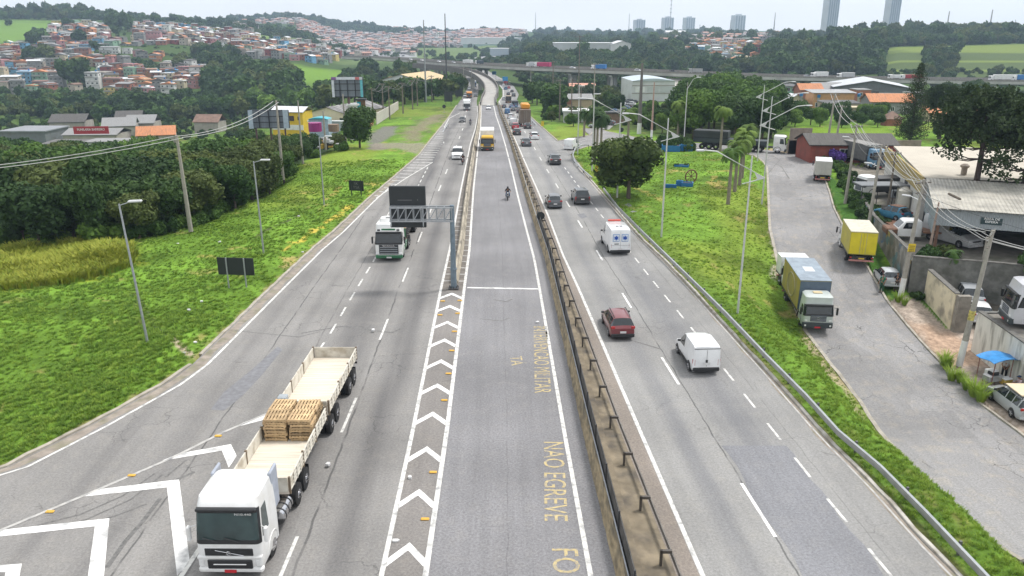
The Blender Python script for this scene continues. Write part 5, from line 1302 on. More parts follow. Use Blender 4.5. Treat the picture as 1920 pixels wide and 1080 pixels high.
for i in range(n+1):
 x=XE*i/n
 for y in(-.35,.25):b.cyl((x,y,z0),(x,y,z1),.03,5)
 b.cyl((x,-.35,z1),(x,.25,z1),.03,5);b.cyl((x,-.35,z0),(x,.25,z0),.03,5)
 if i<n:
  x2=XE*(i+1)/n
  b.cyl((x,-.35,z1),(x2,-.35,z0),.032,5);b.cyl((x,.25,z1),(x2,.25,z0),.03,5)
b.build('truss_arm',GALV,gt)
b=MB();b.rbox(-4.85,-2.05,.30,.62,4.9,8.15,.04);pn=b.build('sign_panel',SIGNB,gt)
b=MB()
for x in(-4.68,-2.2):b.box(x-.04,x+.04,-.42,-.38,5.15,6.75)
b.build('panel_bracket',GALV,gt)
b=MB();b.box(-4.2,-3.1,.285,.30,7.05,7.10);b.rbox(-2.7,-2.62,.27,.30,7.05,7.13,.01);b.build('sign_slot',M('slot_grey',(.12,.12,.12),.6),pn)
def ground_sign(label,px0,px1,py,w,h,zb,mat=SIGNB,postm=GALV,over=.0,rz=0.0,marks=None):
 a,b_=P(px0,py),P(px1,py+1);c=(a+b_)/2;c.z=0
 ang=math.atan2((b_-a).y,(b_-a).x)+rz
 e=empty('road_sign',label,'sign',c,ang)
 p=MB();p.box(-w/2,w/2,0,.05,zb,zb+h);p.build('sign_panel',mat,e)
 d=(b_-a).length/2
 for s in(-1,1):
  q=MB();q.box(s*d-.045,s*d+.045,-.08,-.002,0,zb+h+over);q.build('sign_post',postm,e)
 return e
ground_sign('big black two post sign seen from behind on the near left verge',430,463,541,2.95,1.40,1.15)
s2=ground_sign('black sign with chalk scribbles further up the left verge',660,678,367,1.95,1.25,.65,SIGNB,SIGNB,.12)
text_mesh('SK\nTSA',.5,M('chalk',(.22,.22,.22),.8),'scribble',s2,Matrix.Translation((0,-.012,1.3))@Matrix.Rotation(math.pi/2,4,'X'),1,1,.002,-.01)
def disc_sign(label,px,py,h,r,face,rim,post=GALV,back=True,ang=0.0,pz=None):
 e=empty('road_sign',label,'sign',pz if pz is not None else P(px,py),ang)
 q=MB();q.cyl((0,0,0),(0,0,h+r),.04,6);q.build('sign_post',post,e)
 q=MB();q.cyl((0,-.05,h),(0,-.09,h),r,20);q.build('sign_disc',rim,e)
 if face:
  q=MB();q.cyl((0,-.089,h),(0,-.098,h),r*.8,20);q.build('sign_face',face,e)
 return e
ds=disc_sign('round white sign with red rim and black symbol by the big round tree',1134,344,1.15,.38,WHITE,M('sign_red',(.45,.03,.03),.5))
q=MB();q.rbox(-.2,.12,-.115,-.10,1.08,1.26,.01);q.rbox(-.02,.2,-.115,-.10,1.0,1.22,.01);q.build('symbol',SIGNB,ds)
disc_sign('round black back of a sign on the median barrier',0,0,1.15,.42,None,SIGNB,pz=Vector((float(CRs(81))+1.5,79.5,.34)))
disc_sign('small round dark sign on the grass beside the gravel patch',833,212,1.6,.45,None,SIGNB)
disc_sign('small round dark sign on a post at the junction',1164,271,2.6,.4,None,SIGNB)
e=empty('road_sign','small yellow chevron sign at the edge of the green island','sign',P(1118,327))
q=MB();q.box(-.22,.22,-.03,0,.3,1.25);q.build('sign_panel',M('sign_yellow',(.55,.42,.03),.5),e);q=MB()
for z in(.4,.7,1.0):q.add([(-.15,-.035,z),(0,-.035,z+.12),(.15,-.035,z),(.15,-.035,z+.08),(0,-.035,z+.2),(-.15,-.035,z+.08)],[(0,1,4,5),(1,2,3,4)])
q.build('chevron',SIGNB,e)
e=empty('road_sign','small yellow sign on the little green island','sign',P(1017,241));q=MB();q.box(-.3,.3,-.03,0,.5,1.5);q.build('sign_panel',MATS['sign_yellow'],e);q=MB();q.box(-.03,.03,0,.05,0,1.4);q.build('sign_post',GALV,e)
for(px,py,lab,w_,h_,y)in((947,144,'blue direction sign over the far queue',1.9,1.5,290),(926,133,'small blue sign beside the far ramp',1.7,1.3,330)):
 zc_=HC+(54-py)/1567*y;e=empty('road_sign',lab,'sign',((px-960)/1567*y,y,0))
 q=MB();q.box(-w_/2,w_/2,-.06,0,zc_-h_/2,zc_+h_/2);q.build('sign_panel',M('sign_blue',(.02,.22,.48),.5),e)
 for k_ in(-.3,.3):q=MB();q.cyl((w_*k_,.06,0),(w_*k_,.06,zc_+h_/2),.06,6);q.build('sign_post',GALV,e)
for(px,py,lab)in((861,187,'dark sign back on the left verge near the far trees'),(841,197,'black double sign back at the end of the left lawn')):
 e=empty('road_sign',lab,'sign',P(px,py));q=MB();q.box(-1.1,1.1,0,.06,.9,3.6 if px==841 else 3.2);q.build('sign_panel',SIGNB,e)
 for s in(-.7,.7):q=MB();q.box(s-.05,s+.05,-.08,0,0,3.2);q.build('sign_post',DARKST,e)
LPM=M('lamp_pole',(.50,.51,.50),.5,.08,2,metal=.2)
def single_lamp(label,px,py,h,tilt=0.0,side=1,L_=1.6):
 e=empty('street_lamp',label,'street lamp',P(px,py));e.rotation_euler=(0,tilt,0)
 q=MB();q.tube([(0,0,0),(0,0,h)],[.09,.055],8);q.build('lamp_post',GALV,e,40)
 q=MB();q.tube([(0,0,h-.1),(side*L_*.5,-.05,h+.12)],.03,6);q.build('lamp_arm',GALV,e)
 q=MB();q.rbox(side*L_*.45-.1,side*L_*.45+.75,-.20,.10,h+.06,h+.20,.05);q.build('lamp_head',M('lamp_head',(.48,.49,.5),.4,.08),e,30)
single_lamp('grey street lamp on the near left verge, leaning left',278,648,9.4,-.05)
single_lamp('grey street lamp on the left verge, second from the camera',495,480,8.6,-.01)
single_lamp('thin grey lamp post on the left verge beyond the scribbled sign',608,388,8.0,0)
def arrow_lamp(label,p,h,s,k=1.0,rz=0.0):
 """tall post with an arrow shaped arm: one long arm with a lamp on the s side, one short arm"""
 e=empty('street_lamp',label,'street lamp',p,rz)
 q=MB();q.tube([(0,0,0),(0,0,h)],[.12*k,.07*k],8);q.build('lamp_post',LPM,e,40)
 ap=Vector((-s*1.35*k,-.12,h-2.1*k))
 l1=Vector((s*4.6*k,-.1,h+.55*k));l2=Vector((s*2.0*k,-.1,h-3.0*k))
 q=MB();q.tube([ap,l1-Vector((s*1.2*k,0,.12*k)),l1],.055*k,6)
 q.tube([ap,(s*.75*k,-.12,h-2.65*k)],.045*k,6)
 q.add([tuple(ap),(-s*.35*k,-.12,h-1.62*k),(-s*.62*k,-.12,h-2.15*k),(-s*.15*k,-.12,h-2.48*k)],[(0,1,2),(0,2,3)])
 q.build('lamp_arm',LPM,e)
 q=MB();q.rbox(min(l1.x,l1.x+s*.8*k),max(l1.x,l1.x+s*.8*k),-.24,.02,l1.z-.08,l1.z+.06,.05);q.build('lamp_head',MATS['lamp_head'],e,30)
 return e
arrow_lamp('tall pale street lamp with arrow shaped arm, nearest on the green island',P(1383,587),11.4,-1,.72)
arrow_lamp('tall pale street lamp with arrow arm on the green island, next to the guard rail',P(1240,444),11.6,-1,.82)
arrow_lamp('tall pale street lamp behind the big round tree',P(1157,372),11.4,-1,.95)
for px,py,lab in((1110,322,'pale street lamp near the tall palms'),(1083,290,'pale street lamp at the tip of the green island')):
 e=empty('street_lamp',lab,'street lamp',P(px,py));q=MB();q.tube([(0,0,0),(0,0,11)],[.11,.06],8);q.build('lamp_post',LPM,e,40)
 q=MB();q.rbox(-.12,.9,-.1,.1,10.9,11.05,.03);q.build('lamp_head',MATS['lamp_head'],e)
for px,py,hh_,lab in((1428,385,11.2,'pale street lamp along the street, nearest of three'),(1432,345,11.4,'pale street lamp along the street, middle of three'),(1420,303,11.6,'pale street lamp along the street, farthest of three')):
 arrow_lamp(lab,GP(px,py),hh_,1,.86)
e=empty('street_lamp','old street lamp with upturned arm in front of the right wood','street lamp',P(1282,268));q=MB();q.tube([(0,0,0),(0,0,9.5),(.9,-.1,11.2),(1.6,-.1,11.5)],[.10,.07,.05,.04],8);q.build('lamp_post',LPM,e,40);q=MB();q.rbox(1.5,2.3,-.2,0,11.45,11.6,.04);q.build('lamp_head',MATS['lamp_head'],e)
POLE={}
def pole(key,label,p,h,r=.15,arm=0,ang=0.0,white=0.0,lean=(0,0),mat=CONCP,lamp=None,name='utility_pole'):
 e=empty(name,label,'pole',p,0);e.rotation_euler=(lean[1],lean[0],0)
 q=MB();q.tube([(0,0,white),(0,0,h)],[r*1.15,r*.62],8);q.build('pole_shaft',mat,e,40)
 if white:q=MB();q.tube([(0,0,0),(0,0,white)],[r*1.28,r*1.18],10);q.build('painted_base',WHITE,e,40)
 M_=Matrix.Rotation(ang,4,'Z')
 if arm:
  q=MB();q.box(-arm,arm,-.05,.05,h-.35,h-.25,0,M_)
  if arm>.6:q.box(-arm*.7,arm*.7,-.05,.05,h-1.2,h-1.12,0,M_)
  q.build('cross_arm',M('arm_wood',(.15,.13,.11),.8),e)
  for s in(-1,-.4,.4,1):
   q=MB();q.cyl((s*arm*.92,0,h-.27),(s*arm*.92,0,h-.08),.05,6,0,M_);q.build('insulator',M('insulator',(.35,.34,.32),.4),e)
 if lamp:
  q=MB();q.tube([(0,0,lamp[0]),(lamp[1]*.7,lamp[2]*.7,lamp[0]+.25)],.03,5);q.build('lamp_arm',GALV,e)
  a_=math.atan2(lamp[2],lamp[1]);q=MB();q.rbox(0,.75,-.15,.15,0,.14,.05,0,Matrix.Translation((lamp[1]*.65,lamp[2]*.65,lamp[0]+.2))@Matrix.Rotation(a_,4,'Z'));q.build('lamp_head',MATS['lamp_head'],e,30)
 POLE[key]=Vector(p)+Vector((0,0,h-.1))
 return e
pole('a','concrete utility pole at the edge of the left wood, nearest one',P(358,434),9.7,.22,lean=(-.02,0))
pole('b','concrete utility pole beside the left wood, second in the line',P(531,337),10.6,.20)
pole('c','thin dark utility pole at the wood edge, third in the line',P(568,307),9.5,.15)
pole('d','short wooden pole in front of the scrap heap',P(611,281),6.5,.18)
pole('e','pale slim pole below the big billboard',P(649,275),9.0,.2)
lp=[(719,215),(700,229),(731,223),(756,213),(774,206),(783,200),(810,192)]
for i,(px,py)in enumerate(lp):pole('l%d'%i,'wooden utility pole along the pale wall of the left lawn',P(px,py),7.4,.16,.8,.2,mat=M('pole_wood',(.17,.145,.12),.9,.15,3))
pole('m','very tall slim mast on the left lawn near the trees',P(799,193),22.0,.22,mat=M('mast_grey',(.26,.28,.29),.7,.1),name='tall_mast')
pole('n','dark tall lattice mast beyond the left lawn',P(838,183),24.0,.20,mat=DARKST,name='tall_mast');
pole('q','leaning utility pole with black and yellow band at the bare pavement',GP(1798,686,.1),10.2,.19,1.0,.9,2.0,(.045,.02))
q=MB();q.tube([(0,0,3.6),(0,0,4.3)],.215,10);qq=q.build('number_band',M('band_yellow',(.45,.38,.1),.6,.5,6),[o for o in bpy.data.objects if o.get('label','').startswith('leaning utility pole with black')][0])
pole('r','utility pole with yellow notice and white base beside the cream wall',GP(1688,558,.1),10.4,.19,1.0,.5,1.8,(.04,.0),lamp=(8.6,-.9,.6))
q=MB();q.box(-.3,.3,-.26,-.2,4.2,4.9);nb=q.build('notice',M('notice_yellow',(.62,.45,.02),.5,.05),[o for o in bpy.data.objects if o.get('label','').startswith('utility pole with yellow notice')][0])
q=MB()
for z in(4.72,4.56,4.40,4.28):q.box(-.23,.23,-.27,-.261,z-.03,z+.02)
q.build('notice_lines',SIGNB,nb)
pole('s','utility pole in the hedge beside the street, lower one',GP(1614,446,.05)+Vector((.6,0,0)),9.6,.18,.9,.4,0,(.02,0),lamp=(7.4,-.8,.5))
pole('t','utility pole in the hedge by the grey lorry yard',GP(1575,382,.05)+Vector((.6,0,0)),9.4,.18,.9,.4,0,(.02,0),lamp=(7.6,-.9,.4))
pole('u','concrete pole inside the dark yard near the big shed',Vector((40.6,65.8,-3.2)),5.9,.2,.7,1.2)
pole('v','steel pole at the corner of the big shed',Vector((38.0,69.9,0)),4.9,.12,0,mat=M('pole_rust',(.30,.22,.18),.7,.3,2),lean=(.03,0))
pole('w','dark wooden pole in the yard beside the blue scrap car',P(1664,390),6.5,.13,.8,.3,mat=MATS['pole_wood'])
pole('x','tall dark double pole with white base by the junction hedge',P(1198,252),13.5,.34,mat=M('pole_dark',(.14,.13,.12),.8,.1),white=2.2)
pole('y','reddish pole with white base in front of the right hedge',P(1221,264),10.5,.17,mat=M('pole_red',(.36,.25,.2),.8,.1),white=2.0)
pole('z','leaning pair of utility poles at the end of the street',P(1549,282),9.5,.2,.9,.2,lean=(.04,0))
pole('z2','bent utility pole beside the ruined wall',P(1563,290),8.0,.2,.9,.2,lean=(.05,0))
for px,py,h,lab in((1049,226,9,'slim pole with white foot on the small island'),(1071,232,9.5,'dark pole behind the small green island'),(1036,205,12,'brown pole behind the small green island'),(1088,232,8,'grey pole before the white kiosk wall'),(1112,238,13,'pale tall pole near the low cream building'),(1084,196,22,'dark lattice pylon behind the low cream building')):
 pole(px,lab,P(px,py),h if h<20 else 18,.15 if h<20 else .16,.8 if h<20 else 1.2,mat=CONCP if 'pale' in lab else MATS['pole_wood'])
for px,py in((870,176),(885,168),(1284,236),(1368,215),(995,185)):pole(px,'thin distant pole',P(px,py),9,.12)
WIRE=M('wire_grey',(.42,.42,.41),.6,.05);WIRED=M('wire_dark',(.10,.10,.10),.6,.05)
def wire(label,a,b_,sag,r=.022,m=WIRE,offs=((0,0),),n=14,group=None):
 for(ox,oz)in offs:
  mb=MB();pts=[]
  for i in range(n+1):
   t=i/n;p=Vector(a).lerp(Vector(b_),t);pts.append(p+Vector((ox,0,oz-sag*4*t*(1-t))))
  mb.tube(pts,r,5);o=mb.build('overhead_cable',m,smooth=60);tag(o,label,'cable',group)
pa,pb_=POLE['a'],POLE['b']
far_l=Vector((-62,62,8.2))
for k,(dx,dz)in enumerate(((-.5,0),(.4,-.15))):wire('pale cable from the left frame edge to the nearest wood pole',pa+Vector((dx,0,dz)),far_l+Vector((dx,0,dz)),1.0,.035,WIRE,((0,0),),20,'cables over the left wood')
for k,(dx,dz)in enumerate(((-.4,0),(.3,-.1))):wire('pale sagging cable between the two near wood poles',pa+Vector((dx,0,dz)),pb_+Vector((dx,0,dz)),.9,.035,WIRE,((0,0),),20,'cables over the left wood')
for i in range(len(lp)-1):wire('thin cable along the pole row of the left lawn',POLE['l%d'%i],POLE['l%d'%(i+1)],.9,.04,WIRED,((-.5,0),(.5,-.2)),10,'cables along the left lawn')
for a,b_,s in(('t','s',.8),('s','r',.8),('r','q',.9)):
 for(ox,oz)in((-.55,0),(.1,-.1),(.6,-.05),(0,-1.1)):wire('street cable between the leaning poles',POLE[a]+Vector((ox,0,oz)),POLE[b_]+Vector((ox,0,oz)),s,.022,WIRE if oz>-1 else WIRED,((0,0),),12,'cables along the side street')
wire('street cable between the leaning poles',POLE['z'],POLE['t'],.8,.03,WIRE,((-.4,0),(.4,0)),12,'cables along the side street')
for(ox,oz)in((-.5,0),(0,-.05),(.5,0)):
 wire('yard cable past the big shed front',POLE['w']+Vector((ox*.7,0,oz)),POLE['u']+Vector((ox,0,oz)),.9,.03,WIRE,((0,0),),14,'cables over the yard')
 wire('yard cable running on to the right frame edge',POLE['u']+Vector((ox,0,oz)),Vector((52,50,4.2+oz)),.9,.03,WIRE,((0,0),),12,'cables over the yard')
 wire('yard cable coming from the hedge poles',POLE['t']+Vector((ox,0,oz)),POLE['w']+Vector((ox*.7,0,oz)),.8,.025,WIRE,((0,0),),12,'cables over the yard')
wire('dark service cable crossing the yard wall',POLE['r']+Vector((0,0,-1)),Vector((46,56,4)),.6,.018,WIRED)
for(px,py,top,y,lab)in((1004,48,24,1400,'thin pale mast on the far wooded ridge'),(1179,66,26,1400,'thin mast left of the first far tower block'),(1256,60,-6,1450,'red and white telecom mast between far tower blocks'),(1312,62,45,1400,'short mast right of the far tower blocks'),(1369,60,38,1300,'thick pale chimney beside the far tower block'),(1451,66,24,1000,'thin mast above the far white factory'),(1775,42,22,700,'thin mast on the right wooded ridge'),(1855,48,19,620,'leaning dark post on the right wooded ridge')):
 x=(px-960)/1567*y;zb=H(x,y);ty=HC+(54-top)/1567*y*1.0
 e=MB();e.tube([(0,0,0),(0,0,ty-zb+0)],[.9 if y>900 else .7,.35],6)
 if 'telecom' in lab:
  for k in range(4):e.cyl((0,0,(ty-zb)*(.55+k*.1)),(0,0,(ty-zb)*(.55+k*.1)+1),1.8,6)
 o=e.build('tall_mast',M('far_mast',(.35,.34,.36),.7,.1));o.location=(x,y,zb);tag(o,lab,'mast')
# billboards on the left
def billboard(label,x,y,rz,w,h,zc,zg,strips,posts=(0,),frame=M('billboard_frame',(.03,.035,.045),.6),back=M('billboard_back',(.20,.23,.26),.5,.15,.5,stretch=(6,1,.2))):
 e=empty('billboard',label,'billboard',(x,y,zg),rz);z0=zc-h/2-zg;z1=zc+h/2-zg
 q=MB();q.box(-w/2,w/2,0,.1,z0,z1);q.build('panel',back,e)
 q=MB()
 for k in range(5):q.box(-w/2+w*k/4-.06,-w/2+w*k/4+.06,-.35,-.003,z0,z1)
 for k in range(4):q.box(-w/2,w/2,-.5,-.36,z0+(h-.12)*k/3,z0+(h-.12)*k/3+.12)
 q.build('rear_frame',frame,e)
 for(x0,x1,a,b_,m)in strips:
  q=MB();q.box(-w/2+w*x0,-w/2+w*x1,-.56,-.51,z0+h*a,z0+h*b_);q.build('edge_strip',m,e)
 for px_ in posts:
  q=MB();q.cyl((px_,.4,0),(px_,.4,z0+h*.8),.26 if len(posts)==1 else .16,10);q.build('post',M('billboard_post',(.10,.06,.06),.6),e)
WS=M('strip_white',(.55,.58,.62),.5);TS=M('strip_teal',(.12,.42,.48),.5);VS=M('strip_violet',(.22,.10,.28),.5);RS=M('strip_red',(.5,.15,.15),.5)
yb=150.;x0=(643-960)/1567*yb
billboard('large dark billboard seen from behind on one thick post',x0+.2,yb,.06,5.6,3.55,HC+(54-159)/1567*yb,-.5,[(0,.08,.0,.85,WS),(.92,1,.0,.85,TS),(0,.15,.87,1,VS),(.15,.77,.87,1,WS),(.77,.9,.87,1,RS),(.9,1,.87,1,WS)])
yb=140.;billboard('low wide billboard seen from behind in the bushes',(489-960)/1567*yb,yb,.05,6.8,3.1,HC+(54-225)/1567*yb+.5,-3,[(0,.11,.0,1,M('strip_pale',(.38,.46,.52),.5)),(.87,1,0,1,MATS['strip_pale'])],(-2.5,0,2.5))
# food stall
fs=empty('food_stall','street food cart under a blue tarpaulin beside the stained retaining wall','food stall',GP(1868,722,.06),.25)
BLUE=M('blue_tarp',(.015,.20,.50),.45,.15,2,bump=.3)
q=MB();g_=[]
for i in range(7):
 for j in range(5):
  u,v=i/6,j/4;g_.append((-1.35+2.6*u,-.75+1.6*v,2.05+.22*math.sin(math.pi*u)+.05*math.sin(6*v+3*u)-.15*u))
fsx=[(i*5+j,(i+1)*5+j,(i+1)*5+j+1,i*5+j+1)for i in range(6)for j in range(4)]
q.add(g_,fsx);q.add([(x,y,z-.03)for x,y,z in g_],[f[::-1]for f in fsx]);q.build('tarpaulin',BLUE,fs,60)
for x,y in((-1.1,-.6),(-1.1,.7),(.35,-.6),(.35,.7)):q=MB();q.cyl((x,y,0),(x,y,2.1),.03,6);q.build('stall_post',M('post_red_brown',(.20,.08,.06),.6),fs)
STEEL=M('stainless',(.45,.46,.47),.3,.1,metal=.6)
q=MB();q.rbox(-1.25,-.1,-.55,.1,.55,.95,.03);q.build('counter',STEEL,fs);q=MB();q.rbox(-.35,.35,.3,.85,.6,.92,.03);q.build('counter',WHITE,fs)
for x,y in((-1.2,-.5),(-.15,-.5),(-1.2,.05),(-.15,.05)):q=MB();q.cyl((x,y,0),(x,y,.56),.025,6);q.build('leg',MATS['post_red_brown'],fs)
q=MB();q.rbox(-1.3,-1.0,-.58,.05,.90,1.02,.05);o=q.build('folded_cloth',WCL,None);o.parent=fs
def item(nm,lab,cat,px,py,dz,build,mats,rz=0.0,ref=None):
 q=MB();build(q);o=q.build(nm,mats,None,40);o.location=ref if ref is not None else GP(px,py,dz);o.rotation_euler=(0,0,rz);tag(o,lab,cat);return o
B0=Vector(fs.location)
item('griddle','black griddle box with a foil tray on the food cart','griddle',0,0,0,lambda q:(q.rbox(-.28,.28,-.22,.22,0,.22,.02,0),q.rbox(-.2,.24,-.16,.2,.22,.27,.02,1)),[BLACKP,WHITE],.2,B0+Vector((-.6,-.35,.96)))
item('cooler_box','yellow cool box with white lid next to the food cart','cool box',0,0,0,lambda q:(q.rbox(-.32,.32,-.24,.24,.35,.72,.03,0),q.rbox(-.33,.33,-.25,.25,.72,.82,.03,1),q.cyl((-.2,0,0),(-.2,0,.35),.03),q.cyl((.2,0,0),(.2,0,.35),.03)),[M('cooler_yellow',(.45,.32,.06),.5),WHITE],.2,B0+Vector((.25,-.55,0)))
item('cooler_box','red cool box with white lid on the ground by the stools','cool box',0,0,0,lambda q:(q.rbox(-.3,.3,-.22,.22,0,.36,.03,0),q.rbox(-.31,.31,-.23,.23,.36,.46,.03,1)),[M('cooler_red',(.42,.03,.04),.5),WHITE],.2,B0+Vector((-.42,-1.15,0)))
def stool(q):
 q.rbox(-.17,.17,-.17,.17,.42,.46,.02)
 for x in(-1,1):
  for y in(-1,1):q.tube([(x*.13,y*.13,.42),(x*.18,y*.18,0)],.022,5)
 for a_,b_ in(((-.16,-.16),(.16,-.16)),((-.16,.16),(.16,.16)),((-.16,-.16),(-.16,.16)),((.16,-.16),(.16,.16))):q.cyl((*a_,.2),(*b_,.2),.015,5)
item('plastic_stool','white plastic stool between the red cool box and the cart','stool',0,0,0,stool,WHITE,.1,B0+Vector((.1,-1.1,0)))
item('plastic_stool','white plastic stool behind the yellow cool box','stool',0,0,0,stool,WHITE,.4,B0+Vector((1.05,-.35,0)))
item('plastic_stool','white plastic stool carrying the seated person','stool',1908,737,.07,stool,WHITE,.4)
# planters and ornament on the green island
BLP=M('blue_planter',(.01,.13,.33),.6,.12,2)
def planter(label,px0,px1,py,h=.55,d=1.2):
 a,b_=P(px0,py),P(px1,py+1);e=empty('planter',label,'planter',a,math.atan2((b_-a).y,(b_-a).x));L_=(b_-a).length
 q=MB();q.box(0,L_,0,.12,0,h);q.box(0,L_,d-.12,d,0,h);q.box(0,.12,.12,d-.12,0,h);q.box(L_-.12,L_,.12,d-.12,0,h);q.build('planter_box',BLP,e)
 q=MB();q.box(.12,L_-.12,.12,d-.12,0,h-.1);q.build('soil',M('soil',(.06,.045,.03),.9),e);return e
planter('blue planter wall left of the wooden wheel',1244,1268,354,.6,.3);planter('blue planter box below the wooden wheel',1277,1299,352,.65)
planter('short blue planter joining the two planters near the wheel',1267,1278,350,.8,.6)
planter('small blue planter with two round bushes on the green island',1264,1291,313,.3);planter('long blue planter around the bushes by the junction',1240,1275,284,1.0,2.5);planter('blue planter block right of the long one by the junction',1276,1298,283,1.1,2.5)
e=empty('wagon_wheel','big dark wooden wheel standing by the blue planter','wheel',P(1295,343),.3);q=MB()
q.tube([(math.cos(t)*.85,0,.9+math.sin(t)*.85)for t in[2*math.pi*k/24 for k in range(25)]],.09,6);q.build('wheel_rim',RUST,e);
for k in range(4):
 q=MB();a=math.pi*k/4;q.cyl((math.cos(a)*.85,0,.9+math.sin(a)*.85),(-math.cos(a)*.85,0,.9-math.sin(a)*.85),.045,5);q.build('spoke',RUST,e)
LM=M('litter_white',(.6,.6,.6),.7,.05)
for i,(px,py)in enumerate(((354,582),(378,566),(560,406),(569,437),(568,473),(412,454),(366,643),(345,662),(334,457),(1008,603),(700,620),(615,872),(1483,634),(1476,659),(1533,694),(742,1011),(768,894),(1787,695))):
 st__=px>1400;p=(GP(px,py,.1)if st__ else P(px,py,.1));q=MB();r_=random.Random(i)
 pts=[(r_.uniform(.07,.16)*math.cos(a),r_.uniform(.07,.16)*math.sin(a))for a in[2*math.pi*k/7 for k in range(7)]]
 if abs(p.x-3)<9 and not st__:p.z=.01
 q.prism(pts,0,.05+r_.uniform(0,.08));o=q.build('litter',LM);o.location=p;tag(o,'scrap of white litter lying on the '+('street verge' if st__ else('left grass' if px<640 and px!=615 else 'asphalt')),'litter')
# yard walls and terraces
def wallmesh(name,pts,ztop,zbot,th,mat,label,cat='wall',capm=None):
 """pts: true ground points (x, y); ztop/zbot callables or numbers"""
 q=[Vector((p[0],p[1]))for p in pts];out=[q[0]]
 for a,b_ in zip(q,q[1:]):
  n=max(1,int((b_-a).length/1.0))
  for i in range(1,n+1):out.append(a.lerp(b_,i/n))
 rg=[];cg=[]
 L_=sum((b_-a).length for a,b_ in zip(out,out[1:]));acc=0
 for i,p in enumerate(out):
  if i:acc+=(p-out[i-1]).length
  d=(out[min(i+1,len(out)-1)]-out[max(i-1,0)]).normalized();n=Vector((-d.y,d.x))*th
  zt=ztop[0]+(ztop[1]-ztop[0])*acc/L_;zb=zbot if not callable(zbot)else zbot(p.y)
  rg.append([(p.x,p.y,zb),(p.x,p.y,zt),(p.x-n.x,p.y-n.y,zt),(p.x-n.x,p.y-n.y,zb)])
  m_=n*.15
  cg.append([(p.x+m_.x,p.y+m_.y,zt+.002),(p.x+m_.x,p.y+m_.y,zt+.09),(p.x-n.x-m_.x,p.y-n.y-m_.y,zt+.09),(p.x-n.x-m_.x,p.y-n.y-m_.y,zt+.002)])
 mb=MB();mb.loft(rg);o=mb.build(name,mat,fix=True)
 if capm:mb=MB();mb.loft(cg);mb.build('coping',capm,o,fix=True)
 tag(o,label,cat);return o
GRAF=None
def graffiti():
 m,nt,b=newmat('graffiti_wall');N=nt.nodes;L=nt.links
 tc=N.new('ShaderNodeTexCoord');mp=N.new('ShaderNodeMapping');mp.inputs['Scale'].default_value=(1,.5,.8);L.new(tc.outputs['Object'],mp.inputs[0])
 v=N.new('ShaderNodeTexVoronoi');v.inputs['Scale'].default_value=1.1
 n=N.new('ShaderNodeTexNoise');n.inputs['Scale'].default_value=1.6;n.inputs['Detail'].default_value=6;L.new(mp.outputs[0],n.inputs['Vector'])
 ad=N.new('ShaderNodeVectorMath');ad.operation='MULTIPLY_ADD';L.new(n.outputs['Color'],ad.inputs[0]);ad.inputs[1].default_value=(2.2,2.2,2.2);L.new(mp.outputs[0],ad.inputs[2]);L.new(ad.outputs[0],v.inputs['Vector'])
 sp=N.new('ShaderNodeSeparateColor');L.new(v.outputs['Color'],sp.inputs[0]);cr=N.new('ShaderNodeValToRGB');cr.color_ramp.interpolation='CONSTANT';L.new(sp.outputs[0],cr.inputs[0])
 cs=[(.30,.29,.27),(.22,.21,.19),(.10,.17,.26),(.34,.33,.31),(.36,.28,.08),(.08,.09,.10),(.27,.25,.22),(.12,.22,.24)]
 es=cr.color_ramp.elements;es[0].color=rgb(*cs[0]);es[1].position=.22;es[1].color=rgb(*cs[1])
 for k,c in enumerate(cs[2:]):e=es.new(.36+k*.1);e.color=rgb(*c)
 n2=N.new('ShaderNodeTexNoise');n2.inputs['Scale'].default_value=.9;n2.inputs['Detail'].default_value=7;L.new(tc.outputs['Object'],n2.inputs['Vector'])
 mr=N.new('ShaderNodeMapRange');mr.inputs[1].default_value=.4;mr.inputs[2].default_value=.6;mr.inputs[4].default_value=.8;L.new(n2.outputs['Fac'],mr.inputs[0])
 mx=N.new('ShaderNodeMix');mx.data_type='RGBA';L.new(mr.outputs[0],mx.inputs[0]);L.new(cr.outputs[0],mx.inputs[6]);mx.inputs[7].default_value=(.14,.13,.115,1)
 L.new(mx.outputs[2],b.inputs['Base Color']);b.inputs['Roughness'].default_value=.9;return m
WSTAIN=M('stained_white_plaster',(.62,.60,.55),.85,.08,1.2,stretch=(1.5,1.5,.35),stain=(.16,.15,.13),stain_amt=.65,stain_scale=1.4,detail=8)
CREAM=M('peeling_cream_plaster',(.62,.55,.40),.85,.08,1.2,stain=(.20,.18,.15),stain_amt=.8,stain_scale=.9,detail=9)
MOSSY=M('mossy_concrete',(.13,.125,.115),.95,.3,3)
STONE=M('grey_block_wall',(.15,.15,.14),.9,.25,2.5,bump=.5,stain=(.07,.075,.06),stain_amt=.7)
wallmesh('retaining_wall',[(47.6,110),(43.5,99),(38.4,82.2),(35.9,70.8),(35.1,67.2)],(.55,1.05),lambda y:float(ZS(y))-.3,.25,graffiti(),'long dirty wall covered in faded graffiti beside the yellow lorry',capm=MOSSY)
wallmesh('yard_wall',[(35.1,67.0),(41,65.0),(48,62.0),(56,60)],(.75,.75),lambda y:-3.6,.3,STONE,'dark grey stone wall behind the white parked cars',capm=MOSSY)
wallmesh('street_wall',[(35.75,65.4),(35.15,59.7)],(-.05,-.35),lambda y:float(ZS(y))-.2,-.32,CREAM,'cream wall with peeling paint and a thick broken end',capm=MOSSY)
q=MB();q.box(35.2,36.2,59.2,59.66,-3.8,-.38);o=q.build('wall_buttress',M('bare_concrete',(.24,.22,.19),.95,.25,2,bump=.5),bpy.data.objects['street_wall'])
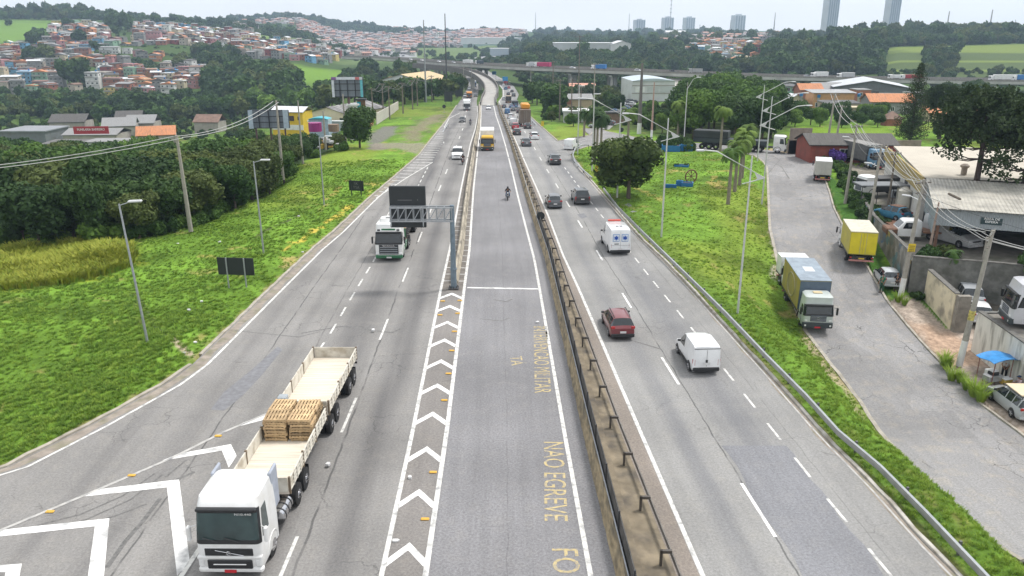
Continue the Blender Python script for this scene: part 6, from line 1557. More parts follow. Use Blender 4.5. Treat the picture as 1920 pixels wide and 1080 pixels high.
wallmesh('retaining_wall',[(34.9,56),(34.75,53.4),(34.45,49.6),(34.1,36),(33.8,22)],(-.5,-.5),lambda y:-4.6,-.3,WSTAIN,'white retaining wall with black streaks behind the food stall',capm=MOSSY)
wallmesh('retaining_wall',[(34.95,56.1),(44,56.3),(62,54)],(-.5,-.5),lambda y:-4.2,.3,STONE,'short back wall of the terrace that carries the silver tractor unit',capm=None)
YM=M('yard_gravel',(.20,.185,.16),.95,.25,1.3,bump=.4,stain=(.10,.11,.07),stain_amt=.7,stain_scale=.5)
q=MB();q.prism([(35.1,56.0),(34.95,53.1),(34.75,49.6),(34.4,36),(34.1,22),(70,22),(70,53.5),(44,56.0)],-5,-.6);o=q.build('yard_terrace',M('terrace_paving',(.20,.185,.165),.95,.25,1.2,bump=.3,stain=(.10,.10,.07),stain_amt=.7,stain_scale=.5),fix=True);tag(o,'raised paved terrace above the food stall',None,kind='structure')
q=MB();q.prism([(35.4,67.0),(36.2,70.8),(38.7,82.2),(43.8,99),(48.2,112),(52,122),(95,122),(95,56),(56,60),(48,61.7),(41,64.7)],-5,.0);o=q.build('yard_ground',YM,fix=True);tag(o,'muddy gravel of the upper lorry yard',None,kind='structure')
wallmesh('boundary_wall',GL([(705,232),(746,205)]),(2.2,2.0),-.2,.2,M('pale_boundary',(.50,.47,.42),.9,.12,1,stain=(.25,.22,.2),stain_amt=.6),'pale boundary wall along the upper left lawn')
wallmesh('boundary_wall',GL([(700,233),(690,238)]),(1.8,1.8),-.2,.2,M('brick_patch',(.38,.15,.08),.9,.2,2),'short orange brick end of the boundary wall')
# big sheds on the right
def sheet_mat(name,c,n=5.0,ax='x',var=.15,stain=None,rough=.6,metal=0.0):
 if name in MATS:return MATS[name]
 m=M(name,c,rough,var,1.2,metal=metal,stain=stain,stain_amt=.7,stain_scale=.5)
 nt=m.node_tree;N=nt.nodes;L=nt.links;b=nt.nodes['Principled BSDF']
 tc=N.new('ShaderNodeTexCoord');w_=N.new('ShaderNodeTexWave');w_.bands_direction=ax.upper();w_.inputs['Scale'].default_value=n/6.28*2;L.new(tc.outputs['Object'],w_.inputs['Vector'])
 bp=N.new('ShaderNodeBump');bp.inputs['Strength'].default_value=1.0;bp.inputs['Distance'].default_value=.06;L.new(w_.outputs['Fac'],bp.inputs['Height']);L.new(bp.outputs[0],b.inputs['Normal'])
 return m
sh=empty('warehouse','grey corrugated shed with a name board over its dark open front','warehouse',(38.5,70.5,0),R(-23))
RF=sheet_mat('old_roof_sheet',(.40,.38,.33),3.0,'x',.22,(.20,.19,.17));WF=sheet_mat('grey_wall_sheet',(.30,.33,.35),4.5,'x',.08);WG=sheet_mat('side_wall_sheet',(.26,.31,.33),4.5,'y',.1,(.18,.2,.2))
W_,D_,zf,zb_=26,12,4.35,5.0
q=MB()
nx=60
for(y0_,y1_,za,zb2)in((-.5,D_,zf,zb_),):
 q.add([(-.4,y0_,za),(W_,y0_,za),(W_,y1_,zb2),(-.4,y1_,zb2)],[(0,1,2,3)]);q.add([(-.4,y0_,za-.06),(W_,y0_,za-.06),(W_,y1_,zb2-.06),(-.4,y1_,zb2-.06)],[(3,2,1,0)])
q.build('roof',RF,sh)
q=MB();q.box(-.1,W_,-.12,0,2.7,4.25);fb=q.build('front_fascia',WF,sh)
q=MB();q.box(-.1,0,.003,D_,1.6,4.3);q.build('side_wall',WG,sh)
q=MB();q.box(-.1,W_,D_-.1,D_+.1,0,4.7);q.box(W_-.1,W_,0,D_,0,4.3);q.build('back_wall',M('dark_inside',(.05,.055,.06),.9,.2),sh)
for x in(.1,8.5,17):
 q=MB();q.box(x,x+.25,-.1,.15,0,2.69);q.build('column',RUST,sh)
q=MB();q.box(3.5,5.15,-.19,-.125,3.15,3.75);nbd=q.build('name_board',M('board_dark_green',(.02,.045,.05),.5),sh)
text_mesh('ÁREA DE\nESPERA',.27,WHITE,'lettering',nbd,Matrix.Translation((4.33,-.2,3.52))@Matrix.Rotation(math.pi/2,4,'X'),1.05,1.1,.003,.006)
q=MB();q.tube([(1.2,5.2,4.70),(1.6,4.2,4.66),(2.0,3.2,4.60)],.12,5);q.build('roof_debris',M('debris',(.10,.08,.06),.9),sh)
wh=empty('warehouse','big warehouse with a pale cream flat roof and mustard fascia','warehouse',(44.0,83.8,0),R(-15.6))
CR=M('cream_flat_roof',(.46,.42,.35),.8,.05,.6,stain=(.40,.36,.30),stain_amt=.6,stain_scale=.35)
q=MB();q.add([(-.3,-.5,4.7),(30,-.5,4.7),(34,24,5.3),(.5,24,4.8)],[(0,1,2,3)]);q.add([(-.3,-.5,4.5),(30,-.5,4.5),(34,24,5.1),(.5,24,4.6)],[(3,2,1,0)]);ro=q.build('roof',CR,wh)
q=MB()
for k in range(1,6):q.box(k*5,k*5+.06,-.4,23,6.235+.0,6.24)
MU=M('mustard_fascia',(.36,.27,.09),.7,.2,.8,stretch=(1,.3,3),stain=(.24,.2,.12),stain_amt=.6)
q=MB();q.box(-.5,-.3,-.5,24,3.0,4.75);q.build('fascia',MU,wh)
q=MB();q.box(-.2,.0,0,24,0,4.4);q.build('side_wall',M('white_wall',(.60,.59,.56),.8,.08,1,stain=(.35,.32,.28),stain_amt=.5),wh)
q=MB();q.box(-.2,30,-.2,0,0,4.5);q.build('front_wall',MATS['white_wall'],wh)
q=MB();q.box(-.24,-.2,8,9.6,1.0,3.0);q.build('door',DARKST,wh)
for(x,y)in((4,2.2),(14,15),(16,13),(18,11.5),(16.5,17)):
 q=MB();q.cyl((x,y,4.7),(x,y,5.6),.3,12);q.tube([(x,y,5.55),(x,y,5.75),(x,y,5.95)],[.42,.48,.2],12);q.build('roof_vent',M('vent_tan',(.28,.23,.18),.6,.2),wh)
q=MB();q.box(35.8,41.4,92.2,94.8,2.5,2.62);o=q.build('canopy',M('grey_canopy',(.16,.17,.18),.6,.1));
for x in(36,37.8,39.6,41.2):q=MB();q.cyl((x,92.4,0),(x,92.4,2.5),.05,6);q.build('canopy_post',DARKST,o)
o.location=(4.2,-2.2,0);tag(o,'flat grey canopy on thin posts beside the cream roofed warehouse','canopy')
for x,y in((45.0,90.3),(44.4,88.7)):
 q=MB();q.tube([(0,0,0),(0,0,2.3),(0,0,2.6)],[.7,.7,.2],18);o=q.build('storage_tank',M('tank_cream',(.52,.50,.44),.5,.1,1,stain=(.3,.26,.2),stain_amt=.5),None,40);o.location=(x,y,0);tag(o,'upright cream storage tank standing beside the warehouse','tank')
item('air_conditioner','grey fan unit on a stand before the storage tanks','fan unit',0,0,0,lambda q:(q.rbox(-.45,.45,-.25,.25,.5,1.4,.04),q.cyl((0,-.26,.95),(0,-.27,.95),.32,16,1)),[GALV,BLACKP],0,P(1677,378))
q=MB();q.box(-1.5,1.5,-3,3,0,.12);o=q.build('loading_ramp',M('rust_plate',(.25,.12,.07),.85,.3));o.location=(41.2,80.2,.02);tag(o,'rusty steel deck plate in front of the shed side wall','ramp')
def simple_house(label,x,y,z,w,d,h,rz,wallm,roofm,roof='gable',wins=(),doors=(),over=.4,rh=1.6,name='house',ridge='x',floors=1,cat='house',group=None,chimney=False):
 e=empty(name,label,cat,(x,y,z),rz,group)
 q=MB();q.box(-w/2,w/2,0,d,-2,h)
 if roof=='gable' and ridge=='y':q.prism([(0,0)]*0 or[(-w/2,0),(w/2,0),(0,rh)],0,d,0,Matrix.Translation((0,d,h))@Matrix.Rotation(math.pi/2,4,'X'))
 if roof=='gable' and ridge=='x':q.prism([(0,0),(d,0),(d/2,rh)],-w/2,w/2,0,Matrix(((0,0,1,0),(1,0,0,0),(0,1,0,h),(0,0,0,1))))
 q.build('wall',wallm,e,fix=True)
 q=MB();t=.12
 if roof=='gable' and ridge=='x':
  s=rh/(d/2)
  q.add([(-w/2-over,-over,h-s*over+.02),(w/2+over,-over,h-s*over+.02),(w/2+over,d/2,h+rh+.02),(-w/2-over,d/2,h+rh+.02),(w/2+over,d+over,h-s*over+.02),(-w/2-over,d+over,h-s*over+.02)],[(0,1,2,3),(3,2,4,5)])
  q.add([(a,b_,c-t)for a,b_,c in q.v[:6]],[(3,2,1,0),(5,4,2,3)])
 elif roof=='gable':
  s=rh/(w/2)
  q.add([(-w/2-over,-over,h-s*over+.02),(0,-over,h+rh+.02),(0,d+over,h+rh+.02),(-w/2-over,d+over,h-s*over+.02),(w/2+over,-over,h-s*over+.02),(w/2+over,d+over,h-s*over+.02)],[(0,1,2,3),(1,4,5,2)])
  q.add([(a,b_,c-t)for a,b_,c in q.v[:6]],[(3,2,1,0),(2,5,4,1)])
 elif roof=='hip':
  o_=over;m_=min(w,d)*.5
  q.add([(-w/2-o_,-o_,h),(w/2+o_,-o_,h),(w/2+o_,d+o_,h),(-w/2-o_,d+o_,h),(-w/2+m_,d/2,h+rh),(w/2-m_,d/2,h+rh)],[(0,1,5,4),(1,2,5),(2,3,4,5),(3,0,4),(3,2,1,0)])
 elif roof=='shed':
  q.add([(-w/2-over,-over,h+.05),(w/2+over,-over,h+.05),(w/2+over,d+over,h+rh),(-w/2-over,d+over,h+rh)],[(0,1,2,3),(3,2,1,0)]);q.v[4:]=[]
  q.add([(-w/2-over,-over,h-.07),(w/2+over,-over,h-.07),(w/2+over,d+over,h+rh-.12),(-w/2-over,d+over,h+rh-.12)],[(3,2,1,0)])
 else:
  q.box(-w/2-.1,w/2+.1,-.1,d+.1,h+.002,h+.2)
 q.build('roof',roofm,e)
 for(cx_,cz,ww,hh_,*m_)in wins:
  f=MB();f.box(cx_-ww/2-.07,cx_+ww/2+.07,-.05,-.003,cz-hh_/2-.07,cz+hh_/2+.07);fo=f.build('window',m_[0]if m_ else WHITE,e)
  f=MB();k=2
  for i in range(k):f.box(cx_-ww/2+ww*i/k+.03,cx_-ww/2+ww*(i+1)/k-.03,-.07,-.053,cz-hh_/2,cz+hh_/2)
  f.build('pane',GLASS,fo)
 for(cx_,ww,hh_)in doors:
  f=MB();f.box(cx_-ww/2,cx_+ww/2,-.06,-.003,0,hh_);f.build('door',DARKST,e)
 if chimney:f=MB();f.box(w*.3,w*.3+.5,d*.5,d*.5+.5,h,h+rh+.6);f.build('chimney',wallm,e)
 return e
BRK=M('red_brick_wall',(.22,.055,.04),.85,.15,2,stain=(.13,.05,.04),stain_amt=.6);TILEO=M('orange_tile_roof',(.48,.20,.09),.85,.18,1.5,stretch=(4,.6,1),stain=(.22,.12,.08),stain_amt=.6,stain_scale=.7)
TILED=M('dark_corrugated',(.09,.085,.08),.9,.3,1.5,stretch=(8,.5,1));GRF=M('grey_sheet_roof',(.24,.24,.24),.7,.15,1,stretch=(5,.5,1),stain=(.16,.15,.14),stain_amt=.6);WRF=M('white_sheet_roof',(.62,.63,.64),.6,.08,1)
simple_house('red brick house with white windows beside the lorry yard',52.4,122.5,0,13,7,2.9,-.03,BRK,TILED,'gable',[(-1.3,1.5,1.5,1.2),(5.2,1.5,1.2,1.2)],[(1.7,.9,2.2)],rh=1.2)
q=MB();q.box(-1.8,1.8,0,.2,0,4.2);q.box(-2,20,.0,.2,0,2.2);o=q.build('ruined_wall',M('bare_block',(.24,.20,.17),.95,.25,1.5));o.location=(47.5,132,0);tag(o,'ruined block wall behind the red brick house','wall')
# houses
def U(px,y):return(px-960)/1567*y
def Zat(py,y):return HC+(54-py)/1567*y
HW={}
def hm(name,c,**k):
 HW[name]=M('house_'+name,c,.85,.12,.6,stain=(c[0]*.45,c[1]*.43,c[2]*.42),stain_amt=.55,stain_scale=.35,**k);return HW[name]
WALLS=[('grey',hm('grey',(.24,.24,.23))),('grey',HW['grey']),('white',hm('white',(.62,.62,.60))),('white',HW['white']),('raw brick',hm('brick',(.30,.12,.075))),('raw brick',HW['brick']),('orange',hm('orange',(.50,.22,.10))),('cream',hm('cream',(.52,.45,.31))),('blue',hm('blue',(.14,.34,.52))),('pink',hm('pink',(.50,.24,.24))),('green',hm('green',(.22,.36,.25))),('yellow',hm('yellow',(.55,.42,.14))),('beige',hm('beige',(.40,.35,.29))),('dark red',hm('darkred',(.24,.06,.05)))]
RF_=[('grey sheet roof',GRF),('grey sheet roof',GRF),('orange tile roof',TILEO),('white metal roof',WRF),('dark old roof',TILED),('brown roof',M('brown_roof',(.19,.12,.09),.85,.2,1))]
SLABM=M('slab_concrete',(.33,.32,.30),.9,.15,1)
WINM=M('window_dark',(.02,.022,.028),.15,.1)
wq=MB();wq.box(-.65,.65,-.06,-.01,-.55,.55,0);wq.box(-.58,-.03,-.09,-.061,-.48,.48,1);wq.box(.03,.58,-.09,-.061,-.48,.48,1);WME=wq.mesh('window',[SLABM,WINM])
dq=MB();dq.box(-.5,.5,-.06,-.01,0,2.1);DME=dq.mesh('door',M('door_brown',(.10,.06,.04),.7))
tq=MB();tq.tube([(0,0,0),(0,0,.9),(0,0,1.05)],[.55,.65,.3],12);TANKM=tq.mesh('water_tank',M('tank_blue',(.02,.17,.42),.5,.08),40)
FLN={1:'single-storey',2:'two-storey',3:'three-storey',4:'four-storey'}
def fav_house(x,y,z,w,d,fl,rz,wi,roof,label=None,detail=True,tank=False,group=None,name='house'):
 r=random.Random(int(x*13+y*7));wn,wm=wi;fh=2.8;h=fl*fh
 e=empty(name,label or '%s %s house'%(FLN[min(fl,4)],wn),'house',(x,y,z),rz,group)
 q=MB();q.box(-w/2,w/2,0,d,-5,h)
 for k in range(1,fl+1):q.box(-w/2-.12,w/2+.12,-.25,-.003,k*fh-.2,k*fh-.02,1)
 if r.random()<.5 and fl>1:q.box(-w/2,w/2*.2,-.95,-.26,(fl-1)*fh-.18,(fl-1)*fh-.03,1);q.box(-w/2,w/2*.2,-.95,-.88,(fl-1)*fh-.03,(fl-1)*fh+.8,1)
 if r.random()<.35:q.box(-w/2+.003,w/2-.5,.3,d,h+.003,h+1.0)
 q.build('wall',[wm,SLABM],e)
 rk=roof[0];q=MB();s=r.random()
 if 'tile' in rk or s<.3:
  rh=w*.16;o_=.45
  q.add([(-w/2-o_,-o_,h+.1),(0,-o_,h+.1+rh),(0,d+o_,h+.1+rh),(-w/2-o_,d+o_,h+.1),(w/2+o_,-o_,h+.1),(w/2+o_,d+o_,h+.1),(-w/2-o_,-o_,h),(w/2+o_,-o_,h),(w/2+o_,d+o_,h),(-w/2-o_,d+o_,h)],[(0,1,2,3),(1,4,5,2),(6,7,4,1,0),(9,3,2,5,8),(6,9,8,7)])
 elif s<.75:
  o_=.4;q.add([(-w/2-o_,-o_-.3,h+.35),(w/2+o_,-o_-.3,h+.35),(w/2+o_,d+o_,h+1.2),(-w/2-o_,d+o_,h+1.2),(-w/2-o_,-o_-.3,h+.25),(w/2+o_,-o_-.3,h+.25),(w/2+o_,d+o_,h+1.1),(-w/2-o_,d+o_,h+1.1)],[(0,1,2,3),(7,6,5,4),(4,5,1,0),(5,6,2,1),(7,4,0,3)])
 else:q.box(-w/2-.1,w/2+.1,-.1,d+.1,h+.005,h+.22)
 q.build('roof',roof[1],e)
 if detail:
  n=max(2,int(w/2.8))
  for k in range(fl):
   for i in range(n):
    if r.random()<.8:put('window',WME,e,(-w/2+w*(i+.5)/n+r.uniform(-.2,.2),-.003,k*fh+1.5),None,(r.uniform(.75,1.15),1,r.uniform(.75,1.05)))
  if d>5:put('window',WME,e,(w/2+.003,d*.5,(fl-1)*fh+1.5),R(90));put('window',WME,e,(-w/2-.003,d*.5,(fl-1)*fh+1.5),R(-90))
 if tank:put('water_tank',TANKM,e,(w*.25,d*.6,h+.25 if s>=.75 else h+1.1))
 return e
WD=dict((a,(a,b))for a,b in WALLS)
def FH(px,py,w,fl,wn,rf,label,d=7,rz=.15,**k):
 p=on(px,py);return fav_house(p.x,p.y,p.z,w,d,fl,rz,WD[wn],RF_[rf],label,**k)
HG='houses of the left hillside'
FHL=[(20,168,12,3,'beige',3,'beige three-storey house at the left frame edge'),(48,158,9,3,'blue',3,'house with bright blue upper storeys beside the green gabled one'),(76,158,10,3,'green',2,'pale green house with orange tiled roofs'),(78,170,11,2,'raw brick',0,'grey roofed brick shed below the green house'),(108,168,9,3,'grey',0,'blotchy grey and blue rendered house'),(108,130,9,2,'raw brick',5,'brick veranda house above the blotchy grey house'),(175,168,9,4,'white',0,'pale four-storey house with paired dark windows'),(212,172,12,3,'raw brick',0,'orange brick house under a sand coloured fascia'),(195,142,8,2,'blue',3,'small blue house behind the pale four-storey one'),(240,172,10,2,'raw brick',5,'brown brick house beside the orange brick house'),(316,182,9,3,'white',2,'white house with orange hipped roof low on the slope'),(318,196,9,1,'orange',2,'orange tile roof cottage below the white house'),(236,190,11,1,'white',0,'low grey white house among the lower trees'),(345,158,12,2,'pink',3,'pink house with white balcony'),(375,160,12,3,'grey',0,'grey unfinished house beside the pink balcony house'),(115,113,10,1,'blue',3,'light blue house below the orange corner house'),(130,103,9,2,'orange',4,'bright orange corner house'),(155,110,12,3,'raw brick',4,'red brick three-storey house in the middle of the slope'),(100,98,11,2,'grey',0,'long grey house left of the orange corner house'),(205,102,17,2,'white',0,'long white house above the green slope'),(238,103,8,2,'white',3,'open fronted white house above the green slope'),(288,82,16,4,'pink',4,'big pink building, the tallest on the hillside'),(262,84,10,4,'grey',3,'grey wall house leaning on the big pink building'),(305,84,7,2,'yellow',3,'small yellow house right below the big pink building'),(298,110,8,2,'orange',4,'orange brick tower house under the yellow house'),(105,65,12,1,'orange',5,'wide orange house below the green field'),(100,78,14,1,'grey',0,'grey low house with yellow front below the wide orange house'),(190,62,14,2,'white',4,'white and brick house near the hill top'),(222,78,8,1,'white',3,'small white house in the trees of the upper slope'),(88,28,7,1,'white',3,'small white house at the top edge of the green field'),(192,36,12,1,'dark red',5,'dark roofed shed near the hill crest')]
for(px,py,w,fl,wn,rf,lab)in FHL:FH(px,py,w,fl,wn,rf,lab,group=HG,tank=(w==9))
def inpoly(pg,x,y):
 c=False;n=len(pg)
 for i in range(n):
  x0,y0=pg[i];x1,y1=pg[(i+1)%n]
  if(y0>y)!=(y1>y)and x<(x1-x0)*(y-y0)/(y1-y0)+x0:c=not c
 return c
FREG=[[(-40,178),(60,182),(230,186),(330,182),(420,165),(400,130),(330,128),(270,105),(170,108),(160,92),(330,88),(480,112),(600,120),(640,108),(560,82),(440,60),(330,40),(260,28),(250,52),(170,50),(110,50),(60,88),(-40,92)]]
FEX=[[(150,106),(300,146),(318,142),(290,118),(200,100)],[(350,132),(440,135),(450,100),(360,92)],[(118,170),(172,172),(168,130),(118,130)],[(40,122),(98,122),(96,96),(42,96)],[(40,88),(90,86),(90,62),(40,62)],[(200,78),(245,78),(245,20),(200,20)],[(136,84),(164,84),(164,64),(136,64)],[(480,82),(600,82),(600,50),(480,50)]]
occ=[o.location.copy()for o in THINGS if o.get('category')=='house']
r=random.Random(11);nh=0
HIL=[]
for yy in np.arange(336,640,8.4):
 xx=U(-40,yy)
 while xx<U(640,yy):
  x=xx+r.uniform(-1.5,1.5);y=yy+r.uniform(-2,2);z=H(x,y);px,py=proj(x,y,z);xx+=5.4
  if not any(inpoly(g,px,py)for g in FREG)or any(inpoly(g,px,py)for g in FEX):continue
  if any((o.x-x)**2+(o.y-y)**2<34 for o in occ)or r.random()<.12:continue
  w=r.uniform(6,10.5);fl=r.choice([1,2,2,2,3]);wi=r.choice(WALLS);rf=r.choice(RF_)
  if nh>=150 or(y>420 and(nh+int(px))%2):HIL.append((x,y,z,w,fl,WALLS.index(wi),RF_.index(rf),r.uniform(-.45,.5)));continue
  zone_='lower' if y<400 else('middle' if y<480 else 'upper')
  side_='far left' if px<200 else('left' if px<400 else 'right')
  fav_house(x,y,z+.3,w,r.uniform(6,9),fl,r.uniform(-.45,.5),wi,rf,'%s %s house with %s, %s slope'%(FLN[fl].replace('single-storey','low'),wi[0],rf[0],zone_),True,r.random()<.2,HG);nh+=1
q=MB();WMl=[w_[1]for w_ in WALLS];RMl=[w_[1]for w_ in RF_];r2_=random.Random(31)
for(x,y,z,w,fl,wi,ri,rz)in HIL:
 k=1/1.73;T=Matrix.Translation((x,y,z))@Matrix.Rotation(rz,4,'Z')@Matrix.Scale(k,4);h=fl*2.8;d=r2_.uniform(6,9)
 q.box(-w/2,w/2,0,d,-6,h,wi,T);j=len(WMl)+ri
 if ri in(2,3,5):q.add([(-w/2-.4,-.5,h+.02),(0,-.5,h+1.3),(0,d+.4,h+1.3),(-w/2-.4,d+.4,h+.02),(w/2+.4,-.5,h+.02),(w/2+.4,d+.4,h+.02)],[(0,1,2,3),(1,4,5,2)],j,T)
 else:q.add([(-w/2-.3,-.6,h+.3),(w/2+.3,-.6,h+.3),(w/2+.3,d+.3,h+1.0),(-w/2-.3,d+.3,h+1.0)],[(0,1,2,3)],j,T)
 for a in range(fl):
  for b_ in range(max(2,int(w/2.6))):
   if r2_.random()<.8:c_=-w/2+w*(b_+.5)/max(2,int(w/2.6));q.box(c_-.5,c_+.5,-.08,-.003,a*2.8+1,a*2.8+2.1,len(WMl)+len(RMl),T)
o=q.build('crowded_houses',WMl+RMl+[WINM]);tag(o,'crowd of small stacked houses filling the upper left hillside','houses',kind='stuff')
r=random.Random(5)
for k in range(95):
 u=r.uniform(1290,1455);y=r.uniform(405,640)
 x=U(u,y);z=H(x,y);px,py=proj(x,y,z)
 if px>1400+(py-60)*.9 or(px<1330 and py>100):continue
 wi=r.choice(WALLS);rf=r.choice(RF_[:4]+[RF_[2]]*2)
 fav_house(x,y,z,r.uniform(7,11),7,r.choice([1,2,2]),r.uniform(-.4,.4),wi,rf,'%s house with %s on the hazy right hillside'%(wi[0],rf[0]),y<520,False,'houses of the right hillside')
TOWN=[M('town_a',(.42,.36,.33),.9,.3,.05),M('town_b',(.40,.22,.17),.9,.3,.05),M('town_c',(.55,.54,.52),.9,.2,.05),M('town_d',(.30,.28,.28),.9,.2,.05)]
q=MB();r=random.Random(9)
def town(u0,u1,y0,y1,n,k=1.0):
 for _ in range(n):
  y=r.uniform(y0,y1);u=r.uniform(u0,u1);x=U(u,y);z=H(x,y);w=r.uniform(4,7.5)*k;d=r.uniform(4,6.5);h=r.choice([2,3.2,3.2,4.8]);T=Matrix.Translation((x,y,z))@Matrix.Rotation(r.uniform(-.6,.6),4,'Z');m_=r.randrange(4)
  q.box(-w/2,w/2,-d/2,d/2,-6,h,m_,T)
  if r.random()<.55:q.add([(-w/2-.4,-d/2-.4,h+.01),(w/2+.4,-d/2-.4,h+.01),(w/2+.4,0,h+.9),(-w/2-.4,0,h+.9),(w/2+.4,d/2+.4,h+.01),(-w/2-.4,d/2+.4,h+.01)],[(0,1,2,3),(3,2,4,5)],1 if r.random()<.5 else 3,T)
  for i in range(int(w/1.8)):q.box(-w/2+1.8*i+.5,-w/2+1.8*i+1.2,-d/2-.06,-d/2-.003,h-1.2,h-.5,4,T)
town(560,780,840,1150,1000);town(740,960,900,1350,800);town(860,985,1100,1420,420,1.2);town(460,640,1000,1150,130);town(425,480,720,900,60);town(590,780,640,850,110);town(1330,1460,600,900,150);town(1240,1340,620,900,70)
o=q.build('distant_town',TOWN+[WINM]);tag(o,'hazy mass of small distant houses covering the far slopes','town',kind='stuff')
# larger buildings
def block(label,x,y,z,w,d,h,rz,wallm,roofm,roof='flat',rh=1.2,bands=(),name='building',cat='building',over=.3,base=4):
 e=empty(name,label,cat,(x,y,z),rz)
 q=MB();q.box(-w/2,w/2,0,d,-base,h)
 if roof=='gable':q.add([(-w/2,0,h),(w/2,0,h),(0,0,h+rh),(-w/2,d,h),(w/2,d,h),(0,d,h+rh)],[(0,1,2),(4,3,5)])
 q.build('wall',wallm,e)
 q=MB()
 if roof=='gable':q.add([(-w/2-over,-over,h-.05),(0,-over,h+rh+.06),(0,d+over,h+rh+.06),(-w/2-over,d+over,h-.05),(w/2+over,-over,h-.05),(w/2+over,d+over,h-.05)],[(0,1,2,3),(1,4,5,2)]);q.add([(a,b_,c-.12)for a,b_,c in q.v[:6]],[(3,2,1,0),(2,5,4,1)])
 elif roof=='gablex':q.add([(-w/2-over,-over,h),(w/2+over,-over,h),(w/2+over,d/2,h+rh),(-w/2-over,d/2,h+rh),(w/2+over,d+over,h),(-w/2-over,d+over,h)],[(0,1,2,3),(3,2,4,5)]);q.add([(a,b_,c-.12)for a,b_,c in q.v[:6]],[(3,2,1,0),(5,4,2,3)])
 elif roof=='arch':
  n=10;f=[(-w/2+w*i/n,-over,h+rh*math.sin(math.pi*i/n))for i in range(n+1)];bk=[(a,d+over,c)for a,b_,c in f]
  q.add(f+bk,[(i,i+1,n+2+i,n+1+i)for i in range(n)]+[tuple(range(n+1))[::-1],tuple(range(n+1,2*n+2))])
 else:q.box(-w/2-over,w/2+over,-over,d+over,h+.005,h+.3)
 q.build('roof',roofm,e)
 for(nm,x0,x1,z0,z1,m)in bands:
  q=MB();q.box(-w/2+w*x0,-w/2+w*x1,-.08,-.003,h*z0,h*z1);q.build(nm,m,e)
 return e
WBV=M('valley_wall',(.34,.31,.28),.85,.15,.6,stain=(.2,.17,.15),stain_amt=.6,stain_scale=.4)
WB_=M('industrial_white',(.55,.56,.56),.8,.08,.4,stain=(.34,.34,.33),stain_amt=.5,stain_scale=.15);FACT=M('factory_pale',(.60,.62,.64),.7,.05,.1);GB=M('industrial_grey',(.14,.15,.16),.8,.15,.5,stain=(.08,.07,.06),stain_amt=.5)
y=178;block('yellow building with white pitched roof and two dark windows',U(524,y),y,Zat(240,y),7.4,5,3.9,-.2,M('yellow_wall',(.62,.42,.03),.7,.08,1),WRF,'gablex',1.0,[('window',.56,.72,.5,.78,M('window_brown',(.05,.03,.03),.4)),('window',.84,.91,.55,.75,WINM),('plinth',0,1,0,.28,WHITE)])
y=196;block('long cream warehouse with dark streaked roof below the billboard',U(602,y),y,Zat(240,y),10.6,20,3.9,-.32,M('cream_wall',(.58,.50,.40),.8,.08,.6,stain=(.4,.33,.26),stain_amt=.4),M('streaked_roof',(.12,.115,.115),.85,.35,1.2,stretch=(.6,3,1),stain=(.45,.44,.42),stain_amt=.8,stain_scale=.5),'gable',1.5,[('window',.82,.92,.5,.75,GLASS)])
y=172;block('white graffiti yard wall in front of the cream warehouse',U(606,y),y,Zat(246,y),9.0,.3,2.3,-.1,M('mural_white',(.50,.52,.54),.8,.2,.9,stain=(.10,.35,.42),stain_amt=.8,stain_scale=.35),WHITE,name='boundary_wall',cat='wall')
y=170;block('turquoise tarpaulin roof beside the cream warehouse',U(584,y),y,Zat(238,y),4.2,2.5,2.0,-.1,M('blue_white_wall',(.35,.45,.50),.8,.2),M('turquoise_sheet',(.06,.36,.44),.6,.15),'arch',.35,name='shelter',cat='shelter')
y=160;
q=MB();q.tube([(0,0,0),(0,0,1.7)],1.3,14);o=q.build('storage_tank',M('magenta_tank',(.28,.02,.16),.5,.15,1));o.location=(U(577,y),y,Zat(243,y));tag(o,'magenta cylindrical tank beside the cream warehouse','tank')
q=MB();q.tube([(0,0,0),(0,0,1.4)],1.05,14);o=q.build('storage_tank',M('brown_tank',(.22,.15,.10),.7,.2,1));o.location=(U(613,y),y,Zat(243,y));tag(o,'brown cylindrical tank right of the magenta one','tank')
q=MB();r=random.Random(4)
for k in range(60):q.rbox(*sum([[c_-s_,c_+s_]for c_,s_ in((r.uniform(-3,3),r.uniform(.15,.6)),(r.uniform(-2,2),r.uniform(.15,.6)),(r.uniform(0,1.4),r.uniform(.1,.4)))],[]),.05,r.randrange(4))
o=q.build('scrap_heap',[RUST,M('scrap_yellow',(.5,.33,.04),.7),DARKST,M('scrap_white',(.5,.5,.5),.7)]);o.location=P(603,276);tag(o,'heap of scrap with yellow and white pieces behind the short pole','scrap heap',kind='stuff')
y=150;block('white advertising tower in front of the billboard post',U(652,y),y,-1.5,1.6,.5,7.7,-.1,WHITE,WHITE,name='sign_tower',cat='sign')
y=152;block('turquoise and brown slatted hoarding behind the single tree',U(669,y),y,4.3,1.5,.3,2.7,-.1,M('slats_brown',(.17,.10,.05),.8,.3,2,stretch=(.1,.1,8)),DARKST,name='hoarding',cat='hoarding',bands=[('panel',0,.45,.45,.9,M('panel_turquoise',(.02,.33,.45),.5))])
y=200;block('low building with a dark red shop sign above its front',U(135,y),y,-9,13,9,3.6,.05,WBV,GRF,'gablex',1.2)
rs_=empty('shop_sign','dark red shop sign with white lettering on the valley building','sign',(U(140,196),196,Zat(248,196)),.1)
q=MB();q.box(-4.1,4.1,0,.15,0,1.8);q.build('sign_panel',M('sign_dark_red',(.33,.012,.02),.5,.05),rs_);text_mesh('FUNILARIA BARREIRO',.78,WHITE,'lettering',rs_,Matrix.Translation((0,-.03,1.05))@Matrix.Rotation(math.pi/2,4,'X'),1,.85,.004,.01)
y=190;block('long dark flat roof in front of the red sign building',U(125,y),y,-9,20,8,2.6,.1,GB,M('dark_flat',(.12,.115,.11),.9,.2,.5),'flat')
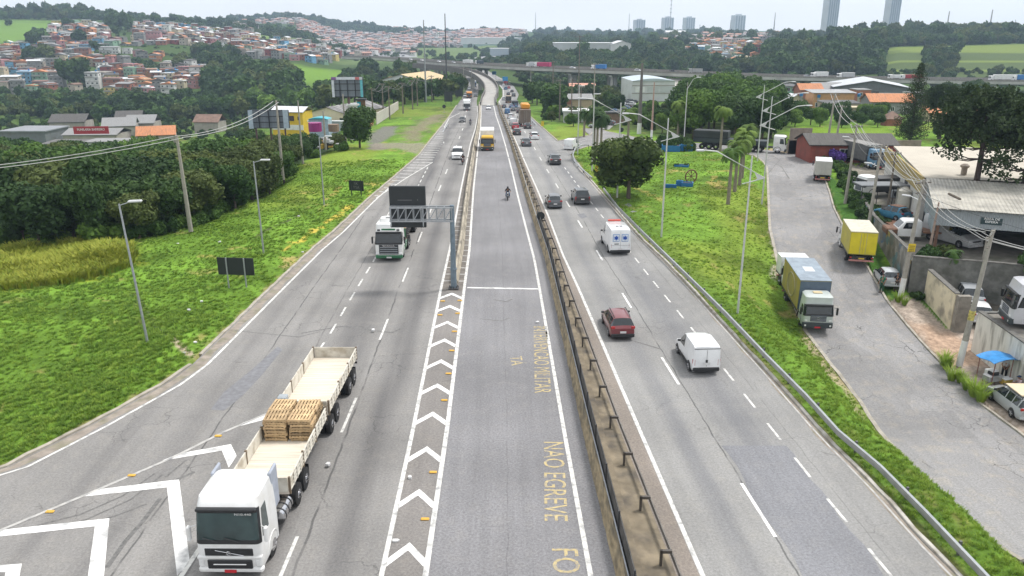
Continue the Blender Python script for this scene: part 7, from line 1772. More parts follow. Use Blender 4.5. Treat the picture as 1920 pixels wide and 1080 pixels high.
y=178;block('white wall building with dark blue doors at the wood edge',U(160,y),y,Zat(292,y),8,6,3.0,.05,WHITE,GRF,'flat',bands=[('door',.55,.85,0,.7,M('door_navy',(.01,.03,.10),.4))])
y=215;block('grey flat shed left of the red sign building',U(5,y),y,-9.5,12,12,3,0,GB,M('blue_grey_roof',(.22,.23,.25),.7,.1,.4),'flat')
for(px,w,d,lab,rm,y,rf)in((195,14,16,'grey sheet roofed shed behind the red sign',GRF,225,'gablex'),(235,13,16,'pale grey workshop roof right of the red sign',GRF,232,'gablex'),(265,15,12,'orange tiled roof building among the valley trees',TILEO,205,'gablex'),(215,12,14,'weathered dark roof behind the workshops',TILED,245,'gablex'),(365,16,10,'low white house with brown roof among the valley trees',MATS['brown_roof'],235,'gablex'),(500,16,10,'white low building among the valley trees',WRF,262,'gablex'),(95,16,14,'brown shed roof in the far left valley',TILED,235,'gablex')):
 block(lab,U(px,y),y,-9,w*(.6 if px!=365 else .45),d*.6,2.9,.1+(px%7-3)*.08,WBV if px%2 else GB,rm,rf,2.0)
y=255;block('ochre roofed depot beyond the left pole row',U(748,y),y,-.5,20,22,4.2,-.3,WB_,M('ochre_roof',(.50,.38,.22),.8,.08,.5),'gable',2.6)
y=262;block('second ochre roofed depot left of the larger one',U(725,y),y,-.5,13,16,3.4,-.3,WB_,MATS['ochre_roof'],'gable',2.2)
y=232;block('large white industrial building with framed panels',U(1231,y),y,0,12.2,18,5.7,.04,WB_,M('white_blue_roof',(.42,.48,.52),.6,.06,.4),'arch',.7,[('panel',.08,.30,.45,.72,WHITE),('panel',.36,.62,.45,.72,M('panel_ribbed',(.46,.48,.48),.7,.1,5,stretch=(6,1,1))),('panel',.66,.96,.45,.72,MATS['panel_ribbed']),('ledge',0,1,.38,.42,CONCP),('ledge',0,1,.76,.80,CONCP)])
y=205;block('low cream and terracotta building behind the palms',U(1075,y),y,0,10.4,9,2.9,0,M('cream_terracotta',(.50,.40,.26),.8,.1),GRF,'gablex',1.0,[('band',0,.5,.55,.95,M('terracotta',(.36,.16,.10),.8))])
y=178;block('white walled compound behind the small green island',U(1084,y),y,0,5.4,6,2.3,-.05,WB_,WB_,'flat',name='building')
y=176;block('low brown wall with openings by the palm trees',U(1145,y),y,0,9,2,2.2,.05,M('brown_wall',(.22,.15,.11),.9,.2),DARKST,'flat')
y=262;block('salmon roofed building in front of the viaduct',U(1096,y),y,-1,8,8,3.0,0,M('salmon_wall',(.52,.25,.18),.8),M('salmon_roof',(.55,.28,.20),.8,.1),'gablex',1)
y=265;block('row of grey sawtooth sheds near the viaduct',U(1320,y),y,-1,18,14,3.0,0,WB_,M('pale_saw_roof',(.42,.40,.36),.8,.2,.8,stretch=(3,1,1)),'gablex',2.2)
y=490;block('long pale warehouse on the grassy embankment',U(1095,y),y,Zat(95,y),34,18,5.0,.02,M('warehouse_pale',(.42,.43,.43),.8,.1,.2),WRF,'flat',base=2);block('higher white hipped block at the end of the pale warehouse',U(1168,y),y-2,Zat(95,y),14,20,4.2,.02,WB_,WRF,'gable',2.2,base=2)
y=900;block('long white factory hall on the far centre left',U(928,y),y,Zat(80,y),74,30,6,0,FACT,WRF,'flat');block('long green and white wall below the far factory hall',U(928,y-40),y-40,Zat(86,y-40),66,3,3,0,M('greenish_wall',(.30,.42,.40),.8),WRF,'flat',name='boundary_wall',cat='wall')
y=620;block('blue grey office block beside the far motorway',U(936,y),y,Zat(104,y),14,12,6,0,M('office_blue',(.32,.38,.42),.6),WRF,'flat')
y=880;block('wide pale factory on the right skyline',U(1440,y),y,Zat(76,y),92,30,9,0,FACT,M('factory_roof',(.50,.53,.56),.7,.05,.1),'flat');block('second pale factory hall below the tall towers',U(1555,y),y-20,Zat(71,y),60,30,6,0,FACT,MATS['factory_roof'],'gablex',2)
y=1000;block('brown white building between the far tower blocks',U(1268,y),y,Zat(70,y),24,14,7,0,M('far_brown',(.40,.36,.34),.8),WRF,'gablex',2)
TW=M('tower_white',(.52,.55,.58),.7,.06,.1);TWD=M('tower_bands',(.22,.27,.33),.4,.1)
def tower(px,pyb,pyt,wpx,y,label,n=4):
 x=U(px,y);zb=Zat(pyb,y);zt=Zat(pyt,y);w=wpx*y/1567
 e=empty('tower_block',label,'tower block',(x,y,zb),.3);q=MB();q.box(-w/2,w/2,0,w*.7,-15,zt-zb);q.box(-w*.22,w*.22,w*.2,w*.5,zt-zb,zt-zb+(zt-zb)*.06);q.build('wall',TW,e)
 for i in range(n):
  c_=-w/2+w*(i+.5)/n;q=MB();q.box(c_-w*.055,c_+w*.055,-.5,-.02,0,(zt-zb)*.97);q.build('window_band',TWD,e)
 for i in range(2):q=MB();q.box(w/2+.02,w/2+.5,w*(.15+.32*i),w*(.25+.32*i),0,(zt-zb)*.97);q.build('window_band',TWD,e)
tower(1201,70,37,19,1500,'hazy white tower block, first of the far group');tower(1254,70,33,19,1500,'hazy white tower block behind the telecom mast');tower(1294,68,33,19,1550,'hazy white tower block behind a dark tree');tower(1387,68,29,22,1400,'hazy white tower block above the far factory')
tower(1559,60,-22,24,980,'very tall blue grey tower cut by the top frame edge',5);tower(1674,58,-22,23,980,'very tall grey tower right of the blue grey one',5)
def RH(px,py,w,d,h,wm,rm,label,roof='gable',ridge='x',rz=0,wins=(),rh=1.5):
 p=on(px,py);return simple_house(label,p.x,p.y,p.z,w,d,h,rz,wm,rm,roof,wins,(),.4,rh,'house',ridge)
HT=dict((a,b)for a,b in WALLS)
RH(1450,188,5.8,6,2.6,HT['grey'],TILEO,'grey house with orange roof at the edge of the right wood',ridge='y',wins=[(0,1.8,1.2,1)])
RH(1481,184,3.6,5,3.4,M('mint_wall',(.16,.36,.26),.8,.1),GRF,'mint green two storey house with a blue water tank','shed',wins=[(-.8,2.5,1.1,.9),(.9,2.5,1.0,.9),(0,.9,1.0,.9)],rh=.5)
RH(1520,188,6.4,6,3.0,HT['raw brick'],TILEO,'brick house with orange roof behind the brick terrace',wins=[(2,2,1.2,1)])
RH(1462,201,3.8,4,1.8,HT['raw brick'],MATS['brown_roof'],'low brown roofed cottage below the mint green house','hip',wins=[(0,1.4,1.2,1)])
RH(1492,203,5,5,2.0,HT['cream'],WRF,'cream cottage with white gabled roof',ridge='y',wins=[(0,1.5,1,.9)])
RH(1561,203,10.6,6,3.9,M('orange_brick_terrace',(.46,.25,.12),.85,.12,1.2),WRF,'long orange brick two storey house with white roof','shed',wins=[(-4,.9,1.2,1.0),(-2,.9,1.1,1.0),(0.5,.9,1.2,1.0),(3.4,.9,1.1,1.0)],rh=.5)
RH(1617,198,3.8,5,4.0,HT['raw brick'],GRF,'raw brick corner tower house right of the orange brick one','flat',wins=[(-.8,3,.7,.7),(.9,1.2,.8,.8)])
RH(1578,213,8.4,5,2.4,M('pinkish_white',(.50,.38,.36),.8,.1,1),GRF,'pinkish white terrace with dark red doors','shed',wins=[(-2.6,1.1,.8,.8),(1.0,1.1,1.1,1.3),(3.0,1.1,.8,1.3)],rh=.4)
RH(1601,228,3.6,3.5,2.9,HT['cream'],HT['cream'],'cream square house at the plot edge','flat',wins=[(0,2.0,.9,.8)])
RH(1672,214,10.4,8,3.0,HT['grey'],TILEO,'wide grey house with large orange tiled roof',ridge='x',rz=-.1,wins=[(-2,1.2,.8,.9),(0,1.2,.8,.9),(3,1.2,.8,.9)],rh=1.6)
RH(1780,206,7,7,2.8,HT['orange'],TILEO,'house with salmon tiled roof behind the tall conifer',ridge='x',wins=[(-2,1.2,1.6,1.1)],rh=1.6)
RH(1772,230,7,4,2.0,HT['cream'],TILEO,'low veranda house with orange roof behind the dark pine',ridge='x',wins=[(-1.5,.9,1.2,.9),(1.5,.9,1.2,.9)],rh=.9)
RH(1676,237,3.2,3,1.5,HT['raw brick'],MATS['brown_roof'],'small hut with brown hipped roof beside the green plot','hip')
RH(1722,192,5,5,2.4,HT['white'],GRF,'white flat roofed house carrying a blue water tank','flat',wins=[(0,2,1.6,.9)])
RH(1846,236,6,5,2.2,HT['orange'],TILEO,'orange house half hidden behind the dark pine',wins=[(0,1.5,1.5,1.2)])
RH(1400,180,4,4,2.8,HT['dark red'],MATS['brown_roof'],'red house in the right wood','hip')
RH(1440,60+130,7,6,3,HT['white'],GRF,'white house wall at the wood edge behind the lamps','flat')
for(px,py,z_)in((1478,160,0),(1516,172,0),(1550,175,0),(1719,181,0),(1746,183,0),(1627,173,0)):
 y=on(px,205).y+2;q=put('water_tank',TANKM,None,(U(px,y),y,Zat(py+4,y)));q2=tag(q,'round blue water tank on a roof of the right hand houses','water tank','blue roof water tanks');q.scale=(.75,)*3
 st_=MB();st_.box(-.4,.4,-.4,.4,-2.5,-.002);st_.build('tank_stand',SLABM,q)
y=245;e=block('big dark grey gabled warehouse behind the right hand houses',U(1650,y),y,0,20.5,22,3.1,-.28,GB,M('light_sheet_roof',(.46,.48,.50),.5,.08,.4,stretch=(4,.3,1)),'gable',1.9,[('band',0,1,.0,.5,WHITE),('window',.35,.6,.3,.6,WINM)],over=.8)
y=250;block('low white annex on the left of the grey warehouse',U(1570,y),y,0,9,8,2.2,0,WHITE,GRF,'gablex',1.8)
# viaduct and its traffic
VC=M('viaduct_concrete',(.42,.41,.385),.9,.12,.4,stain=(.2,.19,.18),stain_amt=.5,stain_scale=.2)
VP_=[(640,107,6.0),(725,110.5,6.2),(820,118,6.2),(960,126,6.4),(1120,132.5,6.2),(1280,138.5,5.8),(1400,143,5.2),(1500,146,4.5),(1620,149,3.8),(1742,151.5,3.4),(1870,153,3.2),(2050,155,3.2)]
vp=[P(a,b_,c)for a,b_,c in VP_]
def smoothline(pts,st=4.0):
 out=[]
 for i in range(len(pts)-1):
  p0,p1,p2,p3=pts[max(i-1,0)],pts[i],pts[i+1],pts[min(i+2,len(pts)-1)];n=max(1,int((p2-p1).length/st))
  for k in range(n):
   t=k/n;out.append(.5*((2*p1)+(-p0+p2)*t+(2*p0-5*p1+4*p2-p3)*t*t+(-p0+3*p1-3*p2+p3)*t**3))
 out.append(pts[-1].copy());return out
def deck(name,line,w,label,side=1,parent=None,par=.55,th=1.2,mat=None):
 rg=[[],[],[],[]]
 R1=[];PA=[];PB_=[];TP=[]
 for i,p in enumerate(line):
  d=(line[min(i+1,len(line)-1)]-line[max(i-1,0)]);d.z=0;d.normalize();n=Vector((-d.y,d.x,0))*side
  a=p;b_=p+n*w
  R1.append([(a.x,a.y,a.z-.85),(a.x,a.y,a.z-.0),(b_.x,b_.y,b_.z),(b_.x,b_.y,b_.z-.85),tuple(b_-n*2-Vector((0,0,th))),tuple(a+n*2-Vector((0,0,th)))])
  PA.append([tuple(a-n*.02+Vector((0,0,.01))),tuple(a-n*.02+Vector((0,0,par))),tuple(a+n*.25+Vector((0,0,par))),tuple(a+n*.25+Vector((0,0,.01)))])
  PB_.append([tuple(b_+n*.02+Vector((0,0,.01))),tuple(b_+n*.02+Vector((0,0,par))),tuple(b_-n*.25+Vector((0,0,par))),tuple(b_-n*.25+Vector((0,0,.01)))])
  TP.append([tuple(a+n*.26+Vector((0,0,.012))),tuple(b_-n*.26+Vector((0,0,.012)))])
 e=parent
 q=MB();q.loft(R1);o=q.build(name,mat or VC,e,fix=True)
 for pp in(PA,PB_):q=MB();q.loft(pp);q.build('parapet',M('parapet_brown',(.22,.205,.185),.9,.2,1),o,fix=True)
 q=MB();q.loft(TP,closed=False,caps=False);q.build('roadway',M('viaduct_asphalt',(.12,.115,.115),.9,.15,.5),o,fix=True)
 if label:tag(o,label,'viaduct')
 return o
line=smoothline(vp)
v1=deck('viaduct',line,7.5,'long concrete viaduct crossing behind the motorway')
line2=[p+Vector((0,10.5,-.2))for p in line]
v2=deck('viaduct',line2,7.5,'second parallel deck of the concrete viaduct, further back')
for v,l_,nm in((v1,line,5),(v2,line2,5)):
 acc=0
 for i in range(1,len(l_)):
  acc+=(l_[i]-l_[i-1]).length;p=l_[i]
  if acc>13.5:
   px,py=proj(*p)
   if 900<px<1010 or(px<760):acc=0;continue
   acc=0;zg=-3
   d=(l_[i]-l_[i-1]).normalized();n=Vector((-d.y,d.x,0));T=Matrix.Translation(p+n*3.7)@Matrix.Rotation(math.atan2(d.y,d.x),4,'Z')
   q=MB();q.box(-.6,.6,-3,3,-2.0,-1.45,0,T);q.box(-.45,.45,-1.8,-1.0,-p.z-3,-2.001,0,T);q.box(-.45,.45,1.0,1.8,-p.z-3,-2.001,0,T);q.build('pier',VC,v)
RP=[(901,925,195,0),(905,929,184,.5),(910,933,173,1.5),(908.5,930.5,161,2.6),(899,920,150,3.8),(886,904,141,4.7),(868,884,134,5.4),(845,858,129.5,5.9),(812,822,126,6.1),(770,778,122,6.2)]
La,Lb=[P(a,c,z)for a,b_,c,z in RP],[P(b_,c,z)for a,b_,c,z in RP]
La[0]=Vector((float(CLs(221)),221,0));Lb[0]=Vector((float(CRs(221))+.6,221,0));La[1].z=.5
sa,sb_=[],[]
for i in range(len(RP)-1):
 for k in range(6):
  t=k/6
  for src,dst in((La,sa),(Lb,sb_)):
   p0,p1,p2,p3=src[max(i-1,0)],src[i],src[i+1],src[min(i+2,len(src)-1)];dst.append(.5*((2*p1)+(-p0+p2)*t+(2*p0-5*p1+4*p2-p3)*t*t+(-p0+3*p1-3*p2+p3)*t**3))
q=MB();q.loft([[tuple(a),tuple(b_),(b_.x,b_.y,b_.z-1.0 if b_.z>1.5 else-1),(a.x,a.y,a.z-1.0 if a.z>1.5 else-1)]for a,b_ in zip(sa,sb_)]);o=q.build('centre_ramp',M('ramp_concrete',(.36,.345,.32),.9,.12,.3,stain=(.25,.24,.23),stain_amt=.5,stain_scale=.2),fix=True);tag(o,'pale concrete ramp that lifts the centre carriageway onto the viaduct',None,kind='structure')
for ss,lab in((sa,'left concrete parapet of the centre ramp'),(sb_,'right concrete parapet of the centre ramp')):
 q=MB();sg=-1 if ss is sa else 1;q.loft([[(p.x,p.y,p.z-.9),(p.x,p.y,p.z+.85),(p.x+sg*.3,p.y,p.z+.85),(p.x+sg*.3,p.y,p.z-.9)]for p in ss]);o=q.build('ramp_parapet',M('parapet_dark',(.13,.12,.11),.9,.2,1),fix=True);tag(o,lab,'parapet')
q=MB()
for i in range(8,len(sa)-2,5):
 c_=(sa[i]+sb_[i])/2
 if c_.z>2.4:q.box(c_.x-.7,c_.x+.7,c_.y-.7,c_.y+.7,-2,c_.z-1.01);q.build('pier',VC,bpy.data.objects['centre_ramp']);q=MB()
def vtruck(px,dz,L_,H_,cm,label,cabm=WHITE,rz=0,back=2.5,cabside=-1):
 i=min(range(len(line)),key=lambda k:abs(proj(*line[k])[0]-px));p=line[i];d=(line[min(i+1,len(line)-1)]-line[max(i-1,0)]).normalized();n=Vector((-d.y,d.x,0));c_=p+n*back+Vector((0,0,.02))
 e=empty('distant_lorry',label,'lorry',c_,math.atan2(d.y,d.x));q=MB();q.rbox(-L_/2,L_/2,-1.2,1.2,1.0,H_,.05);q.build('cargo_box',cm,e)
 q=MB();x0,x1=(-L_/2-2.2,-L_/2-.2)if cabside<0 else(L_/2+.2,L_/2+2.2);q.rbox(x0,x1,-1.15,1.15,.5,2.8,.2);q.build('cab',cabm,e,30)
 q=MB();q.rbox((x0 if cabside<0 else x1-.5),(x0+.5 if cabside<0 else x1),-1.17,1.17,1.6,2.4,.05);
 q.build('windscreen',GLASS,e)
 for wx in(-L_/2-1.2 if cabside<0 else L_/2+1.2,-L_/4,L_/3):
  for s in(-1,1):q=MB();q.cyl((wx,s*.9,.5),(wx,s*1.2,.5),.5,10);q.build('wheel',TYRE,e)
SILG=M('lorry_silver',(.45,.46,.47),.4)
for a in((998,0,8,3.3,SILG,'silver tank lorry on the viaduct beside the crimson one'),(1021,0,9,3.3,M('lorry_crimson',(.40,.02,.10),.5),'crimson box lorry on the viaduct'),(1114,0,6.5,3.2,M('lorry_blue',(.02,.16,.42),.5),'blue box lorry on the viaduct'),(1295,0,5,2.8,M('lorry_teal',(.1,.4,.5),.5),'teal van on the viaduct'),(1310,0,5,2.8,WHITE,'white lorry behind the teal van on the viaduct'),(1554,0,7,3.2,WHITE,'white box lorry on the viaduct near the right hand sheds'),(1594,0,7,3.2,SILG,'grey box lorry on the viaduct near the right hand sheds'),(1682,0,8,2.6,WHITE,'white tanker on the right motorway'),(1729,0,9,2.8,M('lorry_red2',(.3,.02,.03),.5),'dark red long lorry on the right motorway'),(1889,0,14,3.4,WHITE,'long white lorry at the right end of the motorway'),(1926,0,6,3.4,MATS['lorry_blue'],'blue lorry cut by the right frame edge'),(868,0,8,3,WHITE,'white lorry on the viaduct left of the ramp'),(894,0,5,3,M('lorry_dark',(.05,.07,.09),.5),'dark lorry on the viaduct left of the ramp')):vtruck(*a)
for(px,pm,lab)in((1058,PW,'white car on the viaduct right of the crimson lorry'),(1195,PW,'white car halfway along the viaduct'),(1248,PS,'silver car on the viaduct'),(1268,PW,'white car following the silver one on the viaduct'),(1378,PW,'white car at the right end of the viaduct'),(1532,PS,'silver car before the white lorry on the viaduct'),(1610,PG,'grey car behind the lorries on the viaduct'),(808,PW,'white car on the far left viaduct'),(757,PW,'white car near the left end of the viaduct'),(840,PS,'silver car on the left part of the viaduct'),(778,PW,'second white car near the left viaduct end')):
 i=min(range(len(line)),key=lambda k:abs(proj(*line[k])[0]-px));p=line[i];d=(line[i+1]-line[i-1]).normalized();n=Vector((-d.y,d.x,0));c_=p+n*3+Vector((0,0,.02))
 copy_tree(used[('hatch',pm.name)]if('hatch',pm.name)in used else used[('hatch',PW.name)],c_,math.atan2(d.y,d.x)-math.pi/2,lab,'cars on the viaduct').name='distant_car'
place('hatch',PW,'white hatchback on the centre ramp',882,136,lambda y:lane_head(CLs,200,False),name='oncoming_car',z=5.0)
q=MB();g0,g1=[G(1112,241),G(1152,205),G(1180,186)],[G(1142,244),G(1182,206),G(1194,187)];rgm=[]
for k in range(2):
 for j in range(8):
  t=j/8;rgm.append([(g0[k][0]+(g0[k+1][0]-g0[k][0])*t,g0[k][1]+(g0[k+1][1]-g0[k][1])*t,.1),(g1[k][0]+(g1[k+1][0]-g1[k][0])*t,g1[k][1]+(g1[k+1][1]-g1[k][1])*t,.1)])
q.loft(rgm,closed=False,caps=False);o=q.build('market_street',M('street_grey',(.24,.235,.23),.9,.2,1),fix=True);tag(o,'narrow street with parked cars behind the palms',None,kind='structure')
r=random.Random(8)
for k in range(22):
 t_=k/22;px=(1128+62*t_)+(10 if k%2 else-9)*(1-t_*.5);py=240-52*t_**.8;pm=r.choice([PW,PS,PBL,PG,PB])
 place('hatch',pm,'small car parked in the market street behind the palms',px,py,lambda y:r.uniform(.8,1.4),name='parked_car',group='cars of the market street')
FM=M('far_asphalt',(.26,.26,.265),.9,.1,.1)
def drape(name,px0,px1,label,w,st=12):
 pts=smoothline([on(*p)for p in px0],st);rg=[]
 for i,p in enumerate(pts):
  d=(pts[min(i+1,len(pts)-1)]-pts[max(i-1,0)]);d.z=0;d.normalize();n=Vector((-d.y,d.x,0))*w/2
  rg.append([tuple(p+n+Vector((0,0,1.6))),tuple(p-n+Vector((0,0,1.6)))])
 q=MB();q.loft(rg,closed=False,caps=False);o=q.build(name,FM,fix=True);tag(o,label,None,kind='structure')
drape('far_road',[(725,111),(700,105),(680,97),(672,92)],None,'far motorway lanes winding towards the town',14)
drape('far_road',[(770,112),(735,104),(712,97),(695,92)],None,'second strip of the far motorway',12)
drape('far_road',[(880,118),(905,112),(945,108),(985,106)],None,'far slip road beside the office block',10)
drape('far_road',[(930,100),(1000,99),(1040,99)],None,'far road on the right of the office block',8)
r=random.Random(21)
for k in range(26):
 px,py=r.choice([(r.uniform(676,722),0),(r.uniform(700,765),1)]);
 if py==0:py=92+(px-672)*.36
 else:py=92+(px-695)*.27
 p=on(px,py);place_=used.get(('hatch',r.choice([PW.name,PS.name,PG.name])))or used[('hatch',PW.name)]
 c_=copy_tree(place_,p+Vector((r.uniform(-3,3),0,1.65)),r.uniform(.3,.9),'tiny car on the far motorway','cars on the far motorway');c_.name='distant_car'
# trees
def leafmat(name,c,c2,rough=.75):
 m,nt,b=newmat(name);N=nt.nodes;L=nt.links
 tc=N.new('ShaderNodeTexCoord');nz=N.new('ShaderNodeTexNoise');nz.inputs['Scale'].default_value=.55;nz.inputs['Detail'].default_value=6;nz.inputs['Roughness'].default_value=.7;L.new(tc.outputs['Object'],nz.inputs['Vector'])
 oi=N.new('ShaderNodeObjectInfo');ad=N.new('ShaderNodeMath');ad.operation='ADD';L.new(nz.outputs['Fac'],ad.inputs[0]);mr=N.new('ShaderNodeMapRange');mr.inputs[3].default_value=-.16;mr.inputs[4].default_value=.16;L.new(oi.outputs['Random'],mr.inputs[0]);L.new(mr.outputs[0],ad.inputs[1])
 r2=N.new('ShaderNodeMapRange');r2.inputs[1].default_value=.3;r2.inputs[2].default_value=.75;L.new(ad.outputs[0],r2.inputs[0])
 mx=N.new('ShaderNodeMix');mx.data_type='RGBA';L.new(r2.outputs[0],mx.inputs[0]);mx.inputs[6].default_value=rgb(*c);mx.inputs[7].default_value=rgb(*c2)
 L.new(mx.outputs[2],b.inputs['Base Color']);b.inputs['Roughness'].default_value=rough;b.inputs['Specular IOR Level'].default_value=.25
 tr=N.new('ShaderNodeBsdfTranslucent');L.new(mx.outputs[2],tr.inputs['Color']);ms=N.new('ShaderNodeMixShader');ms.inputs[0].default_value=.22
 out=nt.nodes['Material Output'];L.new(b.outputs[0],ms.inputs[1]);L.new(tr.outputs[0],ms.inputs[2]);L.new(ms.outputs[0],out.inputs['Surface']);MATS[name]=m;return m
LG_={'dark':leafmat('leaf_dark',(.024,.054,.016),(.068,.125,.03)),'mid':leafmat('leaf_mid',(.03,.07,.018),(.085,.16,.03)),'light':leafmat('leaf_light',(.06,.125,.02),(.15,.25,.04)),'olive':leafmat('leaf_olive',(.045,.068,.02),(.12,.155,.04)),'pine':leafmat('leaf_pine',(.022,.042,.016),(.085,.125,.045)),'palm':leafmat('leaf_palm',(.06,.11,.02),(.16,.24,.04)),'purple':leafmat('blossom_purple',(.07,.03,.22),(.16,.09,.38)),'yellow':leafmat('leaf_yellow',(.12,.14,.02),(.24,.27,.04))}
BARK=M('bark',(.09,.07,.055),.9,.25,6,bump=.4);BARKL=M('bark_pale',(.22,.19,.15),.9,.2,6)
def quads(P_,N_,S_,rg):
 """numpy leaf quads -> verts, faces"""
 n=len(P_);a=rg.normal(size=(n,3));t=np.cross(N_,a);t/=np.linalg.norm(t,axis=1)[:,None]+1e-9;b_=np.cross(N_,t);S_=S_[:,None]
 v=np.stack([P_-t*S_-b_*S_*.6,P_+t*S_-b_*S_*.6,P_+t*S_*.8+b_*S_*.6,P_-t*S_*.8+b_*S_*.6],1).reshape(-1,3)
 return v
def mesh_from_quads(name,v,mats,extra=None):
 n=len(v)//4;f=np.arange(n*4).reshape(-1,4)
 me=bpy.data.meshes.new(name);V=[tuple(x)for x in v];Fc=[tuple(int(i)for i in q)for q in f]
 if extra:o=len(V);V+=[tuple(x)for x in extra.v];Fc+=[tuple(i+o for i in q)for q in extra.f]
 me.from_pydata(V,[],Fc);me.materials.append(mats);me.update();return me
def blobs_crown(name,seed,blobs,nleaf,ls,mat,core=.70,flat=1.0):
 rg=np.random.default_rng(seed);Ps=[];Ns=[];tot=sum(b[3]**2 for b in blobs)
 for(x,y,z,r_)in blobs:
  n=int(nleaf*r_**2/tot);d=rg.normal(size=(n,3));d/=np.linalg.norm(d,axis=1)[:,None]
  bump=1+.18*np.sin(d[:,0]*7+x*3)*np.cos(d[:,1]*6+z)+rg.uniform(-.16,.10,n)
  Ps.append(np.array([x,y,z])+d*(r_*bump)[:,None]*np.array([1,1,flat]));nn=d*.9+rg.normal(size=(n,3))*.55;Ns.append(nn/np.linalg.norm(nn,axis=1)[:,None])
 P_=np.concatenate(Ps);N_=np.concatenate(Ns);S_=ls*rg.uniform(.6,1.3,len(P_))
 ex=MB()
 for(x,y,z,r_)in blobs:
  rr_=r_*core;rings=[]
  for i in range(5):
   ph=math.pi*(i+.5)/5;rings.append([(x+rr_*math.sin(ph)*math.cos(t),y+rr_*math.sin(ph)*math.sin(t),z+rr_*flat*math.cos(ph))for t in[2*math.pi*k/7 for k in range(7)]])
  ex.loft(rings)
 return mesh_from_quads(name,quads(P_,N_,S_,rg),mat,ex)
def trunk_mesh(name,seed,h,r_,limbs,mat=None,spread=.35,h0=.45):
 rr_=random.Random(seed);q=MB();q.tube([(0,0,-.6),(0,0,h*.3),(rr_.uniform(-.15,.15),rr_.uniform(-.15,.15),h)],[r_*1.25,r_,r_*.5],8)
 for k in range(limbs):
  a=2*math.pi*k/limbs+rr_.uniform(-.4,.4);z0=h*rr_.uniform(h0,.9);L_=h*spread*rr_.uniform(.8,1.3)
  q.tube([(0,0,z0),(math.cos(a)*L_*.5,math.sin(a)*L_*.5,z0+L_*.45),(math.cos(a)*L_,math.sin(a)*L_,z0+L_*1.0)],[r_*.5,r_*.3,r_*.12],5)
 return q.mesh(name,mat or BARK,60)
def mkblobs(seed,n,R0,zc,rz_,rmin=.35,rmax=.55):
 r_=random.Random(seed);out=[(0,0,zc,R0*.62)]
 for k in range(n):
  a=2*math.pi*k/n*1.618*3+r_.uniform(-.5,.5);d=R0*r_.uniform(.35,.72);out.append((math.cos(a)*d,math.sin(a)*d,zc+r_.uniform(-rz_,rz_),R0*r_.uniform(rmin,rmax)))
 return out
TREES=[]
for i in range(4):
 bl=mkblobs(20+i,11,3.3,5.0+.3*(i%2),1.7);TREES.append((blobs_crown('crown',i,bl,5200,.21,LG_['mid']),trunk_mesh('trunk',i,4.8,.20,5)))
LO=[]
for i in range(4):
 bl=mkblobs(40+i,7,3.3,4.8,1.8);LO.append((blobs_crown('crown',10+i,bl,900,.50,LG_['mid']),trunk_mesh('trunk',30+i,4.5,.22,4)))
BU=[blobs_crown('foliage',60+i,[(x*.6,y*.6,max(.2,z-4)*.45+.3,r_*.42)for x,y,z,r_ in mkblobs(60+i,7,2.2,4.6,.8)],2200,.11,LG_['mid'])for i in range(3)]
def setmat(o,mat):
 o.material_slots[0].link='OBJECT';o.material_slots[0].material=mat
def tree(p,h,w,kind,label,lo=False,group=None,seed=0,cat='tree',name='broadleaf_tree'):
 rr_=random.Random(int(p[0]*31+p[1]*17)+seed);cm,tm=rr_.choice(LO if lo else TREES);k=h/8.0;kw=w/7.6
 e=empty(name,label,cat,p,rr_.uniform(0,6.28),group);e.scale=(kw,kw,k)
 c_=put('crown',cm,e);setmat(c_,LG_[kind]);put('trunk',tm,e);return e
def bush(p,s,kind,label,group=None,name='bush',cat='bush',sz=None):
 rr_=random.Random(int(p[0]*31+p[1]*17));o=put(name,rr_.choice(BU),None,p,rr_.uniform(0,6.28),(s,s,sz or s));setmat(o,LG_[kind]);tag(o,label,cat,group);return o
r=random.Random(3)
WOOD_P=GL([(-70,478),(0,462),(90,455),(230,452),(345,432),(440,395),(520,345),(565,312),(600,290),(612,272)])+[(U(612,150),150),(U(430,168),168),(U(-70,168),168)]
pts=[]
for _ in range(9000):
 y=r.uniform(64,168);x=U(r.uniform(-80,615),y)
 if not inpoly(WOOD_P,x,y):continue
 md=3.9 if y<105 else(4.9 if y<135 else 5.8)
 if any((a-x)**2+(b_-y)**2<md*md for a,b_,*_ in pts):continue
 pts.append((x,y))
for(x,y)in pts:
 z=H(x,y);edge=y<82 or(x>U(520,y))
 hh_=r.uniform(5.0,8.0)if y<135 else r.uniform(5.5,7.5)
 if x>U(470,y):hh_=min(hh_,4.2+r.random())
 if edge:hh_*=.8
 px=proj(x,y,z)[0]
 kd=r.choices(['dark','mid','olive','light'],[5,3,2,.7 if y<120 else 1.5])[0]
 nm={'dark':'dark green','mid':'mid green','olive':'dull olive','light':'fresh light green'}[kd]
 row='front' if y<95 else('middle' if y<130 else 'back')
 tree((x,y,z),hh_,hh_*r.uniform(.95,1.2),kd,'%s leafy tree in the %s of the left wood'%(nm,row),group='trees of the left wood')
print('wood',len(pts))
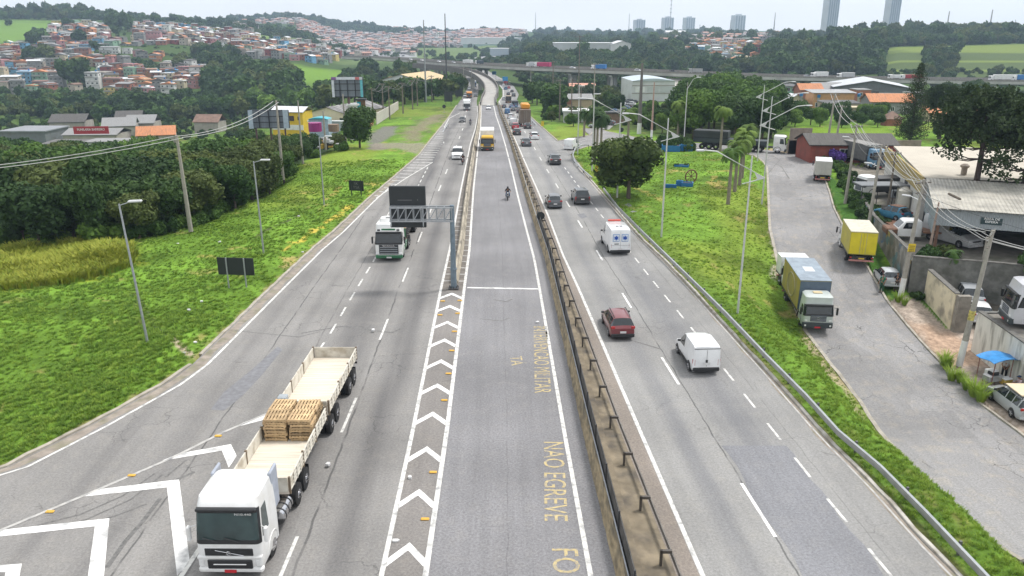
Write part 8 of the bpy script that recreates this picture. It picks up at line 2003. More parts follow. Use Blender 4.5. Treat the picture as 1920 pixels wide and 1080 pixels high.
for(px,py,s,kd,lab)in((190,452,1.25,'light','tall tuft of reed grass at the wood edge'),(225,448,1.1,'light','tall tuft of reed grass at the wood edge'),(285,442,1.2,'mid','leafy shrub at the wood edge'),(310,437,1.0,'mid','leafy shrub at the wood edge'),(335,430,1.1,'light','leafy shrub at the wood edge'),(390,415,1.2,'mid','leafy shrub at the wood edge'),(410,402,1.0,'light','leafy shrub at the wood edge'),(10,460,1.2,'mid','leafy shrub at the wood edge'),(100,462,.7,'light','leafy shrub at the wood edge'),(445,385,1.0,'mid','leafy shrub at the wood edge'),(480,368,1.0,'light','leafy shrub at the wood edge'),(540,325,.9,'mid','leafy shrub at the wood edge'),(590,296,.8,'light','leafy shrub at the wood edge'),(260,447,1.1,'mid','leafy shrub at the wood edge'),(365,425,1.0,'mid','leafy shrub at the wood edge')):
 p=on(px,py);bush(p,s*1.25,kd,lab,'shrubs at the wood edge')
bush(P(630,275),1.6,'olive','brownish shrub behind the white post');bush(P(642,282),1.1,'mid','small round bush beside the pale post')
tree(P(675,278),6.9,6.3,'dark','single dark tree on the left lawn in front of the gravel patch',name='lawn_tree')
MASS=[]
def belt(poly,n,md,h0,h1,kinds,label,group,lo=True,wfac=1.0,cap=None,mass=False):
 xs=[p[0]for p in poly];ysx=[p[1]for p in poly];got=[];t_=0
 while len(got)<n and t_<n*60:
  t_+=1;px=r.uniform(min(xs),max(xs));py=r.uniform(min(ysx),max(ysx))
  if not inpoly(poly,px,py):continue
  p=on(px,py)
  if any((q_.x-p.x)**2+(q_.y-p.y)**2<md*md for q_ in got):continue
  if mass and any(abs(a_-p.x)<5.5 and-3<p.y-b_<8 for a_,b_ in BLD):continue
  got.append(p);hh_=r.uniform(h0,h1);kd=r.choice(kinds)
  if cap:hh_=min(hh_,max(1.6,(py-cap)*p.y/1567*r.uniform(.75,1.0)))
  if mass:MASS.append((p.x,p.y,p.z-.8,hh_/8.0*fall(p.y)));continue
  tree(p,hh_,hh_*r.uniform(.9,1.15)*wfac,kd,label%{'dark':'dark','mid':'green','olive':'dull olive','light':'light green','pine':'blackish'}[kd],lo,group)
DK=['dark','dark','mid','olive']
BLD=[(o.location.x,o.location.y)for o in THINGS if o.get('category')in('building','tank','billboard','sign','shelter')]
belt([(-40,266),(200,270),(470,262),(470,215),(-40,215)],230,4,2.2,3.6,DK+['light'],'%s','x',mass=True)
belt([(-30,226),(200,232),(430,226),(430,200),(330,190),(200,192),(-30,190)],90,3.6,5.5,8,DK,'%s tree in the belt below the hillside houses','trees below the hillside houses',mass=True)
belt([(385,222),(520,228),(640,205),(700,200),(700,185),(560,195),(400,200)],40,4.5,6,8.5,DK+['light'],'%s tree in the valley behind the low billboard','valley trees')
belt([(395,203),(550,206),(550,165),(510,142),(420,140),(392,160)],48,4.5,9,13,['dark','dark','pine'],'%s tall tree of the big clump on the left slope','clump on the left slope',mass=True)
belt([(150,112),(230,108),(320,142),(330,156),(300,160),(220,140),(160,125)],90,3,1.8,3,['mid','olive','dark'],'%s low tree on the green slope between the houses','low trees between the hillside houses',mass=True)
belt([(335,130),(440,142),(450,106),(370,98)],34,4,6,9,DK,'%s tree of the clump among the upper houses','clump among the upper houses',mass=True)
for(px,py,h_,w_,kd,lab)in((62,122,8,9,'dark','dark round tree among the left houses'),(88,120,8.5,9,'olive','yellowish round tree among the left houses'),(132,168,12,10,'dark','tall dark tree beside the pale four-storey house'),(152,166,12,10,'dark','second tall dark tree beside the pale four-storey house'),(150,88,9,8,'dark','dark tree above the red brick house'),(180,100,6,6,'dark','small dark tree beside the long white house'),(62,88,8,8,'dark','tree at the foot of the green field'),(78,84,8,9,'mid','wide tree at the foot of the green field'),(215,58,12,11,'dark','large tree near the hill crest'),(240,60,12,9,'dark','second large tree near the hill crest'),(218,70,7,7,'dark','tree below the crest trees'),(18,50,5,5,'dark','lone bush tree on the green field'),(130,56,7,9,'mid','tree at the right edge of the green field'),(157,32,11,9,'pine','dark speckled tree on the crest'),(105,25,8,9,'dark','tree behind the small white crest house'),(400,55,9,9,'dark','tree above the right end of the houses'),(238,196,6,7,'dark','dark tree in front of the low grey white house'),(278,218,8,9,'dark','dark tree between orange roof and white house')):
 p=on(px,py);tree(p,h_*1.1,w_*1.1,kd,lab,True,'trees on the left hillside')
belt([(640,168),(780,178),(780,145),(700,140),(640,140)],60,4,3.5,6,DK,'%s tree on the grassy slope behind the billboard','slope trees behind the billboard',mass=True)
belt([(680,150),(780,160),(780,145),(690,136)],10,6,6,9,DK,'%s tree near the far roofs left of the viaduct','trees left of the viaduct',mass=True)
belt([(690,212),(790,195),(850,183),(850,168),(760,178),(690,190)],22,4.5,6,8.5,DK,'%s tree behind the pole row of the left lawn','trees behind the pole row',cap=142)
belt([(838,192),(866,181),(872,160),(850,158),(835,170)],7,3.5,7,9.5,['olive','mid'],'%s tree on the left verge before the viaduct','verge trees before the viaduct',cap=133)
belt([(985,205),(1040,215),(1060,190),(1040,165),(985,160)],16,4.5,6,9,DK,'%s tree right of the traffic queue','trees right of the queue',cap=150)
belt([(985,186),(1190,186),(1190,156),(985,154)],80,4.5,4,7,DK,'%s tree of the row before the viaduct','trees before the viaduct',cap=149,mass=True)
belt([(1120,200),(1180,215),(1180,172),(1120,168)],8,6,5,7,DK,'%s tree by the market street','trees by the market street',cap=160,mass=True)
belt([(1012,228),(1075,238),(1095,228),(1040,218)],9,3.5,2.2,3.8,['mid','olive','light'],'%s shrub tree behind the small green island','shrubs behind the island')
belt([(1292,262),(1340,266),(1445,272),(1445,240),(1420,205),(1340,200),(1292,215)],42,4.6,7.0,9.5,['dark','dark','mid','mid','light'],'%s tree of the right wood behind the lamps','trees of the right wood',False)
belt([(1195,243),(1292,262),(1292,225),(1205,215)],24,3.2,2.6,4.2,['mid','light','olive'],'%s shrub tree right of the dark double pole','shrubs at the junction',False)
belt([(1480,238),(1650,242),(1650,228),(1480,226)],22,3.2,2.8,4.6,['mid','light','mid','dark'],'%s shrub tree between the empty plot and the houses','shrubs behind the empty plot',False)
belt([(1300,180),(1440,192),(1440,165),(1330,158)],16,6,7,10,DK,'%s tree behind the right wood','trees behind the right wood',cap=150,mass=True)
belt([(1420,168),(1560,172),(1560,158),(1420,156)],12,6,5,7,DK,'%s tree near the right end of the viaduct','trees at the viaduct end',cap=148,mass=True)
belt([(1740,200),(1830,205),(1840,178),(1740,172)],5,5,4.5,6.5,['dark','dark','pine'],'%s tall tree behind the tall conifer','tall trees behind the conifer')
belt([(1690,258),(1925,272),(1925,235),(1690,236)],13,4,2.4,4.0,['mid','light','light'],'%s garden tree behind the cream roof','garden trees behind the cream roof',False)
LG_['round']=leafmat('leaf_round',(.05,.08,.02),(.15,.20,.04))
tree(P(1178,374),7.4,8.8,'round','big round tree on the green island, the nearest full tree',name='round_tree')
bush(P(1255,281),1.9,'mid','large leafy bush in the long blue planter');bush(P(1286,281),1.7,'dark','large leafy bush in the blue planter block');bush(P(1267,312),.35,'dark','small round bush left in the little planter');bush(P(1288,312),.35,'dark','small round bush right in the little planter')
for i in range(24):
 t=i/23;px=1556+(1618-1556)*t+(8 if i%2 else 0);py=312+(430-312)*t
 p=GP(px,py);p.x+=.9;kd=['mid','dark','mid','light'][i%4]
 if i>18:kd='dark'
 bush(p,.75+.25*t+.12*(i%3),kd,'leafy hedge bush along the street below the lorry yard','hedge along the street')
pf=GP(1560,308);bush(pf+Vector((1,1,.6)),1.15,'purple','purple flowering shrub at the top of the hedge',None,'flowering_shrub');bush(GP(1548,306)+Vector((.5,1,0)),1.1,'dark','clipped dark bush beside the purple shrub')
bush(P(1350,172),3.0,'purple','distant purple flowering tree near the sawtooth sheds',None,'flowering_tree','tree')
bush(GP(1718,563,.05)+Vector((.2,.3,0)),.55,'dark','low bush at the foot of the cream wall');
for(x,y,s,kd)in((44,62.0,1.7,'mid'),(46.5,61.2,1.6,'light'),(38.8,67.6,1.0,'olive'),(37.2,67.4,.9,'mid'),(49,60.5,1.5,'mid')):bush((x,y+1.0,0 if x>40 else 0),s,kd,'bush growing in front of the shed yard','bushes of the shed yard')
def palm_mesh(seed,nf,L_,droop):
 r_=random.Random(seed);V=[]
 for k in range(nf):
  a=2*math.pi*k/nf+r_.uniform(-.2,.2);el=r_.uniform(-.2,1.2);n=14;l_=L_*r_.uniform(.8,1.1);pos=Vector((0,0,0));dirv=Vector((math.cos(a)*math.cos(el),math.sin(a)*math.cos(el),math.sin(el)));sd=Vector((-math.sin(a),math.cos(a),0))
  for i in range(n):
   dirv=(dirv+Vector((0,0,-droop/n*(1+i*.12)))).normalized();nx_=pos+dirv*l_/n;ww=.55*math.sin(math.pi*(i+.8)/(n+1))+.05
   for s in(1,-1):
    t=sd*s*ww+Vector((0,0,-.25*ww))+dirv*.25*ww
    V+=[tuple(pos),tuple(nx_),tuple(nx_+t),tuple(pos+t*.9+dirv*.08)]
   pos=nx_
 return mesh_from_quads('fronds',np.array(V),LG_['palm'])
PM_=[palm_mesh(1,20,2.5,2.4),palm_mesh(2,18,2.7,2.0)]
def palm(px,py,h,label,k=1.0,kd='palm',group=None,base=None):
 p=base if base is not None else P(px,py);e=empty('palm_tree',label,'palm tree',p,r.uniform(0,6),group);q=MB();q.tube([(0,0,-.2),(0,0,h*.5),(0,0,h*.86),(0,0,h)],[.24,.19,.15,.12],9);q.build('trunk',BARKL,e,60)
 q=MB();q.tube([(0,0,h*.84),(0,0,h+.1)],[.17,.09],8);q.build('crownshaft',M('crownshaft',(.12,.20,.05),.6),e,60)
 c_=put('fronds',PM_[int(px)%2],e,(0,0,h),None,k);setmat(c_,LG_[kd])
palm(1113,298,7.0,'dark tall palm left in the palm trio',.95,'dark');palm(1119,288,7.0,'dark tall palm in the middle of the palm trio',.95,'dark');palm(1126,301,6.6,'dark tall palm right in the palm trio',.95,'dark')
palm(1177,271,5.8,'green palm beside the dark double pole',.95);palm(1270,262,6.5,'green palm in front of the right wood',1.0);palm(1350,286,7.0,'palm with a dry orange frond by the junction',1.0);palm(1400,288,4.2,'bright low palm in front of the parked white cab lorry',1.0);palm(1365,381,6.0,'nearest palm on the green island',.75,'mid');palm(1377,362,6.0,'second palm on the green island beside the nearest one',.85);palm(1386,350,6.2,'bright palm behind the two nearest palms',.9);palm(1391,335,6.0,'tallest bright palm of the island group',.95);palm(1095,257,4.5,'small palm at the edge of the small island',.8,'mid')
bp_=Vector((38.2,66.2,-3));palm(1700,480,4.2,'small drooping palm by the utility pole with the yellow notice',.5,'mid',None,bp_)
def tuft(V,c,s,n,rg):
 d=rg.normal(size=(n,3));d/=np.linalg.norm(d,axis=1)[:,None];P_=np.array(c)+d*s*rg.uniform(.3,1,(n,1));N_=np.cross(d,rg.normal(size=(n,3)));N_/=np.linalg.norm(N_,axis=1)[:,None];V.append(quads(P_,N_,np.full(n,.16*s/.8),rg))
def araucaria(p,h,label,seed,cw=5.6,low=True,dens=1.0,k0=.55):
 rg=np.random.default_rng(seed);rr_=random.Random(seed);e=empty('parana_pine',label,'tree',p);V=[];q=MB();q.tube([(0,0,-.5),(.1,0,h*.5),(0,.1,h)],[.36,.28,.12],9)
 levels=[(k0,.95,7,.5),(k0+.08,.85,7,.65),(.72,.95,9,.9),(.80,1.0,10,1.05),(.87,.92,10,1.1),(.93,.7,9,1.1),(.985,.4,7,1.0)]
 for(f,rr0,nb,dn)in levels:
  if not low and f<.7:continue
  for k in range(nb):
   a=2*math.pi*k/nb+rr_.uniform(-.25,.25);L_=cw*rr0*rr_.uniform(.8,1.08);z=h*f
   pts=[(0,0,z)]+[(math.cos(a)*L_*t,math.sin(a)*L_*t,z-.35*math.sin(t*2.2)+.9*t*t)for t in(.35,.7,1)]
   q.tube(pts,[.08,.06,.045,.03],5)
   for t in((.62,.8,1.0)if f>.7 else(.85,1.0)):
    for m_ in range(3 if f>.7 else 2):
     c_=(math.cos(a)*L_*t+rr_.uniform(-.6,.6),math.sin(a)*L_*t+rr_.uniform(-.6,.6),z-.35*math.sin(t*2.2)+.9*t*t+rr_.uniform(-.1,.45))
     tuft(V,c_,rr_.uniform(.55,.85),int(85*dn*dens),rg)
 q.build('trunk',M('pine_bark',(.07,.05,.045),.9,.2,5),e,60);o=put('crown',mesh_from_quads('crown',np.concatenate(V),LG_['pine']),e)
pb1=Vector((47.8,81.3,-.3));araucaria(pb1,13.3,'large dark pine with umbrella crown above the cream roof',3,4.6,True,.36)
pb2=Vector((51.7,79.7,-.3));araucaria(pb2,12.2,'second dark pine cut by the right frame edge',8,4.0,True,.36,.45)
araucaria(on(1760,262),8.5,'small flat topped pine beside the tall conifer',12,3.4,False)
def conifer(p,h,label,seed=1):
 rg=np.random.default_rng(seed);rr_=random.Random(seed);e=empty('conifer',label,'tree',p);V=[];q=MB();q.tube([(0,0,-.4),(0,0,h)],[.3,.05],8)
 for lv in range(24):
  t=lv/23;z=h*(.12+.87*t);L_=3.0*(1-t)**.85*(1 if t>.12 else .8)+.25
  for k in range(6):
   a=2*math.pi*k/6+lv*.5;q.tube([(0,0,z),(math.cos(a)*L_,math.sin(a)*L_,z+L_*.25)],[.04,.02],4)
   for m_ in range(max(2,int(L_*2.6))):s=(m_+1)/max(2,int(L_*2.6));tuft(V,(math.cos(a)*L_*s+rr_.uniform(-.15,.15),math.sin(a)*L_*s+rr_.uniform(-.15,.15),z+L_*.25*s),.42,16,rg)
 q.build('trunk',MATS['pine_bark'],e,60);put('crown',mesh_from_quads('crown',np.concatenate(V),LG_['pine']),e)
conifer(Vector((U(1738,138),138,0)),14.0,'tall slender conifer standing before the tiled roofs')
# masses: far woods and grass
def gn_scatter(name,pts,sources,scales,label,cat):
 """one object: points that carry instances of the source meshes"""
 me=bpy.data.meshes.new(name);me.vertices.add(len(pts));me.vertices.foreach_set('co',np.array(pts,'f').ravel())
 a=me.attributes.new('sc','FLOAT','POINT');a.data.foreach_set('value',np.array(scales,'f'));a=me.attributes.new('pick','INT','POINT');a.data.foreach_set('value',np.random.default_rng(1).integers(0,len(sources),len(pts)).astype('i'))
 a=me.attributes.new('rz','FLOAT','POINT');a.data.foreach_set('value',np.random.default_rng(2).uniform(0,6.28,len(pts)).astype('f'));me.update()
 o=put(name,me);tag(o,label,cat,kind='stuff')
 ng=bpy.data.node_groups.new(name,'GeometryNodeTree');ng.interface.new_socket('Geometry',in_out='INPUT',socket_type='NodeSocketGeometry');ng.interface.new_socket('Geometry',in_out='OUTPUT',socket_type='NodeSocketGeometry')
 N=ng.nodes;L=ng.links;gi=N.new('NodeGroupInput');go=N.new('NodeGroupOutput');jn=N.new('GeometryNodeJoinGeometry')
 def at_(nm,ty):n=N.new('GeometryNodeInputNamedAttribute');n.data_type=ty;n.inputs['Name'].default_value=nm;return n.outputs['Attribute']
 pick=at_('pick','INT');sc=at_('sc','FLOAT');rz=at_('rz','FLOAT');cx=N.new('ShaderNodeCombineXYZ');L.new(rz,cx.inputs[2])
 for i,s in enumerate(sources):
  m2=bpy.data.objects.get(s)
  oi=N.new('GeometryNodeObjectInfo');oi.inputs['Object'].default_value=m2;oi.transform_space='ORIGINAL';oi.inputs['As Instance'].default_value=True
  ip=N.new('GeometryNodeInstanceOnPoints');L.new(gi.outputs[0],ip.inputs['Points']);L.new(oi.outputs['Geometry'],ip.inputs['Instance']);eq=N.new('FunctionNodeCompare');eq.data_type='INT';eq.operation='EQUAL';L.new(pick,eq.inputs[2]);eq.inputs[3].default_value=i;L.new(eq.outputs[0],ip.inputs['Selection']);L.new(sc,ip.inputs['Scale']);L.new(cx.outputs[0],ip.inputs['Rotation']);L.new(ip.outputs[0],jn.inputs[0])
 L.new(jn.outputs[0],go.inputs[0]);md=o.modifiers.new('scatter','NODES');md.node_group=ng;return o
src=[]
for i,(px,py)in enumerate(((1490,120),(1520,110),(1560,100),(1600,95))):
 e=tree(on(px,py),11,11,['dark','mid','dark','olive'][i],'blue hazed tree standing on the wooded right slope',True,'trees standing on the right slope')
 c_=[o for o in bpy.data.objects if o.parent==e and o.name.startswith('crown')][0]
 me2=LO[i][0].copy();me2.materials.clear();me2.materials.append(LG_[['dark','mid','dark','olive'][i]]);c_.data=me2;c_.material_slots[0].link='DATA';src.append(c_.name)
belt([(1020,226),(1130,236),(1150,215),(1120,196),(1020,196)],40,2.8,1.6,3.0,DK+['light'],'%s','x',mass=True)
belt([(1170,236),(1240,250),(1240,214),(1195,200),(1190,215)],30,2.8,1.6,3.0,DK+['light'],'%s','x',mass=True)
fp_,fs_=[m_[:3]for m_ in MASS],[m_[3]for m_ in MASS]
HP=[o.location.copy()for o in THINGS if o.get('category')in('house','building','tower block')]
HPn=np.array([(p.x,p.y)for p in HP])
def fw(u0,u1,y0,y1,n,s0=1.0,s1=1.5,prob=None,clr=9):
 k=0;t_=0;n=int(n*1.7);s0*=.95;s1*=.95
 while k<n and t_<n*8:
  t_+=1;y=r.uniform(y0,y1);u=r.uniform(u0,u1)
  if vnoise(np.array([u*1.0]),np.array([y*1.0]),35,91)[0]<(prob or 0):continue
  x=U(u,y)
  if((HPn[:,0]-x)**2+(HPn[:,1]-y)**2).min()<clr*clr:continue
  fp_.append((x,y,H(x,y)-1.5));fs_.append(r.uniform(s0,s1)*(1.55 if r.random()<.05 else 1));k+=1
HB_=None
fw(-80,300,655,800,420,1.2,1.9);fw(250,480,660,1000,380,1.1,1.7);fw(440,660,640,900,240,1.0,1.7,.45);fw(430,640,1150,1420,700,1.3,2.0);fw(600,800,1150,1330,420,1.2,1.8);fw(780,960,1380,1500,120,1.1,1.7)
fw(650,940,540,900,130,.8,1.2,.6);fw(820,990,430,560,90,.9,1.3,.35);fw(960,1290,405,462,330,1.0,1.5);fw(980,1200,500,660,170,1.0,1.6,.2);fw(940,1320,660,1000,500,1.1,1.9,.15);fw(1190,1330,350,640,360,1.0,1.6,.2);fw(1330,1480,345,640,200,.9,1.4,.35)
fw(1440,1660,345,520,620,1.1,1.9);fw(1560,1680,440,600,200,1.2,1.8);fw(1640,2040,445,640,900,1.2,1.9);fw(1440,1700,600,900,250,1.0,1.6,.3);fw(1660,2040,338,345,36,.5,.9);fw(1320,1420,640,1300,160,1.2,1.8,.3);fw(1000,1340,1200,1500,260,1.3,2.2,.2)
fw(1740,1800,330,400,26,.9,1.5);fw(130,340,345,420,90,.6,1.0,.1,7);fw(60,200,430,560,60,.5,.9,.3,7);fw(100,520,360,640,150,.5,1.0,.2,7);fw(620,960,860,1150,130,.8,1.3,.3);fw(960,1450,300,400,120,.7,1.1,.4);fw(1450,1960,270,335,100,.5,.9,.3)
keep=[i for i,(x,y,z)in enumerate(fp_)if i<len(MASS)or not(y<440 and U(840,y)<x<U(965,y))and min((p.x-x)**2+(p.y+7-y)**2 for p in line[::4])>330]
gn_scatter('far_woods',[fp_[i]for i in keep],src,[fs_[i]for i in keep],'hazy wooded slopes and tree masses on the far hills','woods')
print('far',len(keep),sum(1 for o in THINGS if o.name.startswith('broadleaf')))
GRM=leafmat('grass_blades',(.17,.28,.035),(.30,.41,.06));GRD=leafmat('grass_blades_dark',(.10,.19,.025),(.19,.30,.04));GRY=leafmat('grass_blades_dry',(.22,.27,.03),(.42,.42,.07))
def tuft_mesh(seed,n,s,mat):
 rg=random.Random(seed);V=[]
 for k in range(n):
  a=rg.uniform(0,6.28);d=rg.uniform(0,.22);x,y=math.cos(a)*d,math.sin(a)*d;l_=s*rg.uniform(.6,1.2);lx,ly=math.cos(a)*l_*.55,math.sin(a)*l_*.55;w_=.022;px_,py_=-math.sin(a)*w_,math.cos(a)*w_
  V+=[(x-px_,y-py_,-.05),(x+px_,y+py_,-.05),(x+lx*.5+px_*.7,y+ly*.5+py_*.7,l_*.6),(x+lx*.5-px_*.7,y+ly*.5-py_*.7,l_*.6)]
  V+=[(x+lx*.5-px_*.7,y+ly*.5-py_*.7,l_*.6),(x+lx*.5+px_*.7,y+ly*.5+py_*.7,l_*.6),(x+lx+px_*.2,y+ly+py_*.2,l_*.85),(x+lx-px_*.2,y+ly-py_*.2,l_*.85)]
 return mesh_from_quads('grass_tuft',np.array(V),mat)
gs_=[]
WD_=[tuft_mesh(70+k,150,.95,GRM)for k in range(2)]
for k,(px,py,s)in enumerate(((1775,692,.42),(1784,712,.45),(1800,716,.4),(1812,730,.4),(1826,742,.55),(1838,752,.5),(1684,566,.4),(1695,572,.35),(1770,685,.5))):o=put('weed_tuft',WD_[k%2],None,GP(px,py,.05),k*1.3,s*2.3);tag(o,'weedy grass clump growing at the pavement kerb','weed','weeds at the pavement kerb')
for i,(mt,lab,p)in enumerate(((GRM,'fresh grass tuft',P(240,700)),(GRD,'dark grass tuft',P(60,600)),(GRY,'yellow grass tuft',P(120,500)),(GRM,'loose grass tuft',P(330,600)),(GRD,'small grass clump',P(180,650)))):
 o=put('grass_tuft',tuft_mesh(i,26,.30+.05*(i%3),mt),None,p);tag(o,lab+' on the near left verge','grass tuft',kind='stuff');gs_.append(o.name)
def grass(name,n,test,srcs,label,y0,y1,u0,u1,s0=.6,s1=1.2,bias=1.0):
 yv=y0+(y1-y0)*rng.random(n)**bias;uv_=rng.uniform(u0,u1,n);x=(uv_-960)/1567*yv;d=roaddist(x,yv);ok=(d>.35)&test(x,yv,uv_)
 x,yv=x[ok],yv[ok];den=vnoise(x,yv,2.6,77)*vnoise(x,yv,9,78)*2;k=rng.random(len(x))<.25+den;x,yv=x[k],yv[k]
 z=Hbase(x,yv)+.05+(vnoise(x,yv,2.3,1)-.5)*.22+(vnoise(x,yv,.9,2)-.5)*.09+(vnoise(x,yv,7,3)-.5)*.5
 nd=smooth(.2,2.5,roaddist(x,yv));z=Hbase(x,yv)+.05+(z-Hbase(x,yv)-.05)*nd*np.clip(1-yv/400,0,1)
 gn_scatter(name,np.stack([x,yv,z],1),srcs,rng.uniform(s0,s1,len(x))*(.7+.7*vnoise(x,yv,3.3,79)),label,'grass')
yel=GL([(-200,470),(0,462),(150,455),(250,470),(240,500),(120,530),(0,545),(-200,550)]);yx=lambda x,y:sgd_poly(yel,x,y)
grass('left_grass',80000,lambda x,y,u:(x<LCs(y))&(yx(x,y)>0),[gs_[0],gs_[1],gs_[3],gs_[4],gs_[1]],'rough green grass of the left verge',30,125,-620,780,.32,.66,1.3)
grass('yellow_grass',16000,lambda x,y,u:(yx(x,y)<0),[gs_[2],gs_[2],gs_[0]],'tall yellowish grass beside the left wood',55,76,-400,260,1.3,2.3)
grass('right_grass',70000,lambda x,y,u:(x>RCs(y))&(x<np.where(y<118,SLf(np.clip(y,20,118)),999))&(y<138),[gs_[0],gs_[3],gs_[0],gs_[4],gs_[3]],'green grass of the strip and island right of the motorway',24,138,1050,2250,.28,.6,1.4)
grass('hedge_grass',9000,lambda x,y,u:(x>SRf(y)+.3)&(x<SRf(y)+3.2)&(DRtest(x,y)),[gs_[0],gs_[1]],'grass at the foot of the hedge and yard walls',60,122,1500,1760,.5,1.1)if False else None
# the land falls away beyond 130 m
# Everything above is drawn on a plan whose datum is level. The real valley drops beyond the junction, so the plan
bpy.context.view_layer.update()
KEEP={'car','lorry','van','motorcycle','person','truck'}
kids={}
for o in bpy.data.objects:
 if o.parent is not None:kids.setdefault(o.parent.name,[]).append(o)
def desc(o):
 out=[]
 for k in kids.get(o.name,[]):out.append(k);out+=desc(k)
 return out
def drop(v):
 f=fall(v[1]);return Vector((v[0]*f,v[1]*f,HC+(v[2]-HC)*f))
def drop_mesh(o,W):
 me=o.data
 if me.users>1:me=me.copy();o.data=me
 n=len(me.vertices);a=np.empty(n*3,'f');me.vertices.foreach_get('co',a);a=a.reshape(-1,3).astype(float);W=np.array(W)
 a=a@W[:3,:3].T+W[:3,3]
 f=np.interp(a[:,1],[0,128,140,155,175,200,230,260,300,400,9000],[1,1,1.02,1.08,1.2,1.36,1.48,1.57,1.65,1.75,1.75])[:,None]
 a=np.concatenate([a[:,:2]*f,HC+(a[:,2:]-HC)*f],1)
 Wi=np.linalg.inv(W);a=a@Wi[:3,:3].T+Wi[:3,3]
 me.vertices.foreach_set('co',a.astype('f').ravel());me.update()
for root in[o for o in bpy.data.objects if o.parent is None]:
 ch=[root]+desc(root);ys_=[]
 for o in ch:
  if o.type=='MESH' and len(o.data.vertices):
   bb=[o.matrix_world@Vector(c)for c in o.bound_box];ys_+=[min(b[1]for b in bb),max(b[1]for b in bb)]
 if not ys_ or max(ys_)<128:continue
 longish=max(ys_)-min(ys_)>45 or(root.type=='MESH' and root.location.length<.01)
 cat_=root.get('category')
 if not longish:
  y=root.location.y
  if y<128:continue
  f=fall(y);root.location=drop(root.location)
  if not(cat_ in KEEP or(cat_=='house' and str(root.get('group','')).startswith('houses of'))):root.scale=[s*f for s in root.scale]
 else:
  W0={o.name:o.matrix_world.copy()for o in ch}
  for o in ch:
   W=W0[o.name]
   if o.type=='MESH' and len(o.data.vertices):
    bb=[W@Vector(c)for c in o.bound_box]
    if o.parent is None or max(b[1]for b in bb)-min(b[1]for b in bb)>6 or W.translation.length<.01 or(W.translation-W0[root.name].translation).length<.01:drop_mesh(o,W)
    else:
     p=W.translation
     if p.y>128:f=fall(p.y);o.location=o.location+(drop(p)-p);o.scale=[s*f for s in o.scale]
bpy.context.view_layer.update()
_proj=proj
# camera, sky, sun
cd=bpy.data.cameras.new('camera');cam=bpy.data.objects.new('camera',cd);COL.objects.link(cam)
cd.sensor_width=36;cd.lens=F/1920*36;cd.clip_start=.5;cd.clip_end=20000
cam.location=(0,0,HC);cam.rotation_euler=(math.pi/2-TH,0,0);SC.camera=cam
w=bpy.data.worlds.new('World');SC.world=w;w.use_nodes=True
nt=w.node_tree;N=nt.nodes;L=nt.links
for n in list(N):N.remove(n)
SUN_EL,SUN_AZ=R(62),R(62)
sky=N.new('ShaderNodeTexSky');sky.sky_type='NISHITA';sky.sun_disc=False;sky.sun_elevation=SUN_EL;sky.sun_rotation=SUN_AZ
sky.air_density=1.0;sky.dust_density=3.0;sky.ozone_density=1.0
hs=N.new('ShaderNodeHueSaturation');hs.inputs['Saturation'].default_value=.55;L.new(sky.outputs[0],hs.inputs['Color'])
tc=N.new('ShaderNodeTexCoord');mp=N.new('ShaderNodeMapping');mp.inputs['Scale'].default_value=(1,1,5);L.new(tc.outputs['Generated'],mp.inputs[0])
nz=N.new('ShaderNodeTexNoise');nz.inputs['Scale'].default_value=2.0;nz.inputs['Detail'].default_value=6;L.new(mp.outputs[0],nz.inputs['Vector'])
cr=N.new('ShaderNodeMapRange');cr.inputs[1].default_value=.3;cr.inputs[2].default_value=.7;cr.inputs[3].default_value=.80;cr.inputs[4].default_value=.96;L.new(nz.outputs['Fac'],cr.inputs[0])
mx=N.new('ShaderNodeMix');mx.data_type='RGBA';L.new(cr.outputs[0],mx.inputs[0]);L.new(hs.outputs[0],mx.inputs[6]);mx.inputs[7].default_value=(CLOUD[0],CLOUD[1],CLOUD[2],1)
bg=N.new('ShaderNodeBackground');bg.inputs['Strength'].default_value=.1;L.new(mx.outputs[2],bg.inputs['Color'])
wo=N.new('ShaderNodeOutputWorld');L.new(bg.outputs[0],wo.inputs['Surface'])
ld=bpy.data.lights.new('sun','SUN');ld.energy=2.6;ld.angle=R(10);ld.color=(1,.965,.92)
lo=bpy.data.objects.new('sun',ld);COL.objects.link(lo)
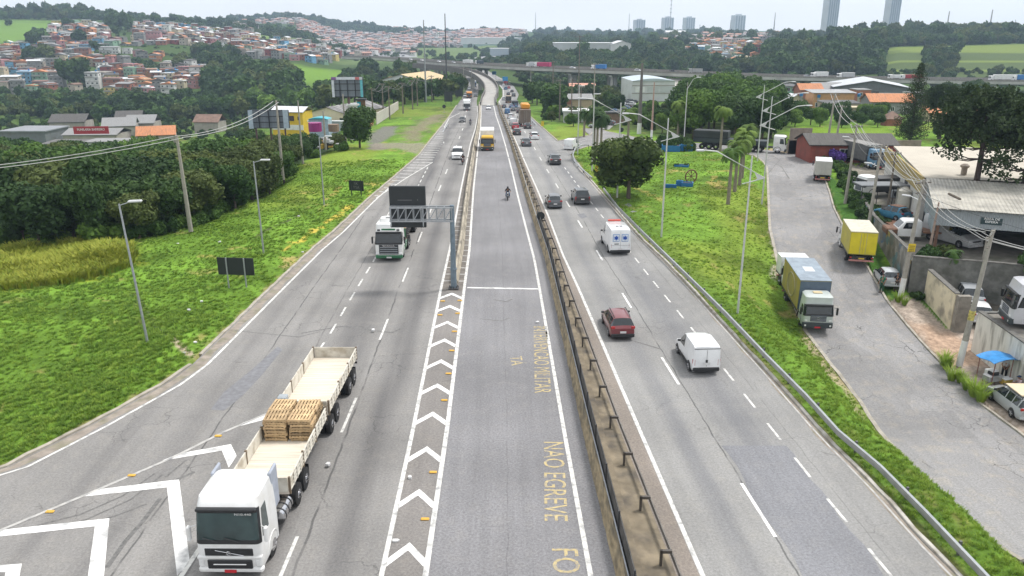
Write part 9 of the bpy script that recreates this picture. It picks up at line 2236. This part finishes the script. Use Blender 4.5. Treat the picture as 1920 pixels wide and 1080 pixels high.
dv=Vector((math.sin(SUN_AZ)*math.cos(SUN_EL),math.cos(SUN_AZ)*math.cos(SUN_EL),math.sin(SUN_EL)))
lo.rotation_euler=dv.to_track_quat('Z','Y').to_euler();lo.location=(60,60,120)
if HAZE:
 hb=MB();hb.box(-3800,4800,-30,3080,-42,190)
 m=bpy.data.materials.new('haze_air');m.use_nodes=True;n_=m.node_tree.nodes
 for n in list(n_):n_.remove(n)
 pv=n_.new('ShaderNodeVolumePrincipled');pv.inputs['Color'].default_value=(.60,.78,1.0,1);pv.inputs['Density'].default_value=HAZE;pv.inputs['Anisotropy'].default_value=.2
 oo=n_.new('ShaderNodeOutputMaterial');m.node_tree.links.new(pv.outputs[0],oo.inputs['Volume'])
 ho=hb.build('haze',m);tag(ho,None,None,kind='stuff')
SC.view_settings.view_transform='Standard';SC.view_settings.look='None';SC.view_settings.gamma=1;SC.view_settings.exposure=EXPO
SC.render.engine='CYCLES';c=SC.cycles
c.use_denoising=True
try:c.denoiser='OPENIMAGEDENOISE'
except Exception:pass
c.max_bounces=5;c.diffuse_bounces=2;c.glossy_bounces=2;c.transmission_bounces=2;c.volume_bounces=0;c.transparent_max_bounces=8
c.use_adaptive_sampling=True;c.adaptive_threshold=.02
c.volume_step_rate=1
# labels that would repeat get their place in the picture
bpy.context.view_layer.update()
ORD='first second third fourth fifth sixth seventh eighth ninth tenth eleventh twelfth thirteenth fourteenth fifteenth sixteenth seventeenth eighteenth nineteenth'.split()
TENS={2:'twent',3:'thirt',4:'fort',5:'fift',6:'sixt',7:'sevent',8:'eight',9:'ninet'}
def ordn(i):
 if i<19:return ORD[i]
 n=i+1
 h=''
 if n>=100:return 'number %d'%n
 return TENS[n//10]+('ieth' if n%10==0 else 'y-'+ORD[n%10-1])
byl={}
for o in THINGS:byl.setdefault(o['label'],[]).append(o)
for lab,os_ in byl.items():
 if len(os_)<2:continue
 os_=sorted(os_,key=lambda o:proj(*o.matrix_world.translation)[0])
 for k,o in enumerate(os_):o['label']=lab+', '+ordn(k)+' from the left'
